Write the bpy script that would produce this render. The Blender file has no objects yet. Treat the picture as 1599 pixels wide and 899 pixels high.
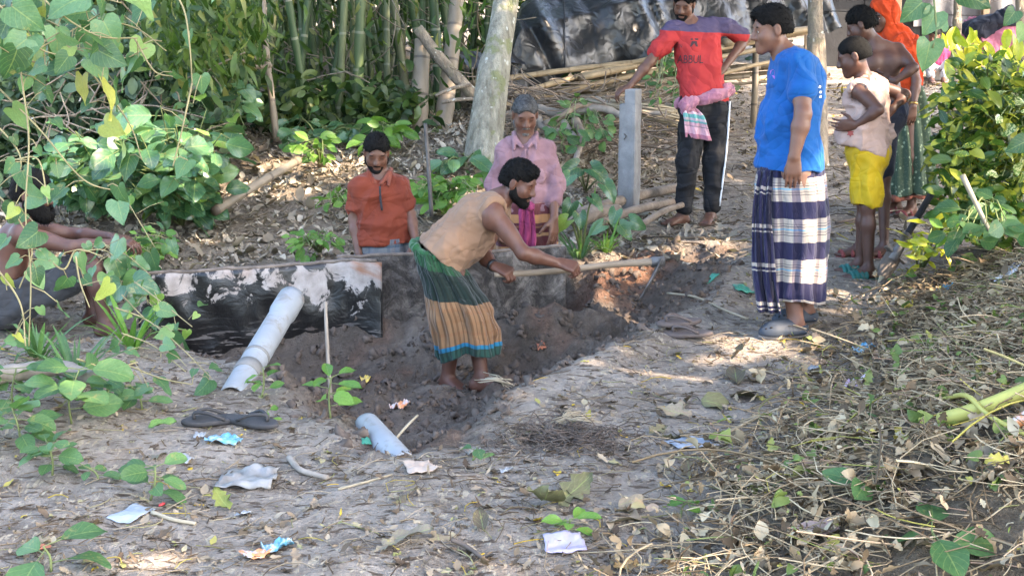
import bpy, math, random
import numpy as np
from mathutils import Vector, Matrix

random.seed(7)
RNG = np.random.default_rng(11)
scene = bpy.context.scene
COL = scene.collection

# ------------------------------------------------------------------ camera
F_PX = 2200.0
TH = math.atan(470 / F_PX)
CAM = np.array([0.0, 0.0, 1.7])
FWD = np.array([0, math.cos(TH), -math.sin(TH)])
UPV = np.array([0, math.sin(TH), math.cos(TH)])
cd = bpy.data.cameras.new("camera")
cd.sensor_width = 36.0
cd.lens = F_PX / 1599 * 36
cd.clip_start = 0.1
cd.clip_end = 400
cam = bpy.data.objects.new("camera", cd)
COL.objects.link(cam)
cam.location = CAM
cam.rotation_euler = (math.pi / 2 - TH, 0, 0)
scene.camera = cam

# ------------------------------------------------------------------ light
SUN_EL = math.radians(43)
SUN_AZ = np.array([0.90, -0.436])           # horizontal direction towards the sun
SUN_AZ = SUN_AZ / np.linalg.norm(SUN_AZ)
SUN = np.array([SUN_AZ[0] * math.cos(SUN_EL), SUN_AZ[1] * math.cos(SUN_EL), math.sin(SUN_EL)])
world = bpy.data.worlds.new("World")
scene.world = world
world.use_nodes = True
wn = world.node_tree.nodes
sky = wn.new("ShaderNodeTexSky")
sky.sky_type = 'NISHITA'
sky.sun_disc = False
sky.sun_elevation = SUN_EL
sky.sun_rotation = math.atan2(SUN[0], SUN[1])
sky.air_density = 1.0
sky.dust_density = 3.0
sky.ozone_density = 0.6
world.node_tree.links.new(sky.outputs[0], wn["Background"].inputs[0])
wn["Background"].inputs[1].default_value = 0.15
sd = bpy.data.lights.new("sun", 'SUN')
sd.energy = 2.6
sd.angle = math.radians(0.5)
sd.color = (1.0, 0.80, 0.60)
sun = bpy.data.objects.new("sun", sd)
COL.objects.link(sun)
sun.rotation_euler = Vector(SUN).to_track_quat('Z', 'Y').to_euler()
sun.location = (12, -6, 14)

scene.view_settings.view_transform = 'Standard'
scene.view_settings.look = 'None'
scene.view_settings.exposure = 3.35
scene.view_settings.gamma = 1.0
scene.view_settings.use_curve_mapping = False
scene.render.engine = 'CYCLES'
scene.cycles.use_denoising = True
scene.cycles.max_bounces = 6
scene.cycles.diffuse_bounces = 3
scene.cycles.glossy_bounces = 2
scene.cycles.transmission_bounces = 4
scene.cycles.transparent_max_bounces = 4

# ------------------------------------------------------------------ maths
def nrm(v):
    v = np.asarray(v, float)
    return v / (np.linalg.norm(v) + 1e-12)

def P(px, py, d):
    """world point seen at photograph pixel px,py at depth d metres"""
    return CAM + d * (FWD + np.array([(px - 799.5) / F_PX, 0, 0]) - (py - 449.5) / F_PX * UPV)

def sstep(a, b, x):
    t = np.clip((x - a) / (b - a), 0, 1)
    return t * t * (3 - 2 * t)

def _hash(ix, iy, iz, seed):
    h = (ix * 374761393 + iy * 668265263 + iz * 2147483647 + seed * 974711) & 0xFFFFFFFF
    h = ((h ^ (h >> 13)) * 1274126177) & 0xFFFFFFFF
    return ((h ^ (h >> 16)) & 0xFFFF) / 65535.0

def vnoise(p, seed=0):
    p = np.asarray(p, float)
    i = np.floor(p).astype(np.int64)
    f = p - i
    f = f * f * (3 - 2 * f)
    r = 0
    for dx in (0, 1):
        wx = f[..., 0] if dx else 1 - f[..., 0]
        for dy in (0, 1):
            wy = f[..., 1] if dy else 1 - f[..., 1]
            for dz in (0, 1):
                wz = f[..., 2] if dz else 1 - f[..., 2]
                r = r + wx * wy * wz * _hash(i[..., 0] + dx, i[..., 1] + dy, i[..., 2] + dz, seed)
    return r * 2 - 1

def fbm(p, oct=3, seed=0):
    r, a, s = 0, 1.0, 1.0
    for o in range(oct):
        r = r + a * vnoise(np.asarray(p) * s + o * 17.3, seed + o)
        a *= 0.5
        s *= 2.03
    return r

def sd_poly(x, y, poly):
    """signed distance to a polygon, negative inside (vectorised)"""
    poly = np.array(poly, float)
    d = np.full(x.shape, 1e9)
    ins = np.zeros(x.shape, bool)
    n = len(poly)
    for k in range(n):
        a, b = poly[k], poly[(k + 1) % n]
        e = b - a
        wx, wy = x - a[0], y - a[1]
        t = np.clip((wx * e[0] + wy * e[1]) / (e @ e), 0, 1)
        d = np.minimum(d, np.hypot(wx - e[0] * t, wy - e[1] * t))
        c = ((a[1] > y) != (b[1] > y)) & (x < (b[0] - a[0]) * (y - a[1]) / (b[1] - a[1] + 1e-12) + a[0])
        ins ^= c
    return np.where(ins, -d, d)

# ------------------------------------------------------------------ terrain height
PIT = [(-2.05, 7.66), (-1.95, 7.0), (-1.45, 6.6), (-1.05, 6.2), (-.8, 5.65), (-.47, 5.08), (-.2, 5.2), (-.02, 5.95), (.48, 6.65),
       (.95, 7.4), (1.45, 9.1), (.95, 9.15), (.5, 8.5), (.4, 7.7)]
BACKPIT = [(-1.75, 7.6), (.42, 7.7), (.5, 8.35), (.1, 8.75), (-1.0, 8.75), (-1.9, 8.3)]
HEAPLINE = [(.35, 3.4), (.62, 4.45), (1.22, 5.5), (1.65, 6.5), (2.35, 8.1), (2.7, 9.0), (9, 10.5), (9, 3.0), (2, 2.0)]

def pit_mask(x, y):
    m1 = sstep(.14, -.42 - .18 * sstep(.1, .8, x), sd_poly(x, y, PIT))
    return m1

def dug_mask(x, y):
    return sstep(.16, -.06, sd_poly(x, y, PIT) + .06 * fbm(np.stack([x * 4, y * 4, 0 * x], -1), 2, 5))

def zg(x, y, detail=True):
    x = np.asarray(x, float)
    y = np.asarray(y, float)
    z = np.zeros(np.broadcast(x, y).shape)
    # leaf covered bank rising behind the pit, and the gentle rise of the yard
    left = sstep(1.4, -.6, x)
    z = z + left * (.42 * sstep(8.6, 12.5, y) + .35 * sstep(13, 22, y)) + (1 - left) * .75 * sstep(10.5, 24, y)
    z = z + .9 * sstep(24, 60, y)
    # ledge with creepers on the left
    z = z - .17 * np.exp(-(((x + 2.45) / .75) ** 2 + ((y - 7.5) / .7) ** 2))
    z = z + .06 * sstep(-1.3, -2.2, x) * sstep(4.6, 5.6, y) * sstep(7.2, 6.4, y) + .07 * np.exp(-(((x - 2.05) / .4) ** 2 + ((y - 8.05) / .5) ** 2))
    # weed heap on the right
    sh = sd_poly(x, y, HEAPLINE)
    z = z + .52 * sstep(.15, -1.35, sh) * sstep(2.2, 4.2, y)
    # pit
    m = pit_mask(x, y)
    floor = -.32 + .26 * sstep(7.4, 8.9, y) + .10 * sstep(5.9, 5.1, y)
    z = z * (1 - m) + floor * m
    m2 = sstep(.06, -.16, sd_poly(x, y, BACKPIT))
    z = z * (1 - m2) + m2 * (-.70 + .10 * sstep(-.6, .1, x))
    # spoil rim on the right of the pit
    q = sd_poly(x, y, PIT)
    z = z + .05 * np.exp(-((q - .16) / .12) ** 2) * sstep(-.2, .5, x)
    if detail:
        p3 = np.stack(np.broadcast_arrays(x, y, 0 * x), -1)
        w = 1 + 2.8 * dug_mask(x, y) + 1.2 * sstep(.1, -.4, sh)
        dm = dug_mask(x, y)
        z = z + dm * (.045 * (.5 - np.abs(fbm(p3 * 5.2, 3, 61))) + .018 * (.5 - np.abs(fbm(p3 * 14, 2, 71))))
        z = z + .028 * fbm(p3 * 1.1, 2, 3) + w * (.012 * fbm(p3 * 4.3, 3, 9) + .006 * fbm(p3 * 15, 2, 21))
    return z

def zg1(x, y):
    return float(zg(np.array([x]), np.array([y]))[0])

def G(px, py, lift=0.0):
    """point of the ground seen at pixel px,py"""
    d = np.concatenate([np.arange(3.0, 14, .03), np.arange(14, 60, .15)])
    pts = CAM[None] + d[:, None] * (FWD + np.array([(px - 799.5) / F_PX, 0, 0]) - (py - 449.5) / F_PX * UPV)[None]
    dz = pts[:, 2] - zg(pts[:, 0], pts[:, 1])
    k = np.argmax(dz < 0)
    if dz[k] >= 0:
        k = len(d) - 1
    p = pts[k].copy()
    p[2] = zg1(p[0], p[1]) + lift
    return p

def depth_of(p):
    return float((np.asarray(p) - CAM) @ FWD)

# ------------------------------------------------------------------ object helpers
def tag(o, label=None, cat=None, group=None, kind=None):
    if label: o["label"] = label
    if cat: o["category"] = cat
    if group: o["group"] = group
    if kind: o["kind"] = kind
    return o

def link(o, parent=None):
    COL.objects.link(o)
    if parent is not None:
        o.parent = parent
    return o

def empty(name, loc):
    o = bpy.data.objects.new(name, None)
    o.empty_display_size = .1
    o.location = loc
    return link(o)

def np_mesh(name, v, f, mat=None, uv=None, rnd=None, smooth=True, extra=None):
    """v (N,3), f (M,3|4) arrays; uv per vertex; rnd per vertex float"""
    v = np.ascontiguousarray(v, dtype=np.float32)
    f = np.ascontiguousarray(f, dtype=np.int32)
    me = bpy.data.meshes.new(name)
    me.vertices.add(len(v))
    me.vertices.foreach_set("co", v.ravel())
    k = f.shape[1]
    me.loops.add(f.size)
    me.loops.foreach_set("vertex_index", f.ravel())
    me.polygons.add(len(f))
    me.polygons.foreach_set("loop_start", np.arange(0, f.size, k, dtype=np.int32))
    if uv is not None:
        l = me.uv_layers.new(name="UVMap")
        l.data.foreach_set("uv", np.ascontiguousarray(np.asarray(uv, np.float32)[f.ravel()]).ravel())
    for nm, arr in ([("rnd", rnd)] if rnd is not None else []) + list((extra or {}).items()):
        a = me.attributes.new(nm, 'FLOAT', 'POINT')
        a.data.foreach_set("value", np.ascontiguousarray(arr, dtype=np.float32))
    me.polygons.foreach_set("use_smooth", np.full(len(f), smooth))
    me.update()
    if mat is not None:
        me.materials.append(mat)
    return me

def obj(name, me, parent=None, loc=None):
    o = bpy.data.objects.new(name, me)
    link(o, parent)
    if loc is not None:
        o.location = loc
    return o

class Soup:
    """collects vertices and triangles of many pieces"""
    def __init__(s):
        s.v, s.f, s.uv, s.r, s.n = [], [], [], [], 0
    def add(s, v, f, uv=None, r=0.0):
        v = np.asarray(v, float); f = np.asarray(f, int)
        if f.shape[1] == 4:
            f = np.concatenate([f[:, [0, 1, 2]], f[:, [0, 2, 3]]])
        s.v.append(v); s.f.append(f + s.n)
        s.uv.append(np.zeros((len(v), 2)) if uv is None else np.asarray(uv, float))
        s.r.append(np.broadcast_to(np.asarray(r, float), (len(v),)))
        s.n += len(v)
    def many(s, tv, tf, tuv, M, pos, r):
        """template (n,3) placed by M (k,3,3), pos (k,3), r (k,)"""
        k, n = len(pos), len(tv)
        v = np.einsum('kij,nj->kni', M, tv) + pos[:, None, :]
        f = tf[None] + (np.arange(k) * n)[:, None, None]
        s.add(v.reshape(-1, 3), f.reshape(-1, 3), np.tile(tuv, (k, 1)), np.repeat(r, n))
    def obj(s, name, mat, parent=None, loc=(0, 0, 0), smooth=True):
        v = np.concatenate(s.v) - np.asarray(loc, float)
        me = np_mesh(name, v, np.concatenate(s.f), mat, np.concatenate(s.uv), np.concatenate(s.r), smooth)
        return obj(name, me, parent, None if parent is not None else loc)

def tube(pts, rad, n=8, cap=True, twist=0.0):
    """tube along points with radius per point -> v, f(tri), uv"""
    pts = np.asarray(pts, float)
    rad = np.broadcast_to(np.asarray(rad, float), (len(pts),))
    t = np.gradient(pts, axis=0)
    t = t / (np.linalg.norm(t, axis=1, keepdims=True) + 1e-9)
    ref = np.array([0, 0, 1.0]) if abs(t[0][2]) < .9 else np.array([1.0, 0, 0])
    a = nrm(np.cross(t[0], ref))
    V, UV = [], []
    L = np.concatenate([[0], np.cumsum(np.linalg.norm(np.diff(pts, axis=0), axis=1))])
    ang = np.linspace(0, 2 * math.pi, n, endpoint=False)
    for i in range(len(pts)):
        a = a - t[i] * (a @ t[i]); a = nrm(a)
        b = np.cross(t[i], a)
        V.append(pts[i] + rad[i] * (np.cos(ang + twist * i)[:, None] * a + np.sin(ang + twist * i)[:, None] * b))
        UV.append(np.stack([ang / (2 * math.pi), np.full(n, L[i])], -1))
    V = np.concatenate(V); UV = np.concatenate(UV)
    f = []
    for i in range(len(pts) - 1):
        for j in range(n):
            q = [i * n + j, i * n + (j + 1) % n, (i + 1) * n + (j + 1) % n, (i + 1) * n + j]
            f += [[q[0], q[1], q[2]], [q[0], q[2], q[3]]]
    if cap:
        m = len(pts)
        V = np.concatenate([V, pts[:1], pts[-1:]]); UV = np.concatenate([UV, [[0, 0]], [[0, L[-1]]]])
        for j in range(n):
            f.append([m * n, (j + 1) % n, j])
            f.append([m * n + 1, (m - 1) * n + j, (m - 1) * n + (j + 1) % n])
    return V, np.array(f), UV

def curve_pts(ctrl, n):
    """Catmull-Rom through control points"""
    c = np.asarray(ctrl, float)
    c = np.concatenate([[2 * c[0] - c[1]], c, [2 * c[-1] - c[-2]]])
    out = []
    m = len(c) - 3
    for t in np.linspace(0, m - 1e-6, n):
        i = int(t); u = t - i
        p0, p1, p2, p3 = c[i:i + 4]
        out.append(.5 * (2 * p1 + (p2 - p0) * u + (2 * p0 - 5 * p1 + 4 * p2 - p3) * u * u + (3 * p1 - p0 - 3 * p2 + p3) * u ** 3))
    return np.array(out)

def tube_obj(name, pts, rad, mat, parent=None, n=8, rnd=0.0, base=None):
    v, f, uv = tube(pts, rad, n)
    if parent is None:
        base = np.asarray(pts[0]) if base is None else base
        me = np_mesh(name, v - base, f, mat, uv, np.full(len(v), rnd))
        return obj(name, me, None, base)
    return obj(name, np_mesh(name, v - np.array(parent.location), f, mat, uv, np.full(len(v), rnd)), parent)

def box_np(c, h, R=None):
    """box centre c, half sizes h, 3x3 rotation -> v, quads"""
    s = np.array([[x, y, z] for x in (-1, 1) for y in (-1, 1) for z in (-1, 1)], float) * np.asarray(h, float)
    if R is not None:
        s = s @ np.asarray(R, float).T
    f = np.array([[0, 1, 3, 2], [4, 6, 7, 5], [0, 4, 5, 1], [2, 3, 7, 6], [0, 2, 6, 4], [1, 5, 7, 3]])
    return s + np.asarray(c, float), f

def frame(d, up):
    """3x3 with columns side, dir, normal"""
    d = nrm(d); up = np.asarray(up, float)
    s = np.cross(d, up)
    if np.linalg.norm(s) < 1e-4:
        s = np.cross(d, [1, .3, .2])
    s = nrm(s)
    return np.stack([s, d, np.cross(s, d)], -1)

# ------------------------------------------------------------------ materials
def newmat(name):
    m = bpy.data.materials.new(name)
    m.use_nodes = True
    nt = m.node_tree
    return m, nt, nt.nodes["Principled BSDF"], nt.nodes["Material Output"]

def ramp(nt, fac, stops, interp='LINEAR'):
    r = nt.nodes.new("ShaderNodeValToRGB")
    r.color_ramp.interpolation = interp
    e = r.color_ramp.elements
    while len(e) < len(stops):
        e.new(0.5)
    for k, (p, c) in enumerate(stops):
        e[k].position = p
        e[k].color = (c[0], c[1], c[2], 1)
    if fac is not None:
        nt.links.new(fac, r.inputs[0])
    return r.outputs[0]

def noise(nt, scale, detail=4, coord=None, rough=.6, dist=0.0):
    n = nt.nodes.new("ShaderNodeTexNoise")
    n.inputs["Scale"].default_value = scale
    n.inputs["Detail"].default_value = detail
    n.inputs["Roughness"].default_value = rough
    n.inputs["Distortion"].default_value = dist
    if coord is not None:
        nt.links.new(coord, n.inputs["Vector"])
    return n.outputs["Fac"]

def coords(nt, which="Object", scale=None):
    t = nt.nodes.new("ShaderNodeTexCoord").outputs[which]
    if scale is not None:
        mp = nt.nodes.new("ShaderNodeMapping")
        mp.inputs["Scale"].default_value = scale
        nt.links.new(t, mp.inputs["Vector"])
        t = mp.outputs[0]
    return t

def mixc(nt, fac, a, b, mode='MIX'):
    m = nt.nodes.new("ShaderNodeMix")
    m.data_type = 'RGBA'
    m.blend_type = mode
    for s, val in ((0, fac), (6, a), (7, b)):
        if hasattr(val, "links") or hasattr(val, "is_linked"):
            nt.links.new(val, m.inputs[s])
        elif s == 0:
            m.inputs[0].default_value = val
        else:
            m.inputs[s].default_value = (*val[:3], 1)
    return m.outputs[2]

def mth(nt, op, a, b=None, clamp=False):
    m = nt.nodes.new("ShaderNodeMath")
    m.operation = op
    m.use_clamp = clamp
    for s, val in ((0, a), (1, b)):
        if val is None: continue
        if hasattr(val, "is_linked"):
            nt.links.new(val, m.inputs[s])
        else:
            m.inputs[s].default_value = val
    return m.outputs[0]

def attr(nt, name):
    a = nt.nodes.new("ShaderNodeAttribute")
    a.attribute_name = name
    return a.outputs["Fac"]

def bump(nt, h, strength, dist, bsdf):
    b = nt.nodes.new("ShaderNodeBump")
    b.inputs["Strength"].default_value = strength
    b.inputs["Distance"].default_value = dist
    nt.links.new(h, b.inputs["Height"])
    nt.links.new(b.outputs[0], bsdf.inputs["Normal"])

def simple(name, c1, c2=None, rough=.7, scale=6.0, detail=5, bmp=.3, bdist=.01, bscale=None, spec=.3, stretch=None, metal=0.0):
    m, nt, b, out = newmat(name)
    co = coords(nt, "Object", stretch)
    c2 = c2 or tuple(x * .7 for x in c1)
    n = noise(nt, scale, detail, co)
    nt.links.new(ramp(nt, n, [(.3, c2), (.7, c1)]), b.inputs["Base Color"])
    b.inputs["Roughness"].default_value = rough
    b.inputs["Specular IOR Level"].default_value = spec
    b.inputs["Metallic"].default_value = metal
    if bmp:
        bump(nt, noise(nt, bscale or scale * 4, 4, co), bmp, bdist, b)
    return m

def leafmat(name, stops, source="object", trans=.35, rough=.45, veins=True, spec=.4, spots=None):
    """stops: colours picked per leaf; source 'object' -> Object Info random, 'rnd' -> attribute"""
    m, nt, b, out = newmat(name)
    if source == "object":
        r = nt.nodes.new("ShaderNodeObjectInfo").outputs["Random"]
    else:
        r = attr(nt, "rnd")
    col = ramp(nt, r, stops)
    if veins:
        uv = nt.nodes.new("ShaderNodeUVMap").outputs[0]
        sp = nt.nodes.new("ShaderNodeSeparateXYZ")
        nt.links.new(uv, sp.inputs[0])
        au = mth(nt, 'ABSOLUTE', mth(nt, 'SUBTRACT', sp.outputs[0], .5))
        mid = mth(nt, 'LESS_THAN', au, .022)
        # side veins run outwards and forwards
        w = mth(nt, 'FRACT', mth(nt, 'MULTIPLY', mth(nt, 'SUBTRACT', sp.outputs[1], mth(nt, 'MULTIPLY', au, .7)), 6.0))
        sv = mth(nt, 'LESS_THAN', mth(nt, 'ABSOLUTE', mth(nt, 'SUBTRACT', w, .5)), .06)
        v = mth(nt, 'MULTIPLY', mth(nt, 'MAXIMUM', mid, mth(nt, 'MULTIPLY', sv, .5)), .45)
        col = mixc(nt, v, col, (.30, .38, .12))
    nn = noise(nt, 14, 3, coords(nt, "Object"))
    col = mixc(nt, .5, col, ramp(nt, nn, [(.3, (.45, .5, .42)), (.7, (1, 1, 1))]), 'MULTIPLY')
    if source == 'object' and veins:
        # yellowed and browned patches that differ from leaf to leaf
        off = nt.nodes.new('ShaderNodeVectorMath'); off.operation = 'ADD'
        nt.links.new(coords(nt, 'Object'), off.inputs[0])
        sc_ = nt.nodes.new('ShaderNodeVectorMath'); sc_.operation = 'SCALE'; sc_.inputs[0].default_value = (37, 19, 53)
        nt.links.new(nt.nodes.new('ShaderNodeObjectInfo').outputs['Random'], sc_.inputs['Scale'])
        nt.links.new(sc_.outputs[0], off.inputs[1])
        dm = noise(nt, 2.6, 4, off.outputs[0], .7)
        col = mixc(nt, ramp(nt, dm, [(.60, (0, 0, 0)), (.70, (.7, .7, .7))]), col, (.30, .26, .09))
        col = mixc(nt, ramp(nt, dm, [(.72, (0, 0, 0)), (.75, (.9, .9, .9))]), col, (.13, .08, .04))
    if spots:
        sn = noise(nt, spots[0], 2, coords(nt, "Object"))
        col = mixc(nt, ramp(nt, sn, [(spots[1] - .03, (0, 0, 0)), (spots[1] + .03, (1, 1, 1))]), col, spots[2])
    nt.links.new(col, b.inputs["Base Color"])
    b.inputs["Roughness"].default_value = rough
    b.inputs["Specular IOR Level"].default_value = spec
    if trans:
        tr = nt.nodes.new("ShaderNodeBsdfTranslucent")
        nt.links.new(mixc(nt, 1.0, col, (1.0, 1.1, .55), 'MULTIPLY'), tr.inputs[0])
        mx = nt.nodes.new("ShaderNodeMixShader")
        mx.inputs[0].default_value = trans
        nt.links.new(b.outputs[0], mx.inputs[1])
        nt.links.new(tr.outputs[0], mx.inputs[2])
        nt.links.new(mx.outputs[0], out.inputs[0])
    return m

# ------------------------------------------------------------------ leaf templates
LEAF_ROWS = {
    # rows of (midrib position, edge position, half width) as fractions of the length
    "heart": [(0, -.16, .20), (.03, -.12, .38), (.14, .04, .47), (.32, .26, .45), (.52, .5, .34), (.72, .72, .21), (.88, .89, .09), (1, 1, 0)],
    "oval": [(0, 0, .02), (.12, .14, .16), (.3, .33, .25), (.5, .54, .27), (.7, .75, .2), (.87, .9, .1), (1, 1, 0)],
    "lance": [(0, 0, .015), (.15, .16, .07), (.4, .42, .1), (.7, .72, .075), (1, 1, 0)],
    "broad": [(0, 0, .03), (.1, .1, .18), (.28, .3, .31), (.5, .53, .33), (.7, .74, .24), (.86, .89, .12), (1, 1, 0)],
    "arrow": [(0, -.28, .22), (.04, -.2, .36), (.14, .02, .42), (.34, .3, .38), (.56, .54, .28), (.78, .78, .15), (1, 1, 0)],
    "jag": [(0, 0, .02), (.1, .06, .2), (.22, .28, .13), (.34, .34, .32), (.48, .55, .17), (.6, .62, .27), (.75, .8, .12), (.86, .86, .14), (1, 1, 0)],
    "strip": [(0, 0, .03), (.35, .35, .035), (.7, .7, .028), (1, 1, 0)],
}

def leaf_np(kind, curl=.3, fold=.25, wave=.04, seed=0, wscale=1.0, cross=2):
    """leaf of unit length along +y, normal +z -> v, f, uv"""
    r = np.random.default_rng(seed)
    rows = LEAF_ROWS[kind]
    V, UV = [], []
    fr = np.linspace(-1, 1, 2 * cross + 1)
    ph = r.uniform(0, 6.28)
    for a, e, w in rows:
        for s in fr:
            yy = a + (e - a) * abs(s)
            xx = s * w * wscale
            V.append([xx, yy, abs(xx) * fold + wave * math.sin(9 * yy + ph + 2 * s) * abs(s)])
            UV.append([.5 + s * .5, yy])
    V = np.array(V)
    # bend along the length
    th = curl * V[:, 1]
    y0 = np.where(abs(curl) < 1e-3, V[:, 1], np.sin(th) / (curl + 1e-9))
    z0 = -(1 - np.cos(th)) / (curl + 1e-9)
    W = np.stack([V[:, 0], y0 + V[:, 2] * np.sin(th), z0 + V[:, 2] * np.cos(th)], -1)
    n = len(fr)
    f = []
    for i in range(len(rows) - 1):
        for j in range(n - 1):
            q = [i * n + j, i * n + j + 1, (i + 1) * n + j + 1, (i + 1) * n + j]
            f += [[q[0], q[1], q[2]], [q[0], q[2], q[3]]]
    return W, np.array(f), np.array(UV)

_leafcache = {}
def leaf_meshes(kind, mat, n=5, curl=(.1, .9), fold=(.05, .4), wave=.04, wscale=1.0):
    key = (kind, mat.name, wscale, curl, fold)
    if key not in _leafcache:
        L = []
        for k in range(n):
            t = k / max(1, n - 1)
            v, f, uv = leaf_np(kind, curl[0] + (curl[1] - curl[0]) * t, fold[0] + (fold[1] - fold[0]) * random.random(), wave, k * 7 + 1, wscale)
            L.append(np_mesh("leaf_" + kind, v, f, mat, uv))
        _leafcache[key] = L
    return _leafcache[key]

def put_leaf(meshes, parent, pos, d, up, size, name="leaf"):
    o = bpy.data.objects.new(name, random.choice(meshes))
    M = frame(d, up) * size
    rel = np.asarray(pos) - np.array(parent.location) if parent is not None else np.asarray(pos)
    m4 = Matrix.Identity(4)
    for i in range(3):
        for j in range(3):
            m4[i][j] = float(M[i, j])
        m4[i][3] = float(rel[i])
    link(o, parent)
    o.matrix_local = m4
    return o

def rand_frames(k, rng, flat=.0):
    """k random frames; flat -> 1 lies flat on the ground"""
    d = rng.normal(size=(k, 3)); d[:, 2] *= (1 - flat)
    up = rng.normal(size=(k, 3)) * (1 - flat) + np.array([0, 0, 1.0]) * flat * 2
    d /= np.linalg.norm(d, axis=1, keepdims=True)
    s = np.cross(d, up); s /= np.linalg.norm(s, axis=1, keepdims=True) + 1e-9
    return np.stack([s, d, np.cross(s, d)], -1)
# ================================================================== SETTING
def axis_vals(lo, f0, f1, hi, step, grow=1.22):
    mid = list(np.arange(f0, f1 + 1e-6, step))
    up, s, v = [], step, f1
    while v < hi:
        s *= grow; v += s; up.append(v)
    dn, s, v = [], step, f0
    while v > lo:
        s *= grow; v -= s; dn.append(v)
    return np.array(dn[::-1] + mid + up)

def build_ground():
    xs = axis_vals(-90, -3.6, 3.4, 90, .028)
    ys = axis_vals(-60, 3.6, 11.5, 120, .030, 1.10)
    X, Y = np.meshgrid(xs, ys)
    Z = zg(X, Y)
    v = np.stack([X, Y, Z], -1).reshape(-1, 3)
    nx, ny = len(xs), len(ys)
    i = np.arange(nx - 1)[None] + (np.arange(ny - 1) * nx)[:, None]
    f = np.stack([i, i + 1, i + 1 + nx, i + nx], -1).reshape(-1, 4)
    dug = dug_mask(X, Y).ravel()
    sdp = sd_poly(X, Y, BACKPIT).ravel()
    dug = np.maximum(dug, sstep(.15, -.1, sdp))
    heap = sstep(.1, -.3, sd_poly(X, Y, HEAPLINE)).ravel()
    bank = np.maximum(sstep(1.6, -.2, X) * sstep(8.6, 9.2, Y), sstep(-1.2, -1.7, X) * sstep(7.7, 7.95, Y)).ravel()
    sunlit_soil = (np.exp(-(((X - .55 - .55 * (Y - 8.2)) / .22) ** 2 + ((Y - 8.35) / .75) ** 2)) * 1.6 + .55 * fbm(np.stack([X * 7, Y * 7, 0 * X], -1), 3, 8) - .25).clip(0, 1).ravel()  # far-bank patch where warm sunlight is painted into the soil colour
    m, nt, b, out = newmat("soil")
    co = coords(nt, "Object")
    n1 = noise(nt, 2.2, 6, co, .65)
    n2 = noise(nt, 26, 5, co, .7)
    n3 = noise(nt, 90, 3, co, .7)
    dry = ramp(nt, n1, [(.28, (.21, .176, .142)), (.5, (.325, .281, .234)), (.72, (.43, .381, .325))])
    dry = mixc(nt, .55, dry, ramp(nt, n2, [(.3, (.45, .42, .40)), (.62, (1, 1, 1))]), 'MULTIPLY')
    # small trodden-in bits of straw and leaf
    st = noise(nt, 40, 2, coords(nt, "Object", (1, .35, 1)))
    dry = mixc(nt, ramp(nt, st, [(.60, (0, 0, 0)), (.64, (1, 1, 1))]), dry, (.42, .36, .27))
    st2 = noise(nt, 33, 2, coords(nt, "Object", (.4, 1, 1)))
    dry = mixc(nt, ramp(nt, st2, [(.585, (0, 0, 0)), (.63, (1, 1, 1))]), dry, (.115, .088, .066))
    n4 = noise(nt, 7, 6, co, .72)
    dry = mixc(nt, .75, dry, ramp(nt, n4, [(.34, (.5, .47, .45)), (.52, (1, 1, 1))]), 'MULTIPLY')
    wet = ramp(nt, n1, [(.3, (.085, .069, .055)), (.55, (.155, .127, .104)), (.75, (.26, .22, .184))])
    wet = mixc(nt, .6, wet, ramp(nt, n2, [(.3, (.45, .42, .40)), (.65, (1, 1, 1))]), 'MULTIPLY')
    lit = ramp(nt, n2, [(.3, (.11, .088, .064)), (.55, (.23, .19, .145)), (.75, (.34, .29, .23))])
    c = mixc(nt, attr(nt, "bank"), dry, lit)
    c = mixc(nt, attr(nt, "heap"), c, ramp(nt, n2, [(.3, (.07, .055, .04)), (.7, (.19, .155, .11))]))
    sunlit_tone = ramp(nt, n2, [(.3, (.10, .055, .036)), (.55, (.22, .118, .076)), (.75, (.33, .185, .125))])  # reddish soil tone with the sun's peach glow painted in
    wet = mixc(nt, attr(nt, "sunlit_soil"), wet, sunlit_tone)
    c = mixc(nt, attr(nt, "dug"), c, wet)
    nt.links.new(c, b.inputs["Base Color"])
    b.inputs["Roughness"].default_value = .95
    b.inputs["Specular IOR Level"].default_value = .15
    h = mth(nt, 'ADD', mth(nt, 'MULTIPLY', n2, 1.0), mth(nt, 'MULTIPLY', n3, .4))
    bump(nt, h, 1.0, .045, b)
    me = np_mesh("ground", v, f, m, extra={"dug": dug, "heap": heap, "bank": bank, "sunlit_soil": sunlit_soil})
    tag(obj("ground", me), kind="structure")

build_ground()

# ------------------------------------------------------------------ trees off to the right, whose crowns shade the yard
M_bark = simple("tree_bark", (.30, .27, .23), (.12, .105, .085), .9, 9, 6, .9, .02, 30, stretch=(1, 1, .25))
M_crown = leafmat("shade_leaf", [(0, (.03, .07, .015)), (.6, (.05, .11, .02)), (1, (.09, .15, .03))], "rnd", .12, veins=False)

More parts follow.
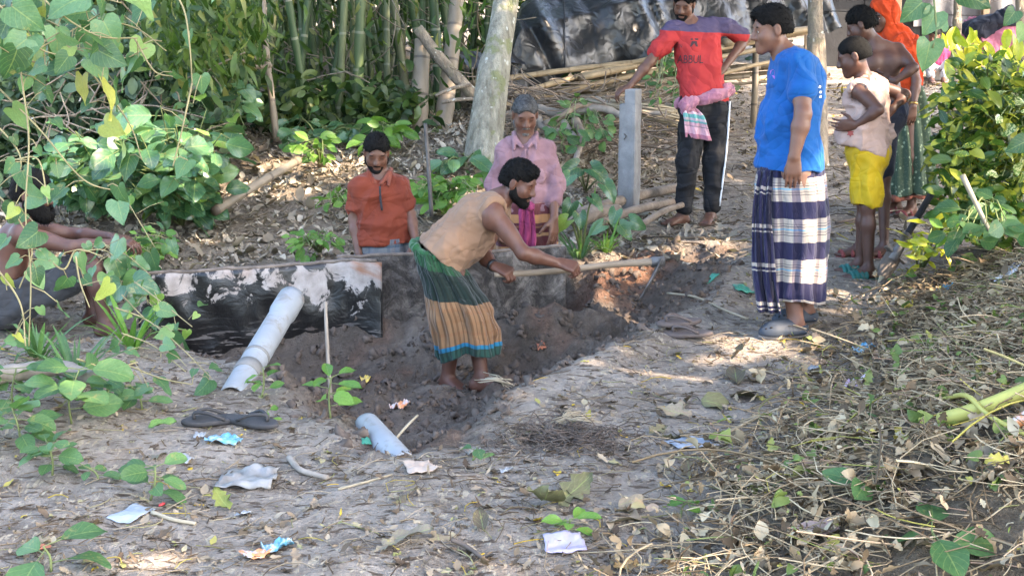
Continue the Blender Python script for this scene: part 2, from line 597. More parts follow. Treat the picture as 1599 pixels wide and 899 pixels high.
LIT = []   # (point, radius) the sun reaches through gaps in the crowns
for px, py, r in [(835, 478, .10), (865, 470, .12), (900, 462, .12), (935, 450, .10), (965, 432, .10), (990, 408, .09), (1020, 393, .09), (1050, 385, .08), (960, 395, .07),
                  (985, 602, .04), (1020, 592, .06), (1055, 580, .06), (1090, 570, .06), (1120, 561, .05), (1150, 552, .05), (1180, 540, .05), (1030, 606, .03), (1075, 594, .03),
                  (1290, 190, .4), (1310, 180, .35), (1275, 205, .3), (250, 890, .05), (820, 885, .05), (1130, 893, .05),
                  (1160, 550, .05), (760, 890, .03)]:
    LIT.append((G(px, py), r))
for px, py, d, r in [(1278, 235, 7.10, .11), (1280, 180, 7.12, .07), (1272, 300, 6.92, .09), (1260, 345, 6.88, .07), (1264, 390, 6.88, .08), (1250, 425, 6.88, .06), (1285, 270, 7.05, .09),
                     (1515, 80, 8.3, .25), (1560, 90, 8.3, .16), (1480, 330, 7.6, .10), (1440, 395, 7.5, .10), (150, 540, 5.4, .10), (300, 300, 9.2, .12), (290, 140, 9, .2), (360, 60, 8.6, .35),
                     (520, 620, 5.9, .08), (705, 300, 10.5, .25), (520, 215, 11, .35), (300, 30, 8.4, .3), (475, 240, 10.5, .3)]:
    LIT.append((P(px, py, d), r))

def shade_crown(n, x0, x1, y0, y1, rng):
    gx = rng.uniform(x0, x1, n); gy = rng.uniform(y0, y1, n)
    h = rng.uniform(5.0, 8.0, n)
    pos = np.stack([gx, gy, 0 * gx], -1) + SUN[None] * (h / SUN[2])[:, None]
    keep = np.ones(n, bool)
    for p, r in LIT:
        q = pos - p[None]
        t = q @ SUN
        dist = np.linalg.norm(q - t[:, None] * SUN[None], axis=1)
        keep &= dist > r + .12
    return pos[keep]

def shade_tree(x, y, region, label, seed):
    rng = np.random.default_rng(seed)
    e = empty("shade_tree", (x, y, zg1(x, y)))
    tag(e, label, "tree")
    pts = curve_pts([(x, y, zg1(x, y) - .1), (x + .1, y, 2.2), (x - .1, y + .1, 4.6), (x - .3, y, 6.4)], 14)
    tube_obj("trunk", pts, np.linspace(.2, .09, 14), M_bark, e, 10)
    pos = shade_crown(region[4], *region[:4], rng)
    s = Soup()
    tv, tf, tuv = leaf_np("oval", .4, .2, .02, 1, 1.3, 1)
    M = rand_frames(len(pos), rng, .45) * rng.uniform(.22, .36, len(pos))[:, None, None]
    s.many(tv, tf, tuv, M, pos, rng.random(len(pos)))
    # limbs reach from the trunk into the crown
    for k in range(7):
        q = pos[rng.integers(len(pos))]
        v, f, uv = tube(curve_pts([pts[9], (pts[9] + q) / 2 + [0, 0, .5], q], 6), np.linspace(.07, .02, 6), 6)
        tube_obj("limb", curve_pts([pts[9], (pts[9] + q) / 2 + [0, 0, .4], q], 6), np.linspace(.07, .02, 6), M_bark, e, 6)
    s.obj("crown", M_crown, e, loc=e.location)

shade_tree(7.2, 3.2, (-4.6, 4.8, 2.2, 7.0, 8200), "tall leafy tree right of the path shading the weed heap", 1)
shade_tree(8.6, 8.6, (-4.6, 4.8, 7.0, 11.5, 7600), "tall leafy tree right of the croton shrub shading the onlookers", 2)
shade_tree(9.4, 13.6, (-5.5, 5.2, 11.5, 18.5, 8200), "tall leafy tree beside the dark shed shading the covered pile", 3)

# ------------------------------------------------------------------ the two trunks in view
def trunk_mat(name, a, b2, moss):
    m, nt, b, out = newmat(name)
    co = coords(nt, "Object", (1, 1, .35))
    n = noise(nt, 14, 6, co, .7)
    c = ramp(nt, n, [(.3, b2), (.55, a), (.72, tuple(min(1, x * 1.5) for x in a))])
    patch = noise(nt, 5, 3, coords(nt, "Object"), .6)
    c = mixc(nt, ramp(nt, patch, [(.55, (0, 0, 0)), (.62, (1, 1, 1))]), c, moss)
    fl = noise(nt, 16, 2, coords(nt, "Object"), .5)
    c = mixc(nt, ramp(nt, fl, [(.66, (0, 0, 0)), (.70, (1, 1, 1))]), c, (.50, .50, .44))
    nt.links.new(c, b.inputs["Base Color"])
    b.inputs["Roughness"].default_value = .9
    bump(nt, noise(nt, 22, 5, coords(nt, "Object", (1, 1, .3)), .7), 1.0, .05, b)
    return m
M_trunk = trunk_mat("pale_bark", (.31, .29, .225), (.12, .11, .08), (.19, .20, .10))
M_trunk2 = trunk_mat("brown_bark", (.27, .22, .16), (.13, .10, .075), (.20, .17, .11))

def trunk_tree(base_px, d, pts_px, widths, mat, label, seed):
    rng = np.random.default_rng(seed)
    pts = [P(a, b, dd) for a, b, dd in pts_px]
    base = np.array([pts[0][0], pts[0][1], zg1(pts[0][0], pts[0][1])])
    e = empty("tree", base)
    tag(e, label, "tree")
    pts[0] = base - [0, 0, .15]
    top = pts[-1] + (pts[-1] - pts[-2]) / np.linalg.norm(pts[-1] - pts[-2]) * 3.6
    c = curve_pts(pts + [top], 40)
    t = np.linspace(0, 1, 40)
    rad = np.interp(t, [0, .06, .2, .5, 1], [widths * 1.25, widths * 1.08, widths, widths * .92, widths * .5])
    v, f, uv = tube(c, rad, 20)
    nn = fbm(v * np.array([9, 9, 2.2]), 3, seed)
    cen = c[np.minimum(np.arange(len(v)) // 20, 39)]
    out = v - cen
    v = cen + out * (1 + .07 * nn)[:, None]
    obj("trunk", np_mesh("trunk", v - base, f, mat, uv), e)
    s = Soup()
    n = 900
    pos = top + rng.normal(size=(n, 3)) * [1.1, 1.1, .8] + [0, 0, .6]
    tv, tf, tuv = leaf_np("oval", .4, .2, .02, 1, 1.2, 1)
    s.many(tv, tf, tuv, rand_frames(n, rng, .3) * rng.uniform(.14, .26, n)[:, None, None], pos, rng.random(n))
    for k in range(6):
        q = top + rng.normal(size=3) * [.9, .9, .4] + [0, 0, .6]
        tube_obj("limb", curve_pts([c[34], (c[34] + q) / 2 + [0, 0, .2], q], 6), np.linspace(.06, .015, 6), mat, e, 6)
    s.obj("crown", M_crown, e, loc=e.location)

trunk_tree(None, None, [(748, 292, 11.3), (757, 220, 11.35), (772, 110, 11.4), (791, 0, 11.5)], .145, M_trunk, "leaning pale grey tree trunk with lichen behind the man in the pink shirt", 4)
trunk_tree(None, None, [(1276, 270, 13.0), (1276, 150, 13.0), (1274, 60, 13.0), (1273, 0, 13.0)], .095, M_trunk2, "straight slim brown tree trunk behind the man in the blue shirt", 5)
trunk_tree(None, None, [(1597, 150, 13.2), (1596, 80, 13.2), (1593, 0, 13.2)], .055, M_trunk2, "thin brown trunk at the far right edge beside the shed", 8)
trunk_tree(None, None, [(1493, 110, 14.6), (1494, 40, 14.6), (1495, 0, 14.6)], .05, M_trunk2, "thin dark trunk standing before the shed's grey cloth wall", 9)

# ------------------------------------------------------------------ bamboo
def bamboo_mat(name, stops, ring):
    m, nt, b, out = newmat(name)
    r = nt.nodes.new("ShaderNodeObjectInfo").outputs["Random"]
    c = ramp(nt, r, stops)
    co = coords(nt, "Object", (1, 1, .3))
    c = mixc(nt, .6, c, ramp(nt, noise(nt, 9, 5, co), [(.3, (.35, .35, .33)), (.7, (1, 1, 1))]), 'MULTIPLY')
    sp = nt.nodes.new("ShaderNodeSeparateXYZ")
    nt.links.new(nt.nodes.new("ShaderNodeUVMap").outputs[0], sp.inputs[0])
    fr = mth(nt, 'FRACT', mth(nt, 'DIVIDE', sp.outputs[1], .34))
    c = mixc(nt, mth(nt, 'LESS_THAN', fr, .07), c, ring)
    nt.links.new(c, b.inputs["Base Color"])
    b.inputs["Roughness"].default_value = .5
    b.inputs["Specular IOR Level"].default_value = .35
    return m
M_bam = bamboo_mat("bamboo_green", [(0, (.035, .062, .024)), (.4, (.062, .105, .038)), (.75, (.105, .14, .062)), (1, (.15, .15, .075))], (.17, .18, .12))
M_bamdry = bamboo_mat("bamboo_dry", [(0, (.34, .25, .14)), (.5, (.42, .31, .18)), (1, (.30, .23, .14))], (.20, .14, .08))
M_bamold = bamboo_mat("bamboo_old", [(0, (.20, .16, .11)), (.5, (.26, .21, .15)), (1, (.17, .14, .10))], (.10, .08, .06))

def culm_np(pts, r0, r1, n=9, step=.34):
    L = np.linalg.norm(np.diff(pts, axis=0), axis=1).sum()
    m = max(6, int(L / (step / 3)) + 1)
    c = curve_pts(pts, m)
    s = np.linspace(0, L, m)
    fr = np.mod(s, step) / step
    rad = np.interp(s / L, [0, 1], [r0, r1]) * (1 + .13 * np.exp(-(np.minimum(fr, 1 - fr) / .12) ** 2))
    return tube(c, rad, n)

CULM = []
for k in range(6):
    rr = np.random.default_rng(50 + k)
    b1 = rr.normal(0, .1, 2); b2 = rr.normal(0, .35, 2)
    v, f, uv = culm_np(np.array([(0, 0, -.1), (b1[0], b1[1], 2.2), (b1[0] + b2[0] * .5, b1[1] + b2[1] * .5, 4.6), (b2[0] * 2, b2[1] * 2, 7.0)]), 1, .55, 9)
    CULM.append((v, f, uv))
_culm_me = []
for k, (v, f, uv) in enumerate(CULM):
    rad = [.036, .045, .052, .040, .058, .048][k]
    pts = v.copy()
    # narrow the unit tube down to its real radius
    n = 9
    m = (len(v) - 2) // n
    for i in range(m):
        c = pts[i * n:(i + 1) * n].mean(0)
        pts[i * n:(i + 1) * n] = c + (pts[i * n:(i + 1) * n] - c) * rad
    _culm_me.append(np_mesh("culm", pts, f, M_bam, uv))

rb = np.random.default_rng(77)
spots = [(415, 205, 13.2), (432, 160, 14.5), (458, 190, 13.0), (470, 150, 15.0), (487, 205, 12.8), (505, 175, 13.6), (518, 150, 14.6), (528, 190, 13.0), (548, 160, 14.2), (556, 205, 13.1),
         (572, 170, 14.0), (590, 150, 15.2), (604, 180, 13.8), (620, 160, 14.6), (640, 175, 14.2), (676, 170, 14.4), (690, 190, 13.6), (700, 150, 15.5), (716, 175, 14.6), (735, 160, 15),
         (395, 170, 14.2), (375, 150, 15.0), (350, 150, 14.6), (755, 160, 15.6), (330, 130, 15.8), (665, 140, 15.8), (610, 130, 16.4), (540, 130, 16.5), (490, 125, 16.6), (445, 125, 16.4), (580, 120, 17), (640, 120, 17.2),
         (720, 125, 17), (300, 120, 16.6), (770, 130, 17.2), (400, 120, 17.4), (520, 110, 18), (690, 110, 18), (600, 100, 18.6), (460, 100, 18.4), (800, 110, 18), (560, 95, 19), (650, 95, 19.2), (740, 95, 19), (500, 90, 19.4), (380, 95, 19), (840, 110, 18.5)]
spots += [(px + rb.normal(0, 22), py + rb.normal(0, 8), d + abs(rb.normal(0, .8))) for px, py, d in spots]
for k, (px, py, d) in enumerate(spots):
    p = P(px, py, d)
    z = zg1(p[0], p[1])
    o = obj("bamboo_culm", _culm_me[rb.integers(6)], None, (p[0], p[1], z - .05))
    o.rotation_euler = (rb.normal(0, .07), rb.normal(0, .09), rb.uniform(0, 6.28))
    s = rb.uniform(.55, .98)
    o.scale = (s, s, 1)
    tag(o, "green jointed bamboo culm in the dark grove behind the leaf bank", "bamboo", "bamboo culms of the grove")

# cut old stump culm and leaning branch beside it
pts = np.array([P(653, 208, 12.9), P(656, 140, 12.9), P(660, 62, 12.9)])
v, f, uv = culm_np(pts, .085, .07, 12, .22)
o = obj("bamboo_stump", np_mesh("bamboo_stump", v - pts[0], f, M_bamold, uv), None, pts[0]); tag(o, "thick brown dead bamboo stump with swollen joints in front of the grove", "stump")
pts = np.array([P(652, 44, 12.7), P(690, 95, 12.75), P(742, 152, 12.8)])
o = tube_obj("fallen_branch", curve_pts(pts, 12), np.linspace(.05, .06, 12), M_trunk2, None, 9); tag(o, "thick grey branch leaning down from the dead stump to the pale trunk", "branch")
pts = np.array([P(432, 222, 11.8), P(424, 150, 11.8), P(414, 60, 11.8), P(408, -60, 11.9)])
v, f, uv = culm_np(pts, .03, .024, 9, .3)
o = obj("dry_pole", np_mesh("dry_pole", v - pts[0], f, M_bamold, uv), None, pts[0]); tag(o, "thin dry upright pole at the left end of the bamboo grove", "pole")
pts = np.array([P(690, 205, 13.0), P(700, 130, 13.1), P(712, 20, 13.2), P(722, -80, 13.3)])
v, f, uv = culm_np(pts, .085, .06, 12, .3)
o = obj("bamboo_stump", np_mesh("bamboo_stump", v - pts[0], f, M_bamold, uv), None, pts[0]); tag(o, "old greenish brown bamboo stem just right of the dead stump", "bamboo")
for a, b2, lab in [((680, 150, 12.6), (735, 133, 12.7), "short greenish stick lying level between stump and pale trunk"), ((690, 160, 12.5), (760, 157, 12.6), "dark stick lying level low behind the pale trunk"),
                   ((345, 110, 11.5), (420, 88, 11.6), "pale dead twig poking in from the left before the grove"), ((350, 120, 11.5), (425, 103, 11.6), "lower of the pale dead twigs at the grove's left")]:
    o = tube_obj("stick", curve_pts([P(*a), (P(*a) + P(*b2)) / 2 + [0, 0, .02], P(*b2)], 7), .018, M_trunk2, None, 7); tag(o, lab, "stick")

# ------------------------------------------------------------------ thickets and hanging bamboo leaves (nobody could count them)
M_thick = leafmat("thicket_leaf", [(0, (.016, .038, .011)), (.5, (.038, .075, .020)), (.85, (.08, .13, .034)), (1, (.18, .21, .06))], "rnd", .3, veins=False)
M_grey = leafmat("greygreen_leaf", [(0, (.028, .058, .032)), (.5, (.07, .12, .066)), (1, (.145, .205, .11))], "rnd", .3, veins=False)
M_bleaf = leafmat("bamboo_leaf", [(0, (.025, .058, .011)), (.5, (.058, .11, .02)), (.85, (.11, .165, .036)), (1, (.26, .25, .09))], "rnd", .45, veins=False)

def stuff_leaves(name, label, cat, mat, pos, sizes, kind="oval", flat=.3, rng=None, droop=None, wscale=1.0):
    rng = rng or np.random.default_rng(1)
    tv, tf, tuv = leaf_np(kind, .5, .2, .03, 3, wscale, 1)
    M = rand_frames(len(pos), rng, flat)
    if droop is not None:
        d = rng.normal(size=(len(pos), 3)) * .55 + np.asarray(droop)
        d /= np.linalg.norm(d, axis=1, keepdims=True)
        up = rng.normal(size=(len(pos), 3)) + [0, -.6, .6]
        s_ = np.cross(d, up); s_ /= np.linalg.norm(s_, axis=1, keepdims=True)
        M = np.stack([s_, d, np.cross(s_, d)], -1)
    s = Soup()
    s.many(tv, tf, tuv, M * np.asarray(sizes)[:, None, None], pos, rng.random(len(pos)))
    o = s.obj(name, mat)
    tag(o, label, cat, kind="stuff")
    return o

def clump_points(n, lo, hi, nclump, spread, rng):
    c = rng.uniform(lo, hi, (nclump, 3))
    return c[rng.integers(nclump, size=n)] + rng.normal(size=(n, 3)) * spread

rg = np.random.default_rng(5)
# backing thicket behind the grove
n = 16000
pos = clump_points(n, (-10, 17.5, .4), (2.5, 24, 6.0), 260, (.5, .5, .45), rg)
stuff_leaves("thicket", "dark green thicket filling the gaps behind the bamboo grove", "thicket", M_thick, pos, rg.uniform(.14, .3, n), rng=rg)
n = 9000
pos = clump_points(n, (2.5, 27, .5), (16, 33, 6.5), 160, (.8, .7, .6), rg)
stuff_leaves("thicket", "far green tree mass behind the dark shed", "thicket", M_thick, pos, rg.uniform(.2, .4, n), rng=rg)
# roof of the grove
n = 16000
pos = clump_points(n, (-8, 11.8, 3.4), (1.6, 20, 7.5), 300, (.6, .6, .35), rg)
stuff_leaves("bamboo_canopy", "bamboo leaves arching over the grove", "bamboo leaves", M_bleaf, pos, rg.uniform(.14, .26, n), "lance", droop=(0, 0, -.6), rng=rg, wscale=1.3)
# leaf sprays hanging in front of the culms
pos = []
for k in range(70):
    px, py, d = rg.uniform(250, 385), rg.uniform(-30, 95), rg.uniform(9.2, 12.5)
    c = P(px, py, d)
    m = rg.integers(18, 34)
    pos.append(c + rg.normal(size=(m, 3)) * [.13, .16, .16])
for k in range(55):
    px, py, d = rg.uniform(380, 760), rg.uniform(-30, 110), rg.uniform(12.6, 16)
    c = P(px, py, d)
    m = rg.integers(6, 16)
    pos.append(c + rg.normal(size=(m, 3)) * [.16, .2, .2])
pos = np.concatenate(pos)
stuff_leaves("bamboo_leaves", "thin bamboo leaf sprays hanging at the grove's left edge", "bamboo leaves", M_bleaf, pos, rg.uniform(.10, .2, len(pos)), "lance", droop=(.1, -.1, -.8), rng=rg, wscale=1.2)
# thin bamboo twigs crossing the grove
s = Soup()
for k in range(150):
    a = P(rg.uniform(340, 770), rg.uniform(-20, 170), rg.uniform(12.6, 16.5))
    b2 = a + rg.normal(size=3) * [.5, .3, .35]
    v, f, uv = tube(curve_pts([a, (a + b2) / 2 + rg.normal(size=3) * .07, b2], 5), .006, 4, False)
    s.add(v, f, uv, rg.random())
tag(s.obj("bamboo_twigs", M_bamold), "thin brown twigs tangled between the bamboo culms", "twigs", kind="stuff")
# undergrowth at the feet of the culms
pos = []
for k in range(70):
    px, py = rg.uniform(420, 700), rg.uniform(150, 218)
    if px > 640 and py > 150: continue
    c = P(px, py, rg.uniform(12.3, 13.6))
    m = rg.integers(20, 40)
    q = c + rg.normal(size=(m, 3)) * [.16, .2, .12]
    pos.append(q)
pos = np.concatenate(pos)
stuff_leaves("undergrowth", "low leafy undergrowth at the feet of the bamboo", "undergrowth", M_thick, pos, rg.uniform(.08, .17, len(pos)), "oval", rng=rg)
# grey-green mass behind the left shrubs
pos = []
for k in range(330):
    px, py = rg.uniform(-60, 300), rg.uniform(60, 330)
    c = P(px, py, rg.uniform(10.2, 13.5))
    m = rg.integers(24, 46)
    pos.append(c + rg.normal(size=(m, 3)) * [.2, .25, .15])
pos = np.concatenate(pos)
stuff_leaves("undergrowth", "grey-green mass of leaves behind the broad-leaved shrub", "undergrowth", M_grey, pos, rg.uniform(.07, .15, len(pos)), "oval", rng=rg)
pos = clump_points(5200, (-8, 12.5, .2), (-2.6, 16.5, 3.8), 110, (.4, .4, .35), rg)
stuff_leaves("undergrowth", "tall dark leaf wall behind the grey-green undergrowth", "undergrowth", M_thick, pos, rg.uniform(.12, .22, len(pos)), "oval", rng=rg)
# dead stems in it
s = Soup()
for k in range(70):
    a = P(rg.uniform(20, 320), rg.uniform(110, 250), rg.uniform(9.6, 10.6))
    b2 = a + rg.normal(size=3) * [.35, .2, .25]
    v, f, uv = tube(curve_pts([a, (a + b2) / 2 + rg.normal(size=3) * .06, b2], 6), .006, 4, False)
    s.add(v, f, uv, rg.random())
tag(s.obj("dead_stems", M_trunk2), "tangle of grey dead stems in the left undergrowth", "stems", kind="stuff")

# ------------------------------------------------------------------ shed at the back right
M_dark = simple("dark_sheet", (.035, .036, .04), (.02, .02, .022), .6, 3, 4, .3, .02)
M_greycloth = simple("grey_sheet", (.16, .16, .17), (.10, .10, .11), .6, 2.2, 4, .4, .03)
M_beam = simple("old_beam", (.22, .17, .12), (.12, .09, .06), .85, 8, 5, .4, .01)
def bevel(o, w=.01):
    m = o.modifiers.new("bevel", 'BEVEL'); m.width = w; m.segments = 2; m.limit_method = 'ANGLE'
    return o
def box_obj(name, c, h, mat, parent=None, R=None, bev=.008, base=None):
    v, f = box_np(c, h, R)
    off = np.array(parent.location) if parent is not None else np.asarray(c if base is None else base, float)
    o = obj(name, np_mesh(name, v - off, f, mat, smooth=False), parent, None if parent is not None else off)
    return bevel(o, bev) if bev else o
a = P(1255, 110, 20); b2 = P(1660, 108, 20)
e = empty("shed", ((a[0] + b2[0]) / 2, a[1], zg1((a[0] + b2[0]) / 2, a[1]))); tag(e, "low dark shed walled with black and grey sheeting at the back right", "shed")
W = b2[0] - a[0]
zb = e.location.z
for k in range(9):
    x0 = a[0] + W * k / 9
    v, f = box_np((x0 + W / 18, a[1] + .02 * (k % 2), zb + .65), (W / 18 - .001, .015, .72))
    o = obj("wall_panel", np_mesh("wall_panel", v - np.array(e.location), f, M_dark if k < 4 else M_dark, smooth=False), e)
nx, nz = 40, 12
u, w = np.meshgrid(np.linspace(0, 1, nx), np.linspace(0, 1, nz))
gx = P(1425, 50, 19.8)[0]; gx2 = P(1640, 50, 19.8)[0]
pts = np.stack([gx + (gx2 - gx) * u, a[1] - .12 + .04 * np.sin(u * 38) * (1 - w) + .02 * np.sin(u * 17 + w * 3), zb + .55 + w * 1.15], -1).reshape(-1, 3)
i = (np.arange(nx - 1)[None] + (np.arange(nz - 1) * nx)[:, None])
ff = np.stack([i, i + 1, i + 1 + nx, i + nx], -1).reshape(-1, 4)
o = obj("cloth_wall", np_mesh("cloth_wall", pts - np.array(e.location), ff, M_greycloth), e); o["label"] = "slack grey cloth wall"
for k in range(4):
    x0 = a[0] + W * k / 3
    box_obj("post", (x0, a[1] - .2, zb + 1.1), (.045, .045, 1.15), M_beam, e)
box_obj("eave_beam", ((a[0] + b2[0]) / 2, a[1] - .3, zb + 2.0), (W / 2 + .2, .05, .06), M_beam, e)
v, f = box_np(((a[0] + b2[0]) / 2, a[1] + .9, zb + 2.35), (W / 2 + .4, 1.5, .03), np.array([[1, 0, 0], [0, .97, -.24], [0, .24, .97]]))
obj("roof", np_mesh("roof", v - np.array(e.location), f, M_dark, smooth=False), e)

# ------------------------------------------------------------------ the pile under black plastic
def tarp_mat():
    m, nt, b, out = newmat("black_plastic")
    co = coords(nt, "Object")
    n = noise(nt, 3, 5, co, .6, 1.0)
    nt.links.new(ramp(nt, n, [(.3, (.010, .0105, .0115)), (.6, (.016, .017, .019)), (.8, (.034, .035, .038))]), b.inputs["Base Color"])
    nt.links.new(ramp(nt, noise(nt, 6, 3, co), [(.3, (.26, .26, .26)), (.7, (.46, .46, .46))]), b.inputs["Roughness"])
    b.inputs["Specular IOR Level"].default_value = .5
    vo = nt.nodes.new('ShaderNodeTexVoronoi'); vo.feature = 'DISTANCE_TO_EDGE'; vo.inputs['Scale'].default_value = 4.5
    mpv = nt.nodes.new('ShaderNodeVectorMath'); mpv.operation = 'ADD'; nt.links.new(co, mpv.inputs[0])
    nz = nt.nodes.new('ShaderNodeTexNoise'); nz.inputs['Scale'].default_value = 3; nt.links.new(co, nz.inputs['Vector']); nt.links.new(nz.outputs['Color'], mpv.inputs[1]); nt.links.new(mpv.outputs[0], vo.inputs['Vector'])
    h = mth(nt, 'ADD', mth(nt, 'MULTIPLY', vo.outputs['Distance'], .8), noise(nt, 2.5, 2, co, .4, .6))
    bump(nt, h, .2, .12, b)
    return m
M_tarp = tarp_mat()

def build_tarp():
    nu, nv = 170, 70
    u = np.linspace(0, 1, nu); v = np.linspace(0, 1, nv)
    low = np.array([P(792, 138, 13.9), P(812, 134, 14.0), P(850, 128, 14.1), P(900, 116, 14.25), P(960, 101, 14.4), P(1030, 90, 14.6), P(1100, 82, 14.9), P(1190, 68, 15.2), P(1260, 55, 15.5), P(1314, 46, 15.7)])
    lowc = curve_pts(low, nu)
    L = np.linspace(0, 1, nu)
    # height of the ridge above the lower edge and half-depth of the pile
    hh = np.interp(L, [0, .05, .12, .2, .5, .9, .97, 1], [.05, .50, .78, .86, .86, .80, .62, .10])
    dep = np.interp(L, [0, .1, .2, .9, 1], [.5, .9, 1.1, 1.1, .7])
    V = np.zeros((nu, nv, 3))
    for k, t in enumerate(v):
        # cross-section: front edge, steep front, rounded shoulder, top, back
        fx = np.interp(t, [0, .12, .35, .55, .75, 1], [0, .02, .16, .48, .95, 1.45])
        fz = np.interp(t, [0, .12, .35, .55, .75, 1], [0, .20, .68, .93, 1.0, .35])
        V[:, k, :] = lowc + np.stack([0 * L, dep * fx, hh * fz], -1)
    p = V.reshape(-1, 3)
    # long diagonal pulls and hanging folds
    a = p[:, 0] * 3.1 + p[:, 2] * 1.4
    fold = np.abs(fbm(np.stack([a, p[:, 2] * .9, p[:, 1] * .5], -1), 2, 31))
    fold2 = np.abs(vnoise(np.stack([p[:, 0] * 4 - p[:, 2] * 3, p[:, 2] * 1.6, p[:, 1]], -1), 41))
    d = .14 * (fold - .4) + .05 * (fold2 - .3)
    p[:, 1] -= d * .9
    p[:, 2] += d * .35
    edge = np.tile(v, nu) < .02
    p[edge, 2] += .04 * fbm(p[edge] * 4, 2, 3)
    i = (np.arange(nv - 1)[None] + (np.arange(nu - 1) * nv)[:, None])
    f = np.stack([i, i + nv, i + nv + 1, i + 1], -1).reshape(-1, 4)
    base = np.array([lowc[nu // 2][0], lowc[nu // 2][1] + .8, zg1(lowc[nu // 2][0], lowc[nu // 2][1] + .8)])
    e = empty("covered_pile", base)
    tag(e, "long pile draped in creased black plastic sheeting on bamboo poles", "covered pile")
    obj("plastic_sheet", np_mesh("plastic_sheet", p - base, f, M_tarp), e)
    # the stacked wood it covers
    s = Soup()
    rr = np.random.default_rng(3)
    for k in range(46):
        t = rr.uniform(.06, .8)
        q = lowc[int(t * (nu - 1))]
        y0, z0 = q[1] + rr.uniform(.25, 1.0), q[2] - rr.uniform(.02, .5)
        x0 = q[0]
        tube_obj("stored_stick", curve_pts([(x0 - .5, y0, z0 - .05), (x0, y0 + .02, z0), (x0 + .6, y0, z0 + .05)], 5), rr.uniform(.015, .03), M_bamold, e, 6)
    # tie cords across the sheet
    for uu in (.30, .62):
        kk = int(uu * (nu - 1))
        line = p.reshape(nu, nv, 3)[kk, :40] + [0, -.012, .008]
        tube_obj("cord", line[::2], .006, M_dark, e, 5)
    # long bamboo poles under the front edge
    for (a1, b1, rad, lab) in [((735, 131, 13.75), (1062, 90, 14.45), .030, None), ((800, 148, 13.8), (1066, 80, 14.5), .028, None), ((770, 168, 13.9), (1220, 70, 15.0), .03, None), ((905, 122, 14.0), (1270, 48, 15.4), .035, None),
                               ((1120, 118, 14.6), (1230, 92, 14.9), .022, None), ((790, 205, 13.4), (1075, 130, 14), .02, None), ((1130, 68, 14.8), (1275, 45, 15.2), .045, None)]:
        A, B = P(*a1), P(*b1)
        vv, f2, uv = culm_np(np.array([A, (A + B) / 2 + [0, 0, .015], B]), rad, rad * .85, 8, .4)
        o = obj("bamboo_pole", np_mesh("bamboo_pole", vv - base, f2, M_bamdry, uv), e)
    for px, py in [(785, 140), (860, 130), (962, 108), (1062, 92), (1180, 74), (1275, 55)]:
        q = P(px, py, 14.4 + (px - 785) * .0022)
        g = zg1(q[0], q[1])
        tube_obj("support_post", [(q[0], q[1], g - .1), (q[0] + .01, q[1], (g + q[2]) / 2), (q[0], q[1], q[2] + .05)], .035, M_bamold, e, 8)
build_tarp()
# loose flap at the left end
nx = 24
u, w = np.meshgrid(np.linspace(0, 1, nx), np.linspace(0, 1, 14))
A, B, C = P(712, 86, 13.6), P(800, 78, 14.0), P(735, 112, 13.5)
pts = A + (B - A) * u[..., None] + (C - A) * w[..., None]
pts = pts.reshape(-1, 3); pts[:, 2] += .05 * fbm(pts * 5, 2, 4)
i = (np.arange(nx - 1)[None] + (np.arange(13) * nx)[:, None])
ff = np.stack([i, i + 1, i + 1 + nx, i + nx], -1).reshape(-1, 4)
o = obj("plastic_flap", np_mesh("plastic_flap", pts - A, ff, M_tarp), None, A); tag(o, "separate small sheet of black plastic left of the pale tree trunk", "plastic sheet")
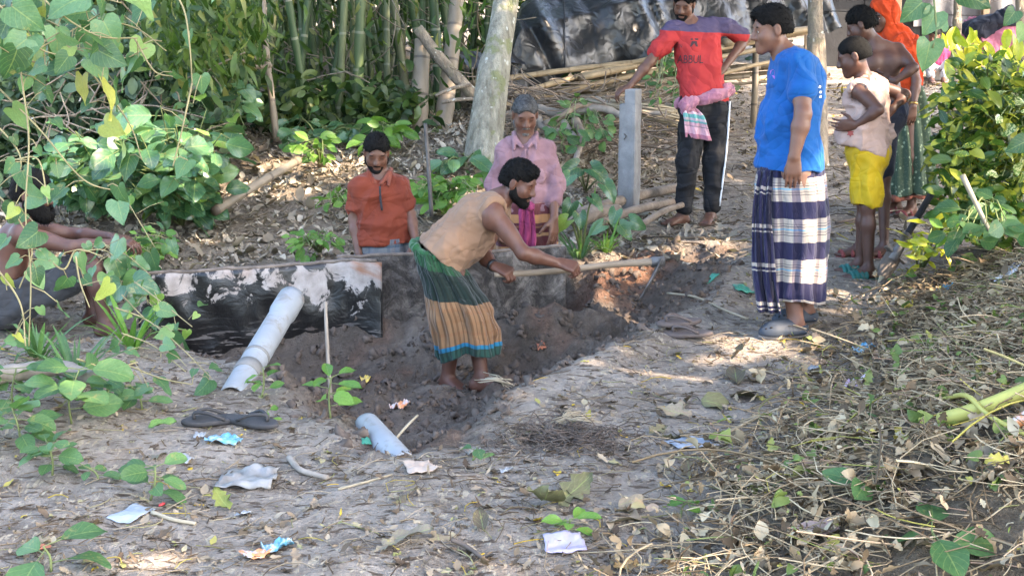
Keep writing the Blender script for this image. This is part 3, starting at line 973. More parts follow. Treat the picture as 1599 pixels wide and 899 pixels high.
# ================================================================== PEOPLE
class Blob:
    """smooth union of simple volumes, turned into one continuous surface"""
    def __init__(s):
        s.p = []; s.cuts = []
    def cone(s, a, b, ra, rb, k=.02, op=1):
        s.p.append(('c', np.asarray(a, float), np.asarray(b, float), ra, rb, k, op)); return s
    def ball(s, c, r, k=.02, op=1):
        return s.cone(c, np.asarray(c, float) + 1e-4, r, r, k, op)
    def ell(s, c, rad, R, k=.02, op=1):
        s.p.append(('e', np.asarray(c, float), np.asarray(rad, float), np.asarray(R, float), 0, k, op)); return s
    def slab(s, a, b, wa, wb, ra, rb, side, k=.03):
        a, b, side = np.asarray(a, float), np.asarray(b, float), nrm(side)
        for t in (-1, 0, 1):
            s.cone(a + side * wa * t, b + side * wb * t, ra, rb, k)
    def cut(s, pt, n, k=.004):
        s.cuts.append((np.asarray(pt, float), nrm(n), k))
    def mesh(s, vox):
        lo = np.full(3, 1e9); hi = -lo
        for q in s.p:
            if q[6] < 0: continue
            if q[0] == 'c':
                r = max(q[3], q[4])
                lo = np.minimum(lo, np.minimum(q[1], q[2]) - r); hi = np.maximum(hi, np.maximum(q[1], q[2]) + r)
            else:
                r = q[2].max(); lo = np.minimum(lo, q[1] - r); hi = np.maximum(hi, q[1] + r)
        lo = lo - 3 * vox; hi = hi + 3 * vox
        n = np.ceil((hi - lo) / vox).astype(int) + 1
        D = np.full(n, .3, np.float32)
        ax = [(lo[i] + vox * np.arange(n[i])).astype(np.float32) for i in range(3)]
        for q in s.p:
            k, op = q[5], q[6]
            m = k + 3 * vox
            if q[0] == 'c':
                r = max(q[3], q[4]); l = np.minimum(q[1], q[2]) - r - m; h = np.maximum(q[1], q[2]) + r + m
            else:
                r = q[2].max(); l = q[1] - r - m; h = q[1] + r + m
            i0 = np.clip(np.floor((l - lo) / vox).astype(int), 0, n); i1 = np.clip(np.ceil((h - lo) / vox).astype(int) + 1, 0, n)
            if np.any(i1 <= i0): continue
            sl = tuple(slice(i0[i], i1[i]) for i in range(3))
            X = ax[0][sl[0]][:, None, None]; Y = ax[1][sl[1]][None, :, None]; Z = ax[2][sl[2]][None, None, :]
            if q[0] == 'c':
                a, b = q[1], q[2]
                e = b - a; ee = float(e @ e) + 1e-12
                px, py, pz = X - a[0], Y - a[1], Z - a[2]
                t = np.clip((px * e[0] + py * e[1] + pz * e[2]) / ee, 0, 1)
                d = np.sqrt((px - e[0] * t) ** 2 + (py - e[1] * t) ** 2 + (pz - e[2] * t) ** 2) - (q[3] + (q[4] - q[3]) * t)
            else:
                R, rad = q[3], q[2]
                px, py, pz = X - q[1][0], Y - q[1][1], Z - q[1][2]
                loc = [px * R[0, j] + py * R[1, j] + pz * R[2, j] for j in range(3)]
                k0 = np.sqrt(sum((loc[j] / rad[j]) ** 2 for j in range(3)))
                k1 = np.sqrt(sum((loc[j] / rad[j] ** 2) ** 2 for j in range(3))) + 1e-9
                d = k0 * (k0 - 1) / k1
            A = D[sl]
            if op > 0:
                hh = np.maximum(k - np.abs(A - d), 0) / k
                D[sl] = np.minimum(A, d) - hh * hh * k * .25
            else:
                d = -d
                hh = np.maximum(k - np.abs(A - d), 0) / k
                D[sl] = np.maximum(A, d) + hh * hh * k * .25
        for pt, nn, k in s.cuts:
            d = ((ax[0] - pt[0]) * nn[0])[:, None, None] + ((ax[1] - pt[1]) * nn[1])[None, :, None] + ((ax[2] - pt[2]) * nn[2])[None, None, :]
            hh = np.maximum(k - np.abs(D - d), 0) / k
            D = np.maximum(D, d) + hh * hh * k * .25
        return surface_net(D, lo, vox)

def surface_net(D, lo, vox):
    S = D < 0
    n = np.array(D.shape)
    c = np.zeros(n - 1, np.int8)
    corners = [(i, j, k) for i in (0, 1) for j in (0, 1) for k in (0, 1)]
    for i, j, k in corners:
        c += S[i:n[0] - 1 + i, j:n[1] - 1 + j, k:n[2] - 1 + k]
    act = (c > 0) & (c < 8)
    idx = np.argwhere(act)
    num = np.zeros((len(idx), 3)); cnt = np.zeros(len(idx))
    val = {cc: D[idx[:, 0] + cc[0], idx[:, 1] + cc[1], idx[:, 2] + cc[2]] for cc in corners}
    for a in corners:
        for axx in range(3):
            if a[axx]: continue
            b = list(a); b[axx] = 1; b = tuple(b)
            va, vb = val[a], val[b]
            cr = (va < 0) != (vb < 0)
            t = np.where(cr, va / np.where(cr, va - vb, 1), 0)
            p = np.array(a, float)[None] + 0 * t[:, None]
            p[:, axx] += t
            num[cr] += p[cr]; cnt[cr] += 1
    v = lo + vox * (idx + num / cnt[:, None])
    vid = np.full(n - 1, -1, np.int64)
    vid[tuple(idx.T)] = np.arange(len(idx))
    F = []
    for axx in range(3):
        b1, b2 = (axx + 1) % 3, (axx + 2) % 3
        sl0 = [slice(None)] * 3; sl1 = [slice(None)] * 3
        sl0[axx] = slice(0, n[axx] - 1); sl1[axx] = slice(1, n[axx])
        s0, s1 = S[tuple(sl0)], S[tuple(sl1)]
        e = np.argwhere(s0 != s1)
        e = e[(e[:, b1] > 0) & (e[:, b2] > 0) & (e[:, b1] < n[b1] - 1) & (e[:, b2] < n[b2] - 1)]
        fl = s0[tuple(e.T)]
        q = []
        for d1, d2 in ((0, 0), (1, 0), (1, 1), (0, 1)):
            g = e.copy(); g[:, b1] -= 1 - d1; g[:, b2] -= 1 - d2
            q.append(vid[tuple(g.T)])
        q = np.stack(q, -1)
        q[~fl] = q[~fl][:, ::-1]
        F.append(q)
    return v, np.concatenate(F)

def vnormals(v, f):
    a, b, c = v[f[:, 0]], v[f[:, 1]], v[f[:, 2]]
    fn = np.cross(b - a, c - a)
    n = np.zeros_like(v)
    for j in range(f.shape[1]):
        for ax in range(3):
            n[:, ax] += np.bincount(f[:, j], fn[:, ax], len(v))
    return n / (np.linalg.norm(n, axis=1, keepdims=True) + 1e-12)

def relax(v, f, it=2, w=.5):
    e = np.concatenate([f[:, [0, 1]], f[:, [1, 2]], f[:, [2, 3]], f[:, [3, 0]]])
    for _ in range(it):
        s = np.zeros_like(v); c = np.bincount(e[:, 0], minlength=len(v)) + np.bincount(e[:, 1], minlength=len(v))
        for ax in range(3):
            s[:, ax] = np.bincount(e[:, 0], v[e[:, 1], ax], len(v)) + np.bincount(e[:, 1], v[e[:, 0], ax], len(v))
        v = v * (1 - w) + w * s / np.maximum(c, 1)[:, None]
    return v

def wrinkle(v, f, amp, dirv, freq=14, seed=0, mask=None):
    """ridged folds running roughly along dirv"""
    n = vnormals(v, f)
    d = nrm(dirv)
    al = v @ d
    pr = v - al[:, None] * d[None]
    q = pr * freq + (al * freq * .28)[:, None] * d[None] + .55 * np.stack([vnoise(v * 5, seed + 3), vnoise(v * 5, seed + 4), vnoise(v * 5, seed + 5)], -1)
    h = 1 - 2.2 * np.abs(vnoise(q, seed)) ** .8 + .35 * (1 - 2 * np.abs(vnoise(q * 1.9 + 7, seed + 8)))
    if mask is not None: h = h * mask
    return v + n * (1.9 * amp * (np.clip(h, -.5, 1.4) - .15))[:, None]

# ---- skin, hair and cloth
def skinmat(name, c):
    m, nt, b, out = newmat(name)
    co = coords(nt, "Object")
    n = noise(nt, 11, 4, co)
    nt.links.new(ramp(nt, n, [(.3, tuple(x * .78 for x in c)), (.7, tuple(min(1, x * 1.12) for x in c))]), b.inputs["Base Color"])
    b.inputs["Roughness"].default_value = .5
    b.inputs["Specular IOR Level"].default_value = .4
    b.inputs["Subsurface Weight"].default_value = .08
    b.inputs["Subsurface Radius"].default_value = (.012, .005, .003)
    bump(nt, noise(nt, 60, 3, co), .15, .004, b)
    return m
SK_mid = skinmat("skin_mid", (.112, .052, .033))
SK_lite = skinmat("skin_light", (.150, .072, .046))
SK_dark = skinmat("skin_dark", (.078, .036, .025))
SK_red = skinmat("skin_red", (.105, .046, .030))
M_hair = simple("black_hair", (.007, .0065, .0062), (.003, .003, .003), .8, 60, 3, .5, .004, spec=.12)
M_hairgrey = simple("greying_hair", (.065, .065, .065), (.008, .008, .008), .6, 55, 3, .4, .004)
M_beardgrey = simple("greying_beard", (.16, .15, .14), (.02, .02, .02), .7, 90, 3, .4, .004)
M_eye = simple("eye_dark", (.02, .012, .01), (.01, .008, .006), .25, 10, 2, 0)
M_eyew = simple("eye_white", (.55, .5, .45), (.5, .45, .4), .3, 10, 2, 0)
M_lip = simple("lip", (.10, .040, .032), (.08, .032, .026), .5, 30, 2, .2, .003)

def clothmat(name, c1, c2=None, rough=.85, scale=5, weave=900, sheen=.2):
    m, nt, b, out = newmat(name)
    co = coords(nt, "Object")
    n = noise(nt, scale, 5, co)
    c2 = c2 or tuple(x * .75 for x in c1)
    c = ramp(nt, n, [(.3, c2), (.68, c1)])
    nt.links.new(c, b.inputs["Base Color"])
    b.inputs["Roughness"].default_value = rough
    b.inputs["Specular IOR Level"].default_value = .2
    b.inputs["Sheen Weight"].default_value = sheen * .3
    cr = mth(nt, 'ABSOLUTE', mth(nt, 'SUBTRACT', noise(nt, 4.5, 1, coords(nt, 'Object', (1, 1, .7)), .4, 1.4), .5))
    cr2 = mth(nt, 'ABSOLUTE', mth(nt, 'SUBTRACT', noise(nt, 8, 1, coords(nt, 'Object', (.6, .6, 1.4)), .4, .9), .5))
    hh = mth(nt, 'ADD', mth(nt, 'POWER', cr, .7), mth(nt, 'MULTIPLY', mth(nt, 'POWER', cr2, .7), .5))
    bump(nt, hh, .55, .05, b)
    return m

def plaid(name, vstops, vper, ustops, uper, umix=.5, umode='MULTIPLY', rough=.85, usmooth='CONSTANT', wob=.004, dirt=.3):
    """checked cloth: bands along v (height, metres) and u (round the body, metres)"""
    m, nt, b, out = newmat(name)
    sp = nt.nodes.new("ShaderNodeSeparateXYZ")
    nt.links.new(nt.nodes.new("ShaderNodeUVMap").outputs[0], sp.inputs[0])
    n = noise(nt, 7, 3, coords(nt, "Object"))
    w = mth(nt, 'MULTIPLY', mth(nt, 'SUBTRACT', n, .5), wob)
    fv = mth(nt, 'FRACT', mth(nt, 'DIVIDE', mth(nt, 'ADD', sp.outputs[1], w), vper))
    fu = mth(nt, 'FRACT', mth(nt, 'DIVIDE', sp.outputs[0], uper))
    cv = ramp(nt, fv, vstops, 'CONSTANT')
    cu = ramp(nt, fu, ustops, usmooth)
    c = mixc(nt, umix, cv, cu, umode)
    c = mixc(nt, dirt, c, ramp(nt, noise(nt, 9, 5, coords(nt, "Object")), [(.3, (.5, .48, .45)), (.7, (1, 1, 1))]), 'MULTIPLY')
    nt.links.new(c, b.inputs["Base Color"])
    b.inputs["Roughness"].default_value = rough
    b.inputs["Specular IOR Level"].default_value = .2
    b.inputs["Sheen Weight"].default_value = .15
    cr = mth(nt, 'ABSOLUTE', mth(nt, 'SUBTRACT', noise(nt, 8, 3, coords(nt, 'Object', (1, 1, .35)), .5, 1.2), .5))
    bump(nt, mth(nt, 'POWER', cr, .5), .6, .025, b)
    return m

def finish(name, blob, vox, mat, parent, wr=None, it=1, hairy=None):
    v, f = blob.mesh(vox)
    if it: v = relax(v, f, it)
    if wr:
        for w in (wr if isinstance(wr, list) else [wr]):
            v = wrinkle(v, f, *w)
    if hairy:
        # short strands standing off the surface, same mesh
        cnt, ln, comb = hairy
        n = vnormals(v, f)
        r = np.random.default_rng(len(v))
        k = r.integers(len(v), size=cnt)
        d = n[k] * .6 + r.normal(size=(cnt, 3)) * .35 + np.asarray(comb)
        d /= np.linalg.norm(d, axis=1, keepdims=True)
        sd = np.cross(d, r.normal(size=(cnt, 3))); sd /= np.linalg.norm(sd, axis=1, keepdims=True)
        L = r.uniform(.5, 1, cnt)[:, None] * ln
        a = v[k] - n[k] * .002
        tv = np.stack([a - sd * .0018, a + sd * .0018, a + d * L], 1).reshape(-1, 3)
        tri = np.arange(3 * cnt).reshape(-1, 3) + len(v)
        f3 = np.concatenate([f[:, [0, 1, 2]], f[:, [0, 2, 3]], tri])
        v = np.concatenate([v, tv]); f = f3
    o = obj(name, np_mesh(name, v - np.array(parent.location), f, mat), parent)
    return o

def small_ell(name, c, rad, R, mat, parent, n=10):
    """small ellipsoid part"""
    u, w = np.meshgrid(np.linspace(0, 2 * math.pi, n + 1)[:-1], np.linspace(.02, math.pi - .02, 7))
    s = np.stack([np.cos(u) * np.sin(w), np.sin(u) * np.sin(w), np.cos(w)], -1).reshape(-1, 3) * np.asarray(rad)
    f = []
    for i in range(6):
        for j in range(n):
            f.append([i * n + j, i * n + (j + 1) % n, (i + 1) * n + (j + 1) % n, (i + 1) * n + j])
    v = s @ np.asarray(R).T + np.asarray(c) - np.array(parent.location)
    return obj(name, np_mesh(name, v, np.array(f), mat), parent)

class Head:
    """head frame: origin mid-head, f face direction, u up, r to the person's right"""
    def __init__(s, c, f, u, sc=1.0):
        s.c = np.asarray(c, float); s.f = nrm(f); u = np.asarray(u, float)
        s.u = nrm(u - s.f * (u @ s.f)); s.r = np.cross(s.f, s.u); s.sc = sc
        s.R = np.stack([s.r, s.f, s.u], -1)
    def at(s, r, f, u):
        return s.c + (s.r * r + s.f * f + s.u * u) * s.sc
    def add(s, B, ears=True):
        k = s.sc
        E = lambda r, f, u, a, b, c, kk=.02, op=1: B.ell(s.at(r, f, u), (a * k, b * k, c * k), s.R, kk, op)
        E(0, -.012, .030, .072, .092, .082)
        E(0, .020, -.045, .055, .066, .062, .03)
        for sg in (-1, 1):
            E(sg * .036, .052, -.030, .026, .026, .030, .03)
            B.cone(s.at(sg * .054, .0, -.045), s.at(sg * .012, .062, -.098), .020 * k, .017 * k, .025)
        B.ball(s.at(0, .066, -.094), .021 * k, .02)
        B.cone(s.at(-.036, .070, .022), s.at(.036, .070, .022), .014 * k, .014 * k, .02)
        for sg in (-1, 1):
            E(sg * .031, .094, .002, .017, .014, .012, .012, -1)
            E(sg * .031, .070, .002, .016, .014, .013, .006)
        B.cone(s.at(0, .084, .012), s.at(0, .103, -.031), .008 * k, .013 * k, .012)
        for sg in (-1, 1):
            B.ball(s.at(sg * .012, .092, -.035), .0095 * k, .008)
        B.cone(s.at(-.018, .080, -.064), s.at(.018, .080, -.064), .008 * k, .008 * k, .008)
        B.cone(s.at(-.015, .079, -.077), s.at(.015, .079, -.077), .0085 * k, .0085 * k, .008)
        if ears:
            for sg in (-1, 1):
                B.ell(s.at(sg * .077, -.008, -.004), (.010 * k, .020 * k, .033 * k), s.R, .01)
                B.ell(s.at(sg * .088, -.002, .0), (.006 * k, .010 * k, .018 * k), s.R, .006, -1)
    def hair(s, thick=.012, back=-.065, side=-.02, front=.078, top=0.0, fringe=0.0):
        """cap of hair; returns a Blob"""
        k = s.sc; H = Blob()
        H.ell(s.at(0, -.014, .030 + top * .5), ((.073 + thick) * k, (.093 + thick) * k, (.082 + thick + top) * k), s.R, .01)
        H.ell(s.at(0, -.05, -.005), ((.066 + thick) * k, (.060 + thick) * k, .075 * k), s.R, .02)
        if fringe:
            H.ell(s.at(.01, .055, .088), (.05 * k, .035 * k, .03 * k), s.R, .03)
        # face opening and neck line
        H.ell(s.at(0, front + .045, -.030), (.074 * k, .088 * k, .112 * k), s.R, .010, -1)
        for sg in (-1, 1):
            H.ell(s.at(sg * .085, .060, -.03), (.045 * k, .060 * k, .082 * k), s.R, .012, -1)
            H.ell(s.at(sg * .088, -.004, -.01), (.022 * k, .024 * k, .038 * k), s.R, .008, -1)
        H.cut(s.at(0, 0, back), -s.u)
        return H
    def beard(s, thick=.007, full=1.0):
        k = s.sc; Bd = Blob()
        Bd.ell(s.at(0, .022, -.052), ((.057 + thick) * k, (.066 + thick) * k, (.060 + thick) * k), s.R, .02)
        for sg in (-1, 1):
            Bd.cone(s.at(sg * .058, .004, -.02), s.at(sg * .052, .012, -.06), .014 * k, .018 * k, .02)
            Bd.cone(s.at(sg * .052, .0, -.05), s.at(sg * .012, .064, -.100), (.020 + thick) * k, (.018 + thick) * k, .02)
        Bd.ball(s.at(0, .070, -.098), (.022 + thick * full) * k, .02)
        # cheeks, nose and mouth stay bare
        Bd.ell(s.at(0, .105, -.012), (.060 * k, .075 * k, .042 * k), s.R, .015, -1)
        Bd.ell(s.at(0, .100, -.070), (.022 * k, .03 * k, .011 * k), s.R, .006, -1)
        Bd.ell(s.at(0, -.06, -.05), (.12 * k, .055 * k, .12 * k), s.R, .01, -1)
        Bd.cut(s.at(0, 0, -.012), s.u)
        return Bd
    def moustache(s):
        M = Blob(); k = s.sc
        for sg in (-1, 1):
            M.cone(s.at(0, .092, -.051), s.at(sg * .022, .082, -.058), .006 * k, .005 * k, .006)
        return M
    def face(s, parent, look_down=True, brow=M_hair):
        k = s.sc
        for sg in (-1, 1):
            small_ell("eyebrow", s.at(sg * .031, .0815, .022), (.016 * k, .005 * k, .0032 * k), s.R, brow, parent)
            small_ell("eye", s.at(sg * .031, .0795, -.002), (.0105 * k, .0055 * k, (.0022 if look_down else .0042) * k), s.R, M_eyew if not look_down else M_eye, parent)
            if not look_down:
                small_ell("pupil", s.at(sg * .031, .0845, -.002), (.005 * k, .003 * k, .0045 * k), s.R, M_eye, parent)
        small_ell("lips", s.at(0, .0845, -.0705), (.020 * k, .0045 * k, .010 * k), s.R, M_lip, parent)

def add_hand(B, w, d, n, t, curl=(.3, .5, .4), sz=1.0, spread=.25, thumb=(.6, .8, .25)):
    """w wrist, d finger direction, n way the palm faces, t thumb side"""
    d = nrm(d); n = nrm(np.asarray(n, float) - d * (np.asarray(n) @ d)); t = np.asarray(t, float); t = nrm(t - d * (t @ d) - n * (t @ n))
    w = np.asarray(w, float)
    ln = [(.040, .026, .021), (.045, .029, .022), (.042, .027, .021), (.032, .020, .018)]
    for i in range(4):
        off = (.030 - .0205 * i)
        base = w + (d * (.088 - .004 * abs(i - 1)) + t * off) * sz
        B.cone(w + t * off * .55 * sz, base, .0145 * sz, .0115 * sz, .012)
        a = 0; p = base
        dd0 = nrm(d + t * spread * (.33 - .22 * i))
        for j in range(3):
            a += curl[j]
            q = p + (dd0 * math.cos(a) + n * math.sin(a)) * ln[i][j] * sz
            B.cone(p, q, (.0098 - .0012 * j) * sz, (.0090 - .0012 * j) * sz, .003)
            p = q
    B.ell(w + (d * .05 + n * .004) * sz, (.034 * sz, .045 * sz, .013 * sz), np.stack([t, d, n], -1), .015)
    p0 = w + (d * .022 + t * .022 + n * .006) * sz
    td = nrm(d * thumb[0] + t * thumb[1] + n * thumb[2])
    p1 = p0 + td * .044 * sz
    p2 = p1 + nrm(td * .6 + d * .5 + n * .35) * .034 * sz
    p3 = p2 + nrm(td * .3 + d * .6 + n * .5) * .026 * sz
    B.cone(w + d * .01 * sz, p1, .016 * sz, .0125 * sz, .012)
    B.cone(p1, p2, .0120 * sz, .0108 * sz, .005); B.cone(p2, p3, .0105 * sz, .0085 * sz, .004)

def add_foot(B, ank, d, sz=1.0, up=(0, 0, 1)):
    """ankle joint about 7 cm above the sole"""
    d = np.asarray(d, float); d[2] = 0; d = nrm(d); up = np.asarray(up, float); s = np.cross(d, up)
    a = np.asarray(ank, float)
    B.cone(a, a - up * .030 * sz - d * .02 * sz, .036 * sz, .036 * sz, .02)
    B.ball(a - up * .042 * sz - d * .040 * sz, .029 * sz, .02)
    ball = a - up * .054 * sz + d * .115 * sz
    for o_, r in ((-.022, .020), (0, .022), (.022, .020)):
        B.cone(a - up * .022 * sz + d * .02 * sz + s * o_ * .5 * sz, ball + s * o_ * 1.2 * sz, .030 * sz, r * .86 * sz, .02)
        B.cone(a - up * .048 * sz - d * .03 * sz + s * o_ * .6 * sz, ball + s * o_ * sz, .022 * sz, .018 * sz, .02)
    for i in range(5):
        o_ = .032 - .0165 * i
        p = ball + s * o_ * sz
        B.cone(p, p + (d * (.052 - .007 * i) - up * .006) * sz, (.0115 if i else .0135) * sz, (.009 if i else .0115) * sz, .006)

def mid(a, b, t=.5):
    return np.asarray(a) * (1 - t) + np.asarray(b) * t

def add_body(B, j, sz=1.0, arms=True, legs=True, thin=1.0, fe=1.0):
    """j: joints. pelvis, chest, neck, head (Head), shR, shL, elR, ... hipR, knR, anR"""
    side = nrm(j['shR'] - j['shL'])
    hs = nrm(j['hipR'] - j['hipL'])
    B.slab(j['pelvis'], mid(j['pelvis'], j['chest'], .45), .068 * sz, .050 * sz, .090 * sz * thin, .080 * sz * thin, hs, .04)
    B.slab(mid(j['pelvis'], j['chest'], .45), j['chest'], .050 * sz, .062 * sz, .080 * sz * thin, .092 * sz * thin, side, .04)
    B.slab(j['chest'], mid(j['chest'], j['neck'], .62), .062 * sz, .060 * sz, .088 * sz * thin, .052 * sz, side, .04)
    h = j['head']
    B.cone(j['neck'], h.at(0, -.018, -.055), .054 * sz * thin, .050 * h.sc, .03)
    B.cone(mid(j['neck'], j['chest'], .25), j['neck'], .062 * sz, .055 * sz, .03)
    h.add(B)
    for s in 'RL':
        B.cone(mid(j['neck'], j['chest'], .25), j['sh' + s], .05 * sz, .052 * sz * thin, .04)
        if arms:
            e, w = j['el' + s], j['wr' + s]
            B.cone(j['sh' + s], e, .050 * sz * thin, .037 * sz * thin, .03)
            B.ell(mid(j['sh' + s], e, .45), (.043 * sz * thin, .09 * sz, .045 * sz * thin), frame(e - j['sh' + s], (0.3, -1, 0.2)), .03)
            B.cone(e, mid(e, w, .3), .037 * sz * thin, .039 * sz * thin, .02)
            B.cone(mid(e, w, .3), w, .039 * sz * thin, .025 * sz * thin, .02)
        if legs:
            k_, a = j['kn' + s], j['an' + s]
            B.cone(j['hip' + s], k_, .082 * sz * thin, .054 * sz * thin, .04)
            B.cone(k_, mid(k_, a, .3), .052 * sz * thin, .052 * sz * thin, .03)
            B.cone(mid(k_, a, .3), a, .052 * sz * thin, .035 * sz * thin, .03)

def add_shirt(S, j, sz=1.0, puff=.018, sleeve=(.55, .55), forearm=(0, 0), hem=.0, thin=1.0, loose=.0, collar=True):
    """cloth round the torso and the upper arms; sleeve = share of the upper arm, forearm = share of the forearm"""
    side = nrm(j['shR'] - j['shL']); hs = nrm(j['hipR'] - j['hipL'])
    low = j['pelvis'] + (j['pelvis'] - j['chest']) * hem
    wst = mid(low, j['chest'], .5)
    r = puff
    S.slab(low, wst, (.070 + loose * .5) * sz, (.055 + loose * .4) * sz, (.096 * thin + r + loose * .6) * sz, (.088 * thin + r + loose * .4) * sz, hs, .04)
    S.slab(wst, j['chest'], (.055 + loose * .4) * sz, .065 * sz, (.086 * thin + r + loose * .4) * sz, (.095 * thin + r) * sz, side, .04)
    S.slab(j['chest'], mid(j['chest'], j['neck'], .62), .065 * sz, .062 * sz, (.090 * thin + r) * sz, (.050 + r * .7) * sz, side, .04)
    for q, s in enumerate('RL'):
        S.cone(mid(j['neck'], j['chest'], .25), j['sh' + s], (.048 + r * .6) * sz, (.054 * thin + r) * sz, .04)
        if sleeve[q] > 0:
            e = j['el' + s]
            end = mid(j['sh' + s], e, sleeve[q])
            S.cone(j['sh' + s], end, (.054 * thin + r) * sz, (.049 * thin + r * 1.3) * sz, .02)
            if forearm[q] > 0:
                S.cone(end, e, (.048 * thin + r) * sz, (.042 * thin + r) * sz, .02)
                S.cone(e, mid(e, j['wr' + s], forearm[q]), (.042 * thin + r) * sz, (.036 * thin + r) * sz, .03)

def loft(name, rings, mat, parent, rows=46, seg=96, folds=None, amp=(.0, .03), seed=0, wr=.0, v0=0.0, thick=.004, uscale=1.0):
    """skirt-like cloth: rings = (centre, half width vector, half depth vector); folds grow downwards"""
    rr = np.random.default_rng(seed)
    C = curve_pts([r[0] for r in rings], rows); A = curve_pts([r[1] for r in rings], rows); D = curve_pts([r[2] for r in rings], rows)
    ph = np.linspace(0, 2 * math.pi, seg + 1)
    ks = folds or [(4, .5), (7, .55), (11, .5), (17, .40), (26, .22)]
    phs = [rr.uniform(0, 6.28) for _ in ks]
    V = np.zeros((rows, seg + 1, 3)); UV = np.zeros((rows, seg + 1, 2))
    vl = v0
    hv = rr.normal(size=9); hv[-1] = hv[0]
    for i in range(rows):
        t = i / (rows - 1)
        am = amp[0] + (amp[1] - amp[0]) * t
        dr = sum(w * np.sin(k * ph + p + 1.2 * t * math.sin(p)) for (k, w), p in zip(ks, phs)) * am
        dr = dr + (am * 1.1 + .003) * (.45 - np.abs(vnoise(np.stack([np.cos(ph) * 4.5 + t * .8, np.sin(ph) * 4.5, np.full_like(ph, t * 1.6)], -1), seed + 3))) * 1.6
        dr = dr + wr * vnoise(np.stack([np.cos(ph) * 3, np.sin(ph) * 3, np.full_like(ph, t * 9)], -1), seed)
        dr[-1] = dr[0]
        rad = math.sqrt(np.linalg.norm(A[i]) * np.linalg.norm(D[i]))
        V[i] = C[i] + (np.cos(ph)[:, None] * A[i] + np.sin(ph)[:, None] * D[i]) * (1 + dr / rad)[:, None]
        V[i, :, 2] += t * t * .016 * np.interp(ph, np.linspace(0, 2 * math.pi, 9), hv)
        if i: vl += np.linalg.norm(C[i] - C[i - 1])
        UV[i, :, 0] = ph / (2 * math.pi) * 2 * math.pi * .17 * uscale
        UV[i, :, 1] = vl
    n = seg + 1
    i = (np.arange(n - 1)[None] + (np.arange(rows - 1) * n)[:, None])
    f = np.stack([i, i + n, i + n + 1, i + 1], -1).reshape(-1, 4)
    o = obj(name, np_mesh(name, V.reshape(-1, 3) - np.array(parent.location), f, mat, UV.reshape(-1, 2)), parent)
    if thick:
        md = o.modifiers.new("thickness", 'SOLIDIFY'); md.thickness = thick; md.offset = 0
    return o

def cloth_strip(name, ctrl, widths, wdir, mat, parent, rows=30, cols=12, amp=.01, seed=0):
    """a hanging strip of cloth along control points, wdir across, gathered in pleats"""
    c = curve_pts(ctrl, rows)
    w = np.interp(np.linspace(0, 1, rows), np.linspace(0, 1, len(widths)), widths)
    wd = nrm(wdir)
    u = np.linspace(-1, 1, cols)
    t = np.gradient(c, axis=0)
    V = []; UV = []
    L = np.concatenate([[0], np.cumsum(np.linalg.norm(np.diff(c, axis=0), axis=1))])
    for i in range(rows):
        nn = nrm(np.cross(wd, t[i]))
        z = amp * np.sin(u * 7 + seed + i * .12) + amp * .6 * np.sin(u * 15 + seed * 2 - i * .2)
        V.append(c[i] + wd * (u * w[i])[:, None] + nn * z[:, None]); UV.append(np.stack([u * w[i], np.full(cols, L[i])], -1))
    V = np.concatenate(V); UV = np.concatenate(UV)
    i = (np.arange(cols - 1)[None] + (np.arange(rows - 1) * cols)[:, None])
    f = np.stack([i, i + 1, i + 1 + cols, i + cols], -1).reshape(-1, 4)
    o = obj(name, np_mesh(name, V - np.array(parent.location), f, mat, UV), parent)
    md = o.modifiers.new("thickness", 'SOLIDIFY'); md.thickness = .006
    return o
from mathutils.bvhtree import BVHTree

def foot_z(p, sz=1.0):
    p = np.array(p, float); p[2] = zg1(p[0], p[1]) + .070 * sz
    return p

def bvh_of(o):
    me = o.data
    off = np.array(o.parent.location) if o.parent else np.zeros(3)
    vs = [tuple(np.array(v.co) + off) for v in me.vertices]
    return BVHTree.FromPolygons(vs, [tuple(p.vertices) for p in me.polygons])

def decal(name, pts, faces, bvh, raydir, mat, parent, lift=.003):
    """lay flat print (world points) on a cloth surface along raydir"""
    out = []
    for p in pts:
        h = bvh.ray_cast(Vector(p) - Vector(raydir) * .6, Vector(raydir))
        q = np.array(h[0]) if h[0] is not None else np.asarray(p)
        out.append(q - nrm(raydir) * lift)
    me = bpy.data.meshes.new(name)
    me.from_pydata([tuple(q - np.array(parent.location)) for q in out], [], [list(f) for f in faces])
    me.materials.append(mat)
    return obj(name, me, parent)

def text_geo(body, size, origin, right, up):
    c = bpy.data.curves.new("text", 'FONT'); c.body = body; c.size = size
    c.resolution_u = 3
    o = bpy.data.objects.new("text", c); COL.objects.link(o)
    bpy.context.view_layer.update()
    me = o.to_mesh()
    pts = [origin + right * v.co.x + up * v.co.y for v in me.vertices]
    fs = [tuple(p.vertices) for p in me.polygons]
    o.to_mesh_clear(); bpy.data.objects.remove(o); bpy.data.curves.remove(c)
    return pts, fs

def sole_pts(L=.26, W=.095, n=28):
    t = np.linspace(0, 2 * math.pi, n, endpoint=False)
    x = np.cos(t); y = np.sin(t)
    w = W / 2 * (1 + .16 * x - .18 * np.exp(-((x + .1) / .35) ** 2))
    return np.stack([x * L / 2, y * w * (1 - .12 * x * x)], -1)

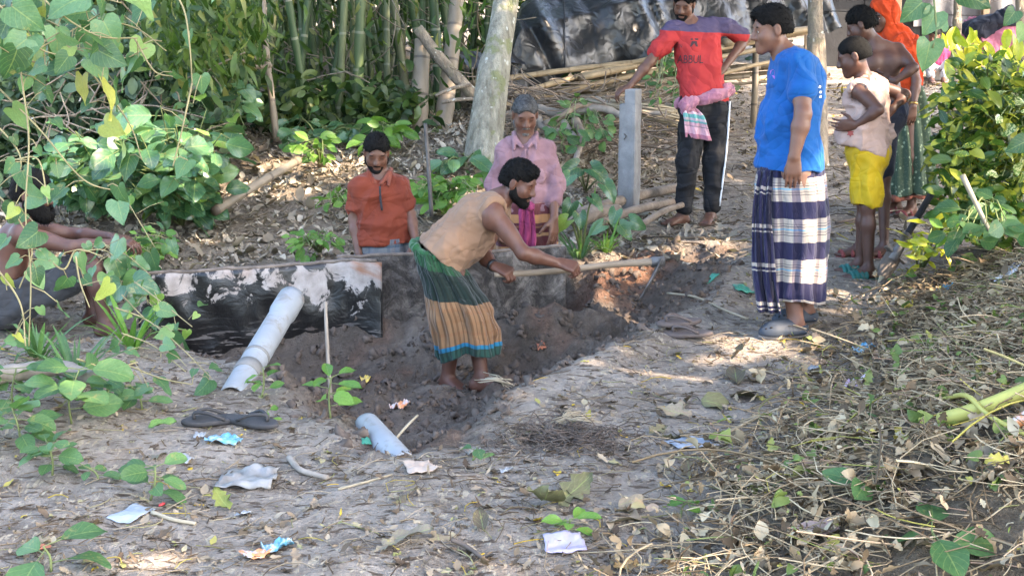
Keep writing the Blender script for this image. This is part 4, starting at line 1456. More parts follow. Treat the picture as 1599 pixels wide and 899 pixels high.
def sole_mesh(name, L, W, th, c, d, mat, parent, up=(0, 0, 1)):
    d = nrm(d); up = np.asarray(up, float); s = np.cross(up, d); up = nrm(np.cross(d, s))
    o2 = sole_pts(L, W); n = len(o2)
    rows = [(-.0, .94), (.25, 1.0), (.75, 1.0), (1.0, .94)]
    V = [np.asarray(c) + d[None] * o2[:, :1] * k + s[None] * o2[:, 1:] * k + up * (th * z) for z, k in rows]
    f = []
    for i in range(3):
        for j in range(n):
            f.append([i * n + j, i * n + (j + 1) % n, (i + 1) * n + (j + 1) % n, (i + 1) * n + j])
    V = np.concatenate(V)
    F = [list(q) for q in f] + [list(range(n))[::-1], list(range(3 * n, 4 * n))]
    me = bpy.data.meshes.new(name)
    me.from_pydata([tuple(p - np.array(parent.location)) for p in V], [], F)
    me.materials.append(mat)
    me.polygons.foreach_set("use_smooth", [k < len(f) for k in range(len(F))])
    return obj(name, me, parent)

def worn_sandal(parent, ank, d, mat, strapmat, sz=1.0, wide=False):
    """sole under the foot and a strap over the toes"""
    d = np.asarray(d, float); d[2] = 0; d = nrm(d); s = np.cross(d, (0, 0, 1))
    a = np.asarray(ank, float)
    c = a + d * .042 * sz - np.array([0, 0, .088 * sz])
    o = sole_mesh("sandal", .265 * sz, .10 * sz, .020 * sz, c, d, mat, parent)
    B = Blob()
    for t in ((.06, .13) if not wide else (.03, .06, .09, .12)):
        for k in range(8):
            a0, a1 = math.pi * k / 8, math.pi * (k + 1) / 8
            q = lambda an: a + d * t * sz - np.array([0, 0, .072 * sz]) + s * math.cos(an) * .050 * sz + np.array([0, 0, 1]) * math.sin(an) * .055 * (1.15 - t * 3.2) * sz
            B.cone(q(a0), q(a1), .011 * sz, .011 * sz, .012)
    st = finish("sandal_strap", B, .005, strapmat, parent)
    st.parent = o; st.location = -np.array(o.location)
    st.location = (0, 0, 0)

def person_empty(label, p):
    e = empty("person", (p[0], p[1], zg1(p[0], p[1])))
    tag(e, label, "person")
    return e

# ------------------------------------------------------------------ man in the rust polo shirt, behind the sheet
def man_polo():
    d0 = 8.15
    J = lambda x, y, dd=0: P(x, y, d0 + dd)
    e = person_empty("bearded man in a rust orange polo shirt standing behind the tarred sheet", J(600, 420))
    h = Head(J(588, 238, -.02), (.10, -.90, -.40), (.06, -.4, .9), .90)
    j = dict(head=h, neck=J(593, 272, .03), chest=J(594, 305, .04), pelvis=J(600, 412, .05),
             shR=J(564, 293, -.02), shL=J(620, 288, .06), elR=J(553, 343, .02), wrR=J(560, 395, -.04), elL=J(640, 335, .06), wrL=J(649, 376, -.02),
             hipR=J(582, 420, .03), hipL=J(618, 418, .07))
    gz = zg1(*j['pelvis'][:2])
    for s in 'RL':
        hp = j['hip' + s]
        j['an' + s] = np.array([hp[0], hp[1], gz + .07]); j['kn' + s] = mid(hp, j['an' + s]) + [0, -.05, 0]
    B = Blob(); add_body(B, j, .88)
    add_hand(B, j['wrR'], (.05, -.2, -1), (.9, .3, 0), (0, -1, 0)); add_hand(B, j['wrL'], (.1, -.2, -1), (-.9, .3, 0), (0, -1, 0))
    for s in 'RL': add_foot(B, j['an' + s], (0, -1, 0))
    finish("body", B, .0065, SK_mid, e)
    finish("hair", h.hair(.010, -.03, top=.006), .006, M_hair, e, hairy=(2200, .016, (0, 0, -.2)))
    finish("beard", h.beard(.0045), .005, M_hair, e, hairy=(700, .010, (0, -.2, -.5)))
    finish("moustache", h.moustache(), .003, M_hair, e)
    h.face(e)
    S = Blob(); add_shirt(S, j, .90, .012, (.60, .60), hem=-.20, loose=.010)
    S.cut(J(600, 381, 0), (.02, 0, -1)); S.cut(mid(j['shR'], j['elR'], .60), j['elR'] - j['shR'], .01) if 0 else None
    S.ell(j['neck'] + [0, -.05, .03], (.055, .06, .06), np.eye(3), .01, -1)
    finish("shirt", S, .006, M_polo, e, [(.005, (0.2, 0, 1), 11, 3), (.004, (1, .2, .25), 14, 8)])
    # collar, placket and cuffs
    C = Blob()
    nk = j['neck']
    for sg in (-1, 1):
        C.cone(nk + [sg * .062, .03, .024], nk + [sg * .060, -.045, .012], .015, .014, .01)
        C.cone(nk + [sg * .060, -.045, .012], nk + [sg * .016, -.105, -.040], .015, .011, .01)
        C.cone(nk + [sg * .062, -.06, -.004], nk + [sg * .060, -.108, -.050], .013, .009, .016)
    finish("collar", C, .005, M_polo2, e)
    tube_obj("placket", curve_pts([nk + [.010, -.112, -.055], nk + [.014, -.136, -.12], nk + [.022, -.138, -.19]], 8), .007, M_piping, e, 6)
    side = np.array([.17, .03, 0]); dep = np.array([0, .125, 0])
    wst = J(599, 378, .05)
    loft("lungi", [(wst + [0, 0, .03], side * .82, dep * .8), (wst + [0, -.01, -.2], side * 1.05, dep * 1.1), (wst + [0, -.01, -.5], side * 1.05, dep * 1.2), (wst + [0, 0, -.78], side * 1.0, dep * 1.15)], M_lungi_grey, e, 30, 72, amp=(.006, .02), seed=3)

M_polo = clothmat("rust_jersey", (.165, .033, .015), (.105, .020, .010), .75, 4)
M_polo2 = clothmat("rust_collar", (.175, .052, .032), (.13, .036, .022), .8, 6)
M_piping = clothmat("dark_piping", (.03, .03, .035), None, .8)
GREY = [(0, (.09, .10, .115)), (.3, (.055, .08, .105)), (.42, (.13, .14, .15)), (.7, (.07, .075, .09)), (.85, (.12, .135, .14))]
M_lungi_grey = plaid("grey_blue_check", GREY, .11, [(0, (1, 1, 1)), (.4, (.5, .6, .7)), (.55, (1, .9, .9)), (.8, (.65, .7, .8))], .13)
man_polo()

# ------------------------------------------------------------------ older man in the pink shirt
M_pink = clothmat("pink_cotton", (.265, .155, .172), (.165, .090, .100), .85, 7)
M_magenta = clothmat("magenta_cloth", (.24, .036, .10), (.13, .018, .055), .85, 9)
BROWN = [(0, (.10, .028, .032)), (.34, (.36, .19, .085)), (.60, (.10, .03, .035)), (.68, (.22, .10, .06)), (.74, (.09, .025, .03)), (.9, (.40, .25, .13))]
M_lungi_brown = plaid("brown_check", BROWN, .19, [(0, (1, .95, .9)), (.5, (.45, .35, .35)), (.62, (1, 1, 1)), (.85, (.4, .33, .33))], .17)
def man_pink():
    d0 = 8.3
    J = lambda x, y, dd=0: P(x, y, d0 + dd)
    e = person_empty("grey-haired man in a stained pink shirt with a magenta sash behind the sheet", J(820, 345))
    h = Head(J(820, 179, -.02), (.10, -.90, -.40), (.04, -.4, .9), .93)
    j = dict(head=h, neck=J(820, 216, .03), chest=J(818, 250, .05), pelvis=J(820, 345, .05),
             shR=J(790, 238, .04), shL=J(850, 237, .04), elR=J(772, 290, .04), wrR=J(772, 342, -.10), elL=J(865, 286, .03), wrL=J(865, 340, -.10),
             hipR=J(802, 355, .05), hipL=J(838, 355, .05))
    gz = zg1(*j['pelvis'][:2])
    for s in 'RL':
        hp = j['hip' + s]
        j['an' + s] = np.array([hp[0], hp[1], gz + .07]); j['kn' + s] = mid(hp, j['an' + s]) + [0, -.05, 0]
    B = Blob(); add_body(B, j, .90)
    add_hand(B, j['wrL'], (-.02, -.15, -1), (-.75, .6, 0), (-.5, -.85, 0), (.12, .2, .2)); add_hand(B, j['wrR'], (.1, -.1, -1), (.9, .3, 0), (0, -1, 0))
    for s in 'RL': add_foot(B, j['an' + s], (0, -1, 0))
    finish("body", B, .0065, SK_mid, e)
    finish("hair", h.hair(.009, -.03), .006, M_hairgrey, e, hairy=(2200, .010, (0, 0, .1)))
    finish("beard", h.beard(.001, .5), .005, M_beardgrey, e, hairy=(700, .012, (0, -.2, -.6)))
    finish("moustache", h.moustache(), .003, M_beardgrey, e)
    h.face(e)
    S = Blob(); add_shirt(S, j, .92, .012, (1, 1), (.55, .55), hem=.0, loose=.016)
    S.cut(J(820, 327, 0), (0, .1, -1))
    S.ell(j['neck'] + [0, -.055, .028], (.048, .06, .055), np.eye(3), .01, -1)
    finish("shirt", S, .006, M_pink, e, [(.006, (.1, 0, 1), 10, 13), (.004, (1, .1, .4), 13, 18)])
    C = Blob(); nk = j['neck']
    for sg in (-1, 1):
        C.cone(nk + [sg * .064, .02, .026], nk + [sg * .062, -.052, .008], .017, .015, .01)
        C.cone(nk + [sg * .062, -.052, .008], nk + [sg * .020, -.108, -.040], .016, .011, .01)
        C.cone(nk + [sg * .064, -.068, -.004], nk + [sg * .066, -.118, -.055], .014, .008, .018)
    finish("collar", C, .005, M_pink, e)
    tube_obj("placket", curve_pts([nk + [.0, -.112, -.055], nk + [.002, -.148, -.16], nk + [.004, -.150, -.27], nk + [.004, -.150, -.40]], 10), .007, M_pink, e, 6)
    pk = nk + np.array([.078, -.137, -.21])
    small_ell("pocket", pk, (.045, .012, .05), np.eye(3), M_pink, e, 8)
    side = np.array([.175, 0, 0]); dep = np.array([0, .13, 0])
    w = J(820, 318, .05)
    loft("lungi", [(w + [0, 0, .02], side * .98, dep), (w + [0, -.01, -.22], side * 1.08, dep * 1.1), (w + [0, -.01, -.55], side * 1.05, dep * 1.2), (w + [0, 0, -.85], side, dep * 1.15)], M_lungi_brown, e, 34, 80, amp=(.006, .022), seed=5)
    a = J(822, 320, -.13)
    cloth_strip("sash", [a + [0, 0, .015], a + [0, -.03, -.05], a + [.004, -.035, -.15], a + [-.006, -.03, -.27]], [.030, .045, .05, .055], (1, .1, 0), M_magenta, e, 30, 14, .012, 2)
    K = Blob(); K.ell(a + [0, -.02, .0], (.042, .026, .025), np.eye(3), .01); K.ell(a + [.02, -.03, -.01], (.022, .022, .022), np.eye(3), .01)
    finish("sash_knot", K, .005, M_magenta, e, (.004, (0, 0, 1), 30, 4))
man_pink()

# ------------------------------------------------------------------ the digging man
M_tank = clothmat("tan_jersey", (.245, .150, .096), (.18, .107, .066), .9, 3)
DIG = [(0, (.010, .048, .018)), (.155, (.007, .016, .012)), (.44, (.185, .105, .053)), (.50, (.19, .10, .048)), (.53, (.185, .105, .053)), (.60, (.185, .10, .048)), (.63, (.185, .105, .053)), (.70, (.185, .097, .048)), (.73, (.185, .105, .053)),
       (.815, (.014, .13, .24)), (.85, (.016, .052, .042)), (.92, (.011, .032, .029)), (.95, (.03, .065, .04))]
M_lungi_dig = plaid("dig_check", DIG, .60, [(0, (1, 1, 1)), (.22, (.50, .46, .42)), (.30, (1, 1, 1)), (.52, (.42, .42, .40)), (.66, (1, .95, .9)), (.85, (.55, .5, .45))], .078, .85)
M_watch = simple("watch_black", (.02, .02, .02), (.01, .01, .01), .35, 10, 2, 0)
def man_digging():
    d0 = 7.3
    J = lambda x, y, dd=0: P(x, y, d0 + dd)
    e = person_empty("barefoot man in a tan sleeveless shirt bending over to swing a hoe", J(725, 590, -.05))
    h = Head(J(811, 285, -.04), (.86, -.36, -.36), (.36, -.12, .92), .93)
    anR = foot_z(J(752, 566, -.08)); anL = foot_z(J(699, 566, .10))
    j = dict(head=h, neck=J(780, 311, -.01), chest=J(752, 336, .0), pelvis=J(688, 398, .0),
             shR=J(769, 331, -.17), shL=J(778, 328, .16), elR=J(817, 395, -.22), wrR=J(874, 412, -.13), elL=J(754, 399, .10), wrL=J(773, 417, -.02),
             hipR=J(694, 408, -.05), hipL=J(690, 404, .09), knR=J(738, 484, -.06), knL=J(712, 480, .03), anR=anR, anL=anL)
    B = Blob(); add_body(B, j, .97)
    # hands closed round the handle
    hdir = nrm(J(1032, 408, .10) - J(774, 430, -.04))
    add_hand(B, j['wrR'] + [-.005, 0, .01], nrm(hdir * .75 + np.array([0, -.25, -.25])), np.array([0, .5, -.8]), np.array([.55, .6, .5]), (.95, 1.15, .9), 1.0, .05, (.7, .3, .75))
    add_hand(B, j['wrL'] + [0, 0, .006], nrm(hdir * .6 + np.array([.1, -.45, -.25])), np.array([.2, .3, -.85]), np.array([.6, .5, .5]), (.95, 1.15, .9), 1.0, .05, (.7, .3, .75))
    add_foot(B, anR, (1, -.30, 0)); add_foot(B, anL, (.75, -.65, 0))
    # shoulder and back muscle
    B.ell(J(768, 340, -.17), (.055, .058, .07), np.eye(3), .03)
    finish("body", B, .0055, SK_red, e)
    finish("hair", h.hair(.009, -.035, top=.008, fringe=1), .0055, M_hair, e, (.002, (.3, .2, -.5), 60, 4), hairy=(4200, .012, (.1, -.1, -.1)))
    finish("beard", h.beard(.005), .005, M_hair, e, hairy=(900, .012, (.2, -.1, -.5)))
    finish("moustache", h.moustache(), .003, M_hair, e)
    h.face(e)
    S = Blob(); add_shirt(S, j, .97, .016, (0, 0), hem=.06, loose=.02)
    # armholes and neck opening
    S.ell(J(778, 342, -.20), (.072, .095, .088), np.eye(3), .015, -1)
    S.ell(J(786, 340, .20), (.07, .08, .085), np.eye(3), .015, -1)
    S.ell(j['neck'] + [.035, -.01, .02], (.062, .07, .058), np.eye(3), .015, -1)
    S.cut(J(684, 402, 0), J(684, 402, 0) - J(745, 345, 0) + np.array([.02, 0, -.02]))
    # loose cloth hanging under the belly
    S.cone(J(742, 372, -.03), J(705, 402, -.02), .085, .07, .05)
    finish("tank_top", S, .006, M_tank, e, [(.006, (.8, 0, -.5), 9, 23), (.004, (.1, .2, 1), 12, 28)])
    ax = lambda x, y: np.array([x, 0, y])
    R = []
    for cx, cy, hw, tilt, dep, dd in [(681, 391, .122, .38, .150, -.02), (689, 412, .132, .30, .180, -.04), (705, 445, .146, .20, .185, -.06), (718, 480, .160, .08, .180, -.09), (726, 515, .156, .03, .165, -.09), (729, 549, .152, .0, .150, -.08)]:
        R.append((J(cx, cy, dd), nrm((1, 0, -tilt)) * hw, np.array([0, dep, 0])))
    loft("lungi", R, M_lungi_dig, e, 60, 120, amp=(.008, .017), seed=9, wr=.012)
    # rolled waist
    Wt = Blob()
    a0 = R[0]
    for k in range(20):
        t0, t1 = 2 * math.pi * k / 20, 2 * math.pi * (k + 1) / 20
        q = lambda t: a0[0] + a0[1] * math.cos(t) * 1.0 + a0[2] * math.sin(t) * 1.0 + np.array([0, 0, -.01])
        Wt.cone(q(t0), q(t1), .018, .018, .02)
    finish("waist_roll", Wt, .006, M_lungi_roll, e, (.005, (0, 0, 1), 26, 4))
    tube_obj("wristwatch", [mid(j['elL'], j['wrL'], .80), mid(j['elL'], j['wrL'], .92)], .0325, M_watch, e, 16)
    return j, hdir
M_lungi_roll = plaid("green_check", [(0, (.012, .060, .02)), (.5, (.008, .036, .013)), (.7, (.018, .08, .028))], .02, [(0, (1, 1, 1)), (.5, (.6, .7, .6))], .02)
DIGJ, HDIR = man_digging()

# his hoe
M_wood = simple("worn_wood", (.31, .24, .17), (.19, .14, .095), .6, 12, 5, .25, .006, stretch=(.2, 1, 1))
M_iron = simple("worn_iron", (.20, .19, .18), (.09, .08, .075), .5, 20, 5, .3, .005, metal=.5)
def hoe():
    J = lambda x, y, dd=0: P(x, y, 7.3 + dd)
    a, b = J(772, 429, -.05), J(1031, 408, .10)
    e = empty("hoe", a); tag(e, "digging hoe with a pale wooden handle held by the bending man", "hoe")
    ax = nrm(b - a)
    pts = curve_pts([a, mid(a, b, .35) + [0, 0, -.006], mid(a, b, .7) + [0, 0, .004], b], 20)
    tube_obj("handle", pts, np.interp(np.linspace(0, 1, 20), [0, .05, .5, 1], [.013, .0165, .0165, .021]), M_wood, e, 12)
    tube_obj("socket", [b - ax * .05, b - ax * .01, b + ax * .02], .027, M_iron, e, 12)
    # blade hangs from the socket, slightly dished, pointing back to the digger
    dn = nrm(J(1012, 462, .02) - b); sd_ = nrm(np.cross(ax, dn))
    n, m = 9, 8
    V = []
    for i in range(n):
        t = i / (n - 1)
        for k in range(m):
            u = k / (m - 1) * 2 - 1
            w = .05 + .045 * min(1, t * 2.2)
            V.append(b + dn * t * .20 + sd_ * u * w - ax * (.03 * t * t + .012 * u * u))
    V = np.array(V)
    i = (np.arange(m - 1)[None] + (np.arange(n - 1) * m)[:, None])
    f = np.stack([i, i + 1, i + 1 + m, i + m], -1).reshape(-1, 4)
    o = obj("blade", np_mesh("blade", V - a, f, M_iron), e)
    md = o.modifiers.new("thickness", 'SOLIDIFY'); md.thickness = .005
hoe()

# ------------------------------------------------------------------ man in the red and purple shirt
def two_tone(name, zline, up, down, wobble):
    m, nt, b, out = newmat(name)
    co = coords(nt, "Object")
    sp = nt.nodes.new("ShaderNodeSeparateXYZ"); nt.links.new(co, sp.inputs[0])
    zz = mth(nt, 'ADD', sp.outputs[2], mth(nt, 'MULTIPLY', mth(nt, 'SUBTRACT', noise(nt, 5, 2, co), .5), wobble))
    zz = mth(nt, 'ADD', zz, mth(nt, 'MULTIPLY', sp.outputs[0], .05))
    c = mixc(nt, mth(nt, 'GREATER_THAN', zz, zline), down, up)
    c = mixc(nt, .5, c, ramp(nt, noise(nt, 6, 5, co), [(.3, (.6, .6, .6)), (.7, (1, 1, 1))]), 'MULTIPLY')
    nt.links.new(c, b.inputs["Base Color"]); b.inputs["Roughness"].default_value = .8; b.inputs["Specular IOR Level"].default_value = .2
    cr = mth(nt, 'ABSOLUTE', mth(nt, 'SUBTRACT', noise(nt, 4.5, 1, co, .4, 1.4), .5))
    bump(nt, mth(nt, 'POWER', cr, .7), .55, .05, b)
    return m
M_black = clothmat("black_jersey", (.016, .016, .018), (.009, .009, .010), .7, 6, sheen=.1)
M_white = simple("white_print", (.75, .75, .76), (.65, .65, .66), .7, 20, 2, 0)
M_print = simple("dark_print", (.05, .025, .03), (.04, .02, .025), .8, 20, 2, 0)
GAM = [(0, (.44, .20, .25)), (.22, (.70, .48, .52)), (.30, (.16, .42, .38)), (.42, (.55, .45, .48)), (.50, (.16, .40, .37)), (.56, (.62, .36, .42)), (.66, (.35, .25, .30)), (.70, (.66, .40, .46)), (.92, (.45, .18, .26))]
M_gamcha = plaid("pink_gamcha", GAM, .24, [(0, (1, 1, 1)), (.5, (.8, .72, .76)), (.6, (1, .95, .95)), (.9, (.75, .65, .7))], .03, .6)
M_gamcha2 = plaid("pink_gamcha_band", [(0, (.40, .18, .225)), (.4, (.50, .30, .345)), (.6, (.33, .135, .19))], .03, [(0, (1, 1, 1)), (.5, (.8, .75, .78))], .03, .5)
def man_red():
    d0 = 10.4
    J = lambda x, y, dd=0: P(x, y, d0 + dd)
    e = person_empty("bearded man in a red and purple T-shirt leaning one hand on the concrete post", J(1090, 345))
    h = Head(J(1068, 6, -.03), (-.30, -.86, -.40), (-.03, -.38, .92), .97)
    anR = foot_z(J(1066, 331, 0)); anL = foot_z(J(1110, 328, .02))
    j = dict(head=h, neck=J(1078, 36, .02), chest=J(1088, 66, .04), pelvis=J(1100, 160, .05),
             shR=J(1050, 50, -.02), shL=J(1131, 42, .07), elR=J(1014, 98, -.06), wrR=J(984, 134, -.08), elL=J(1165, 60, .20), wrL=J(1131, 106, .02),
             hipR=J(1086, 170, .03), hipL=J(1116, 168, .08), knR=J(1073, 252, -.03), knL=J(1116, 250, .03), anR=anR, anL=anL)
    B = Blob(); add_body(B, j, .98)
    add_hand(B, j['wrR'], (-.75, -.2, -.35), (-.2, .1, -1), (.2, -1, 0), (.45, .7, .6)); add_hand(B, j['wrL'], (-.75, -.45, -.35), (.1, .9, -.3), (.2, .1, .9), (.2, .4, .4))
    add_foot(B, anR, (-.85, -.5, 0)); add_foot(B, anL, (-.45, -.85, 0))
    finish("body", B, .0065, SK_mid, e)
    finish("hair", h.hair(.016, -.03, top=.012), .006, M_hair, e, hairy=(1800, .018, (0, 0, .1)))
    finish("beard", h.beard(.004), .005, M_hair, e, hairy=(700, .010, (0, -.2, -.4)))
    finish("moustache", h.moustache(), .003, M_hair, e)
    h.face(e)
    zl = J(1090, 50, 0)[2] - e.location[2]
    mat = two_tone("red_purple_jersey", zl, (.072, .056, .105), (.36, .032, .032), .02)
    S = Blob(); add_shirt(S, j, .99, .014, (.62, .72), hem=-.02, loose=.012)
    S.cut(J(1100, 158, 0), (.0, 0, -1))
    S.ell(j['neck'] + [-.01, -.05, .035], (.058, .06, .058), np.eye(3), .01, -1)
    so = finish("t_shirt", S, .006, mat, e, [(.005, (.3, 0, 1), 10, 33), (.005, (1, .1, -.5), 12, 38)])
    bv = bvh_of(so)
    rd = nrm(J(1075, 90) - CAM)
    rt, upv = np.array([1.0, 0, .0]), np.array([0.05, 0, 1.0])
    for txt, sz, (px, py), mm in [("ABBUL", .085, (1057, 99), M_print), ("YTIN", .040, (1051, 75), M_print)]:
        pts, fs = text_geo(txt, sz, J(px, py), rt * .76, upv)
        decal("lettering", pts, fs, bv, rd, mm, e)
    cpt = J(1084, 67)
    q = [cpt + rt * a + upv * b2 for a, b2 in [(-.028, .03), (.028, .03), (.028, .018), (-.028, .018), (-.018, .01), (.018, .01), (.03, -.03), (.016, -.03), (0, -.005), (-.016, -.03), (-.03, -.03)]]
    decal("emblem", q, [(3, 2, 1, 0), (7, 6, 5, 8), (8, 4, 10, 9), (8, 5, 4)], bv, rd, M_print, e)
    # track trousers
    T = Blob()
    T.slab(j['pelvis'] + [0, 0, .02], mid(j['hipR'], j['hipL']), .080, .085, .105, .108, j['hipR'] - j['hipL'], .04)
    for s in 'RL':
        T.cone(j['hip' + s], j['kn' + s], .100, .072, .05); T.cone(j['kn' + s], mid(j['kn' + s], j['an' + s], .86), .072, .056, .03)
    finish("trousers", T, .006, M_black, e, [(.006, (0, 0, 1), 9, 43), (.006, (1, 0, .2), 11, 48)])
    # stripes down the outer leg
    for k in range(3):
        off = np.array([.010 + .0 * k, -.03 - .014 * k, 0])
        hp, kn, an = j['hipL'], j['knL'], mid(j['knL'], j['anL'], .84)
        pts = curve_pts([hp + [.100, -.045 - .016 * k, .05], mid(hp, kn) + [.088, -.036 - .016 * k, 0], kn + [.071, -.028 - .015 * k, 0], an + [.055, -.012 - .014 * k, 0]], 24)
        tube_obj("white_stripe", pts, .0065, M_white, e, 5)
    # checked cloth tied round the waist
    G_ = Blob()
    for k in range(22):
        t0, t1 = 2 * math.pi * k / 22, 2 * math.pi * (k + 1) / 22
        q = lambda t: J(1100, 152, .05) + np.array([.175 * math.cos(t), .135 * math.sin(t), .055 * math.cos(t)])
        G_.cone(q(t0), q(t1), .030, .030, .03)
    finish("waist_cloth", G_, .006, M_gamcha2, e, (.009, (1, 0, .3), 22, 5))
    k0 = J(1073, 163, -.12)
    K = Blob(); K.ell(k0, (.055, .04, .05), np.eye(3), .02); K.ell(k0 + [-.02, -.02, -.03], (.03, .03, .04), np.eye(3), .02); K.ell(k0 + [.04, -.01, .02], (.035, .03, .03), np.eye(3), .02)
    finish("cloth_knot", K, .005, M_gamcha2, e, (.008, (.5, 0, 1), 26, 6))
    cloth_strip("cloth_tail", [k0 + [.01, -.01, -.01], k0 + [.045, -.035, -.08], k0 + [.065, -.035, -.16], k0 + [.085, -.03, -.25]], [.045, .075, .090, .10], (1, .05, -.15), M_gamcha, e, 30, 18, .010, 3)
man_red()

# ------------------------------------------------------------------ man in the blue shirt
M_blue = clothmat("blue_cotton", (.006, .085, .29), (.005, .060, .21), .85, 4)
NAVY, CRM = (.016, .015, .045), (.34, .295, .245)
BL = [(0, NAVY), (.22, CRM), (.34, (.05, .04, .05)), (.355, CRM), (.40, (.05, .04, .05)), (.415, CRM), (.47, (.10, .30, .42)), (.50, CRM), (.555, (.05, .04, .05)), (.57, CRM), (.62, (.05, .04, .05)), (.635, CRM), (.80, NAVY)]
M_lungi_blue = plaid("navy_cream_check", BL, .198, [(0, (1, 1, 1)), (.22, (.52, .49, .60)), (.30, (1, 1, 1)), (.34, (.5, .48, .58)), (.42, (1, 1, 1)), (.66, (.30, .28, .45)), (.84, (1, .95, .95))], .21, .85, wob=.008)
M_lungi_front = plaid("navy_fold", [(0, NAVY), (.45, CRM), (.55, NAVY), (.62, CRM), (.66, NAVY)], .19, [(0, (1, 1, 1)), (.5, (.15, .15, .25)), (.8, (.8, .8, .9))], .05, .9, wob=.01)
M_clog = simple("slate_rubber", (.040, .050, .066), (.028, .036, .048), .6, 8, 4, .15, .004)
M_sole = simple("grey_sole", (.19, .175, .155), (.12, .11, .10), .8, 12, 4, .3, .004)
M_pinkprint = simple("pink_print", (.45, .14, .35), (.25, .10, .40), .8, 60, 2, 0)
def clog(parent, ank, d, sz=1.0):
    d = np.asarray(d, float); d[2] = 0; d = nrm(d); s = np.cross(d, (0, 0, 1)); up = np.array([0, 0, 1.0])
    a = np.asarray(ank, float) - up * .066 * sz
    o = sole_mesh("clog_sole", .29 * sz, .112 * sz, .024 * sz, a + d * .05 * sz - up * .008, d, M_sole, parent)
    U = Blob(); R = np.stack([s, d, up], -1)
    U.ell(a + d * .105 * sz + up * .020 * sz, (.056 * sz, .088 * sz, .050 * sz), R, .02)
    U.cone(a + d * .03 * sz + up * .035 * sz, a + d * .11 * sz + up * .03 * sz, .050 * sz, .042 * sz, .03)
    for t in np.linspace(-1.2, 1.2, 9):
        q = a - d * .055 * sz * math.cos(t) + s * .048 * sz * math.sin(t) + up * .030 * sz
        U.cone(q, q + up * .012, .012, .010, .015)
    for sg in (-1, 1):
        U.cone(a - d * .02 * sz + s * sg * .046 * sz + up * .025 * sz, a + d * .06 * sz + s * sg * .044 * sz + up * .028 * sz, .016, .018, .02)
    U.cut(a + up * .010, -up)
    c = finish("clog_upper", U, .005, M_clog, parent)
    for f_, s_, z_ in [(.165, -.022, .046), (.172, .0, .048), (.165, .022, .046), (.145, -.034, .054), (.142, .034, .054), (.150, 0, .058)]:
        small_ell("vent_hole", a + d * f_ * sz + s * s_ * sz + up * z_ * sz, (.007, .009, .005), R, M_black, parent, 8)
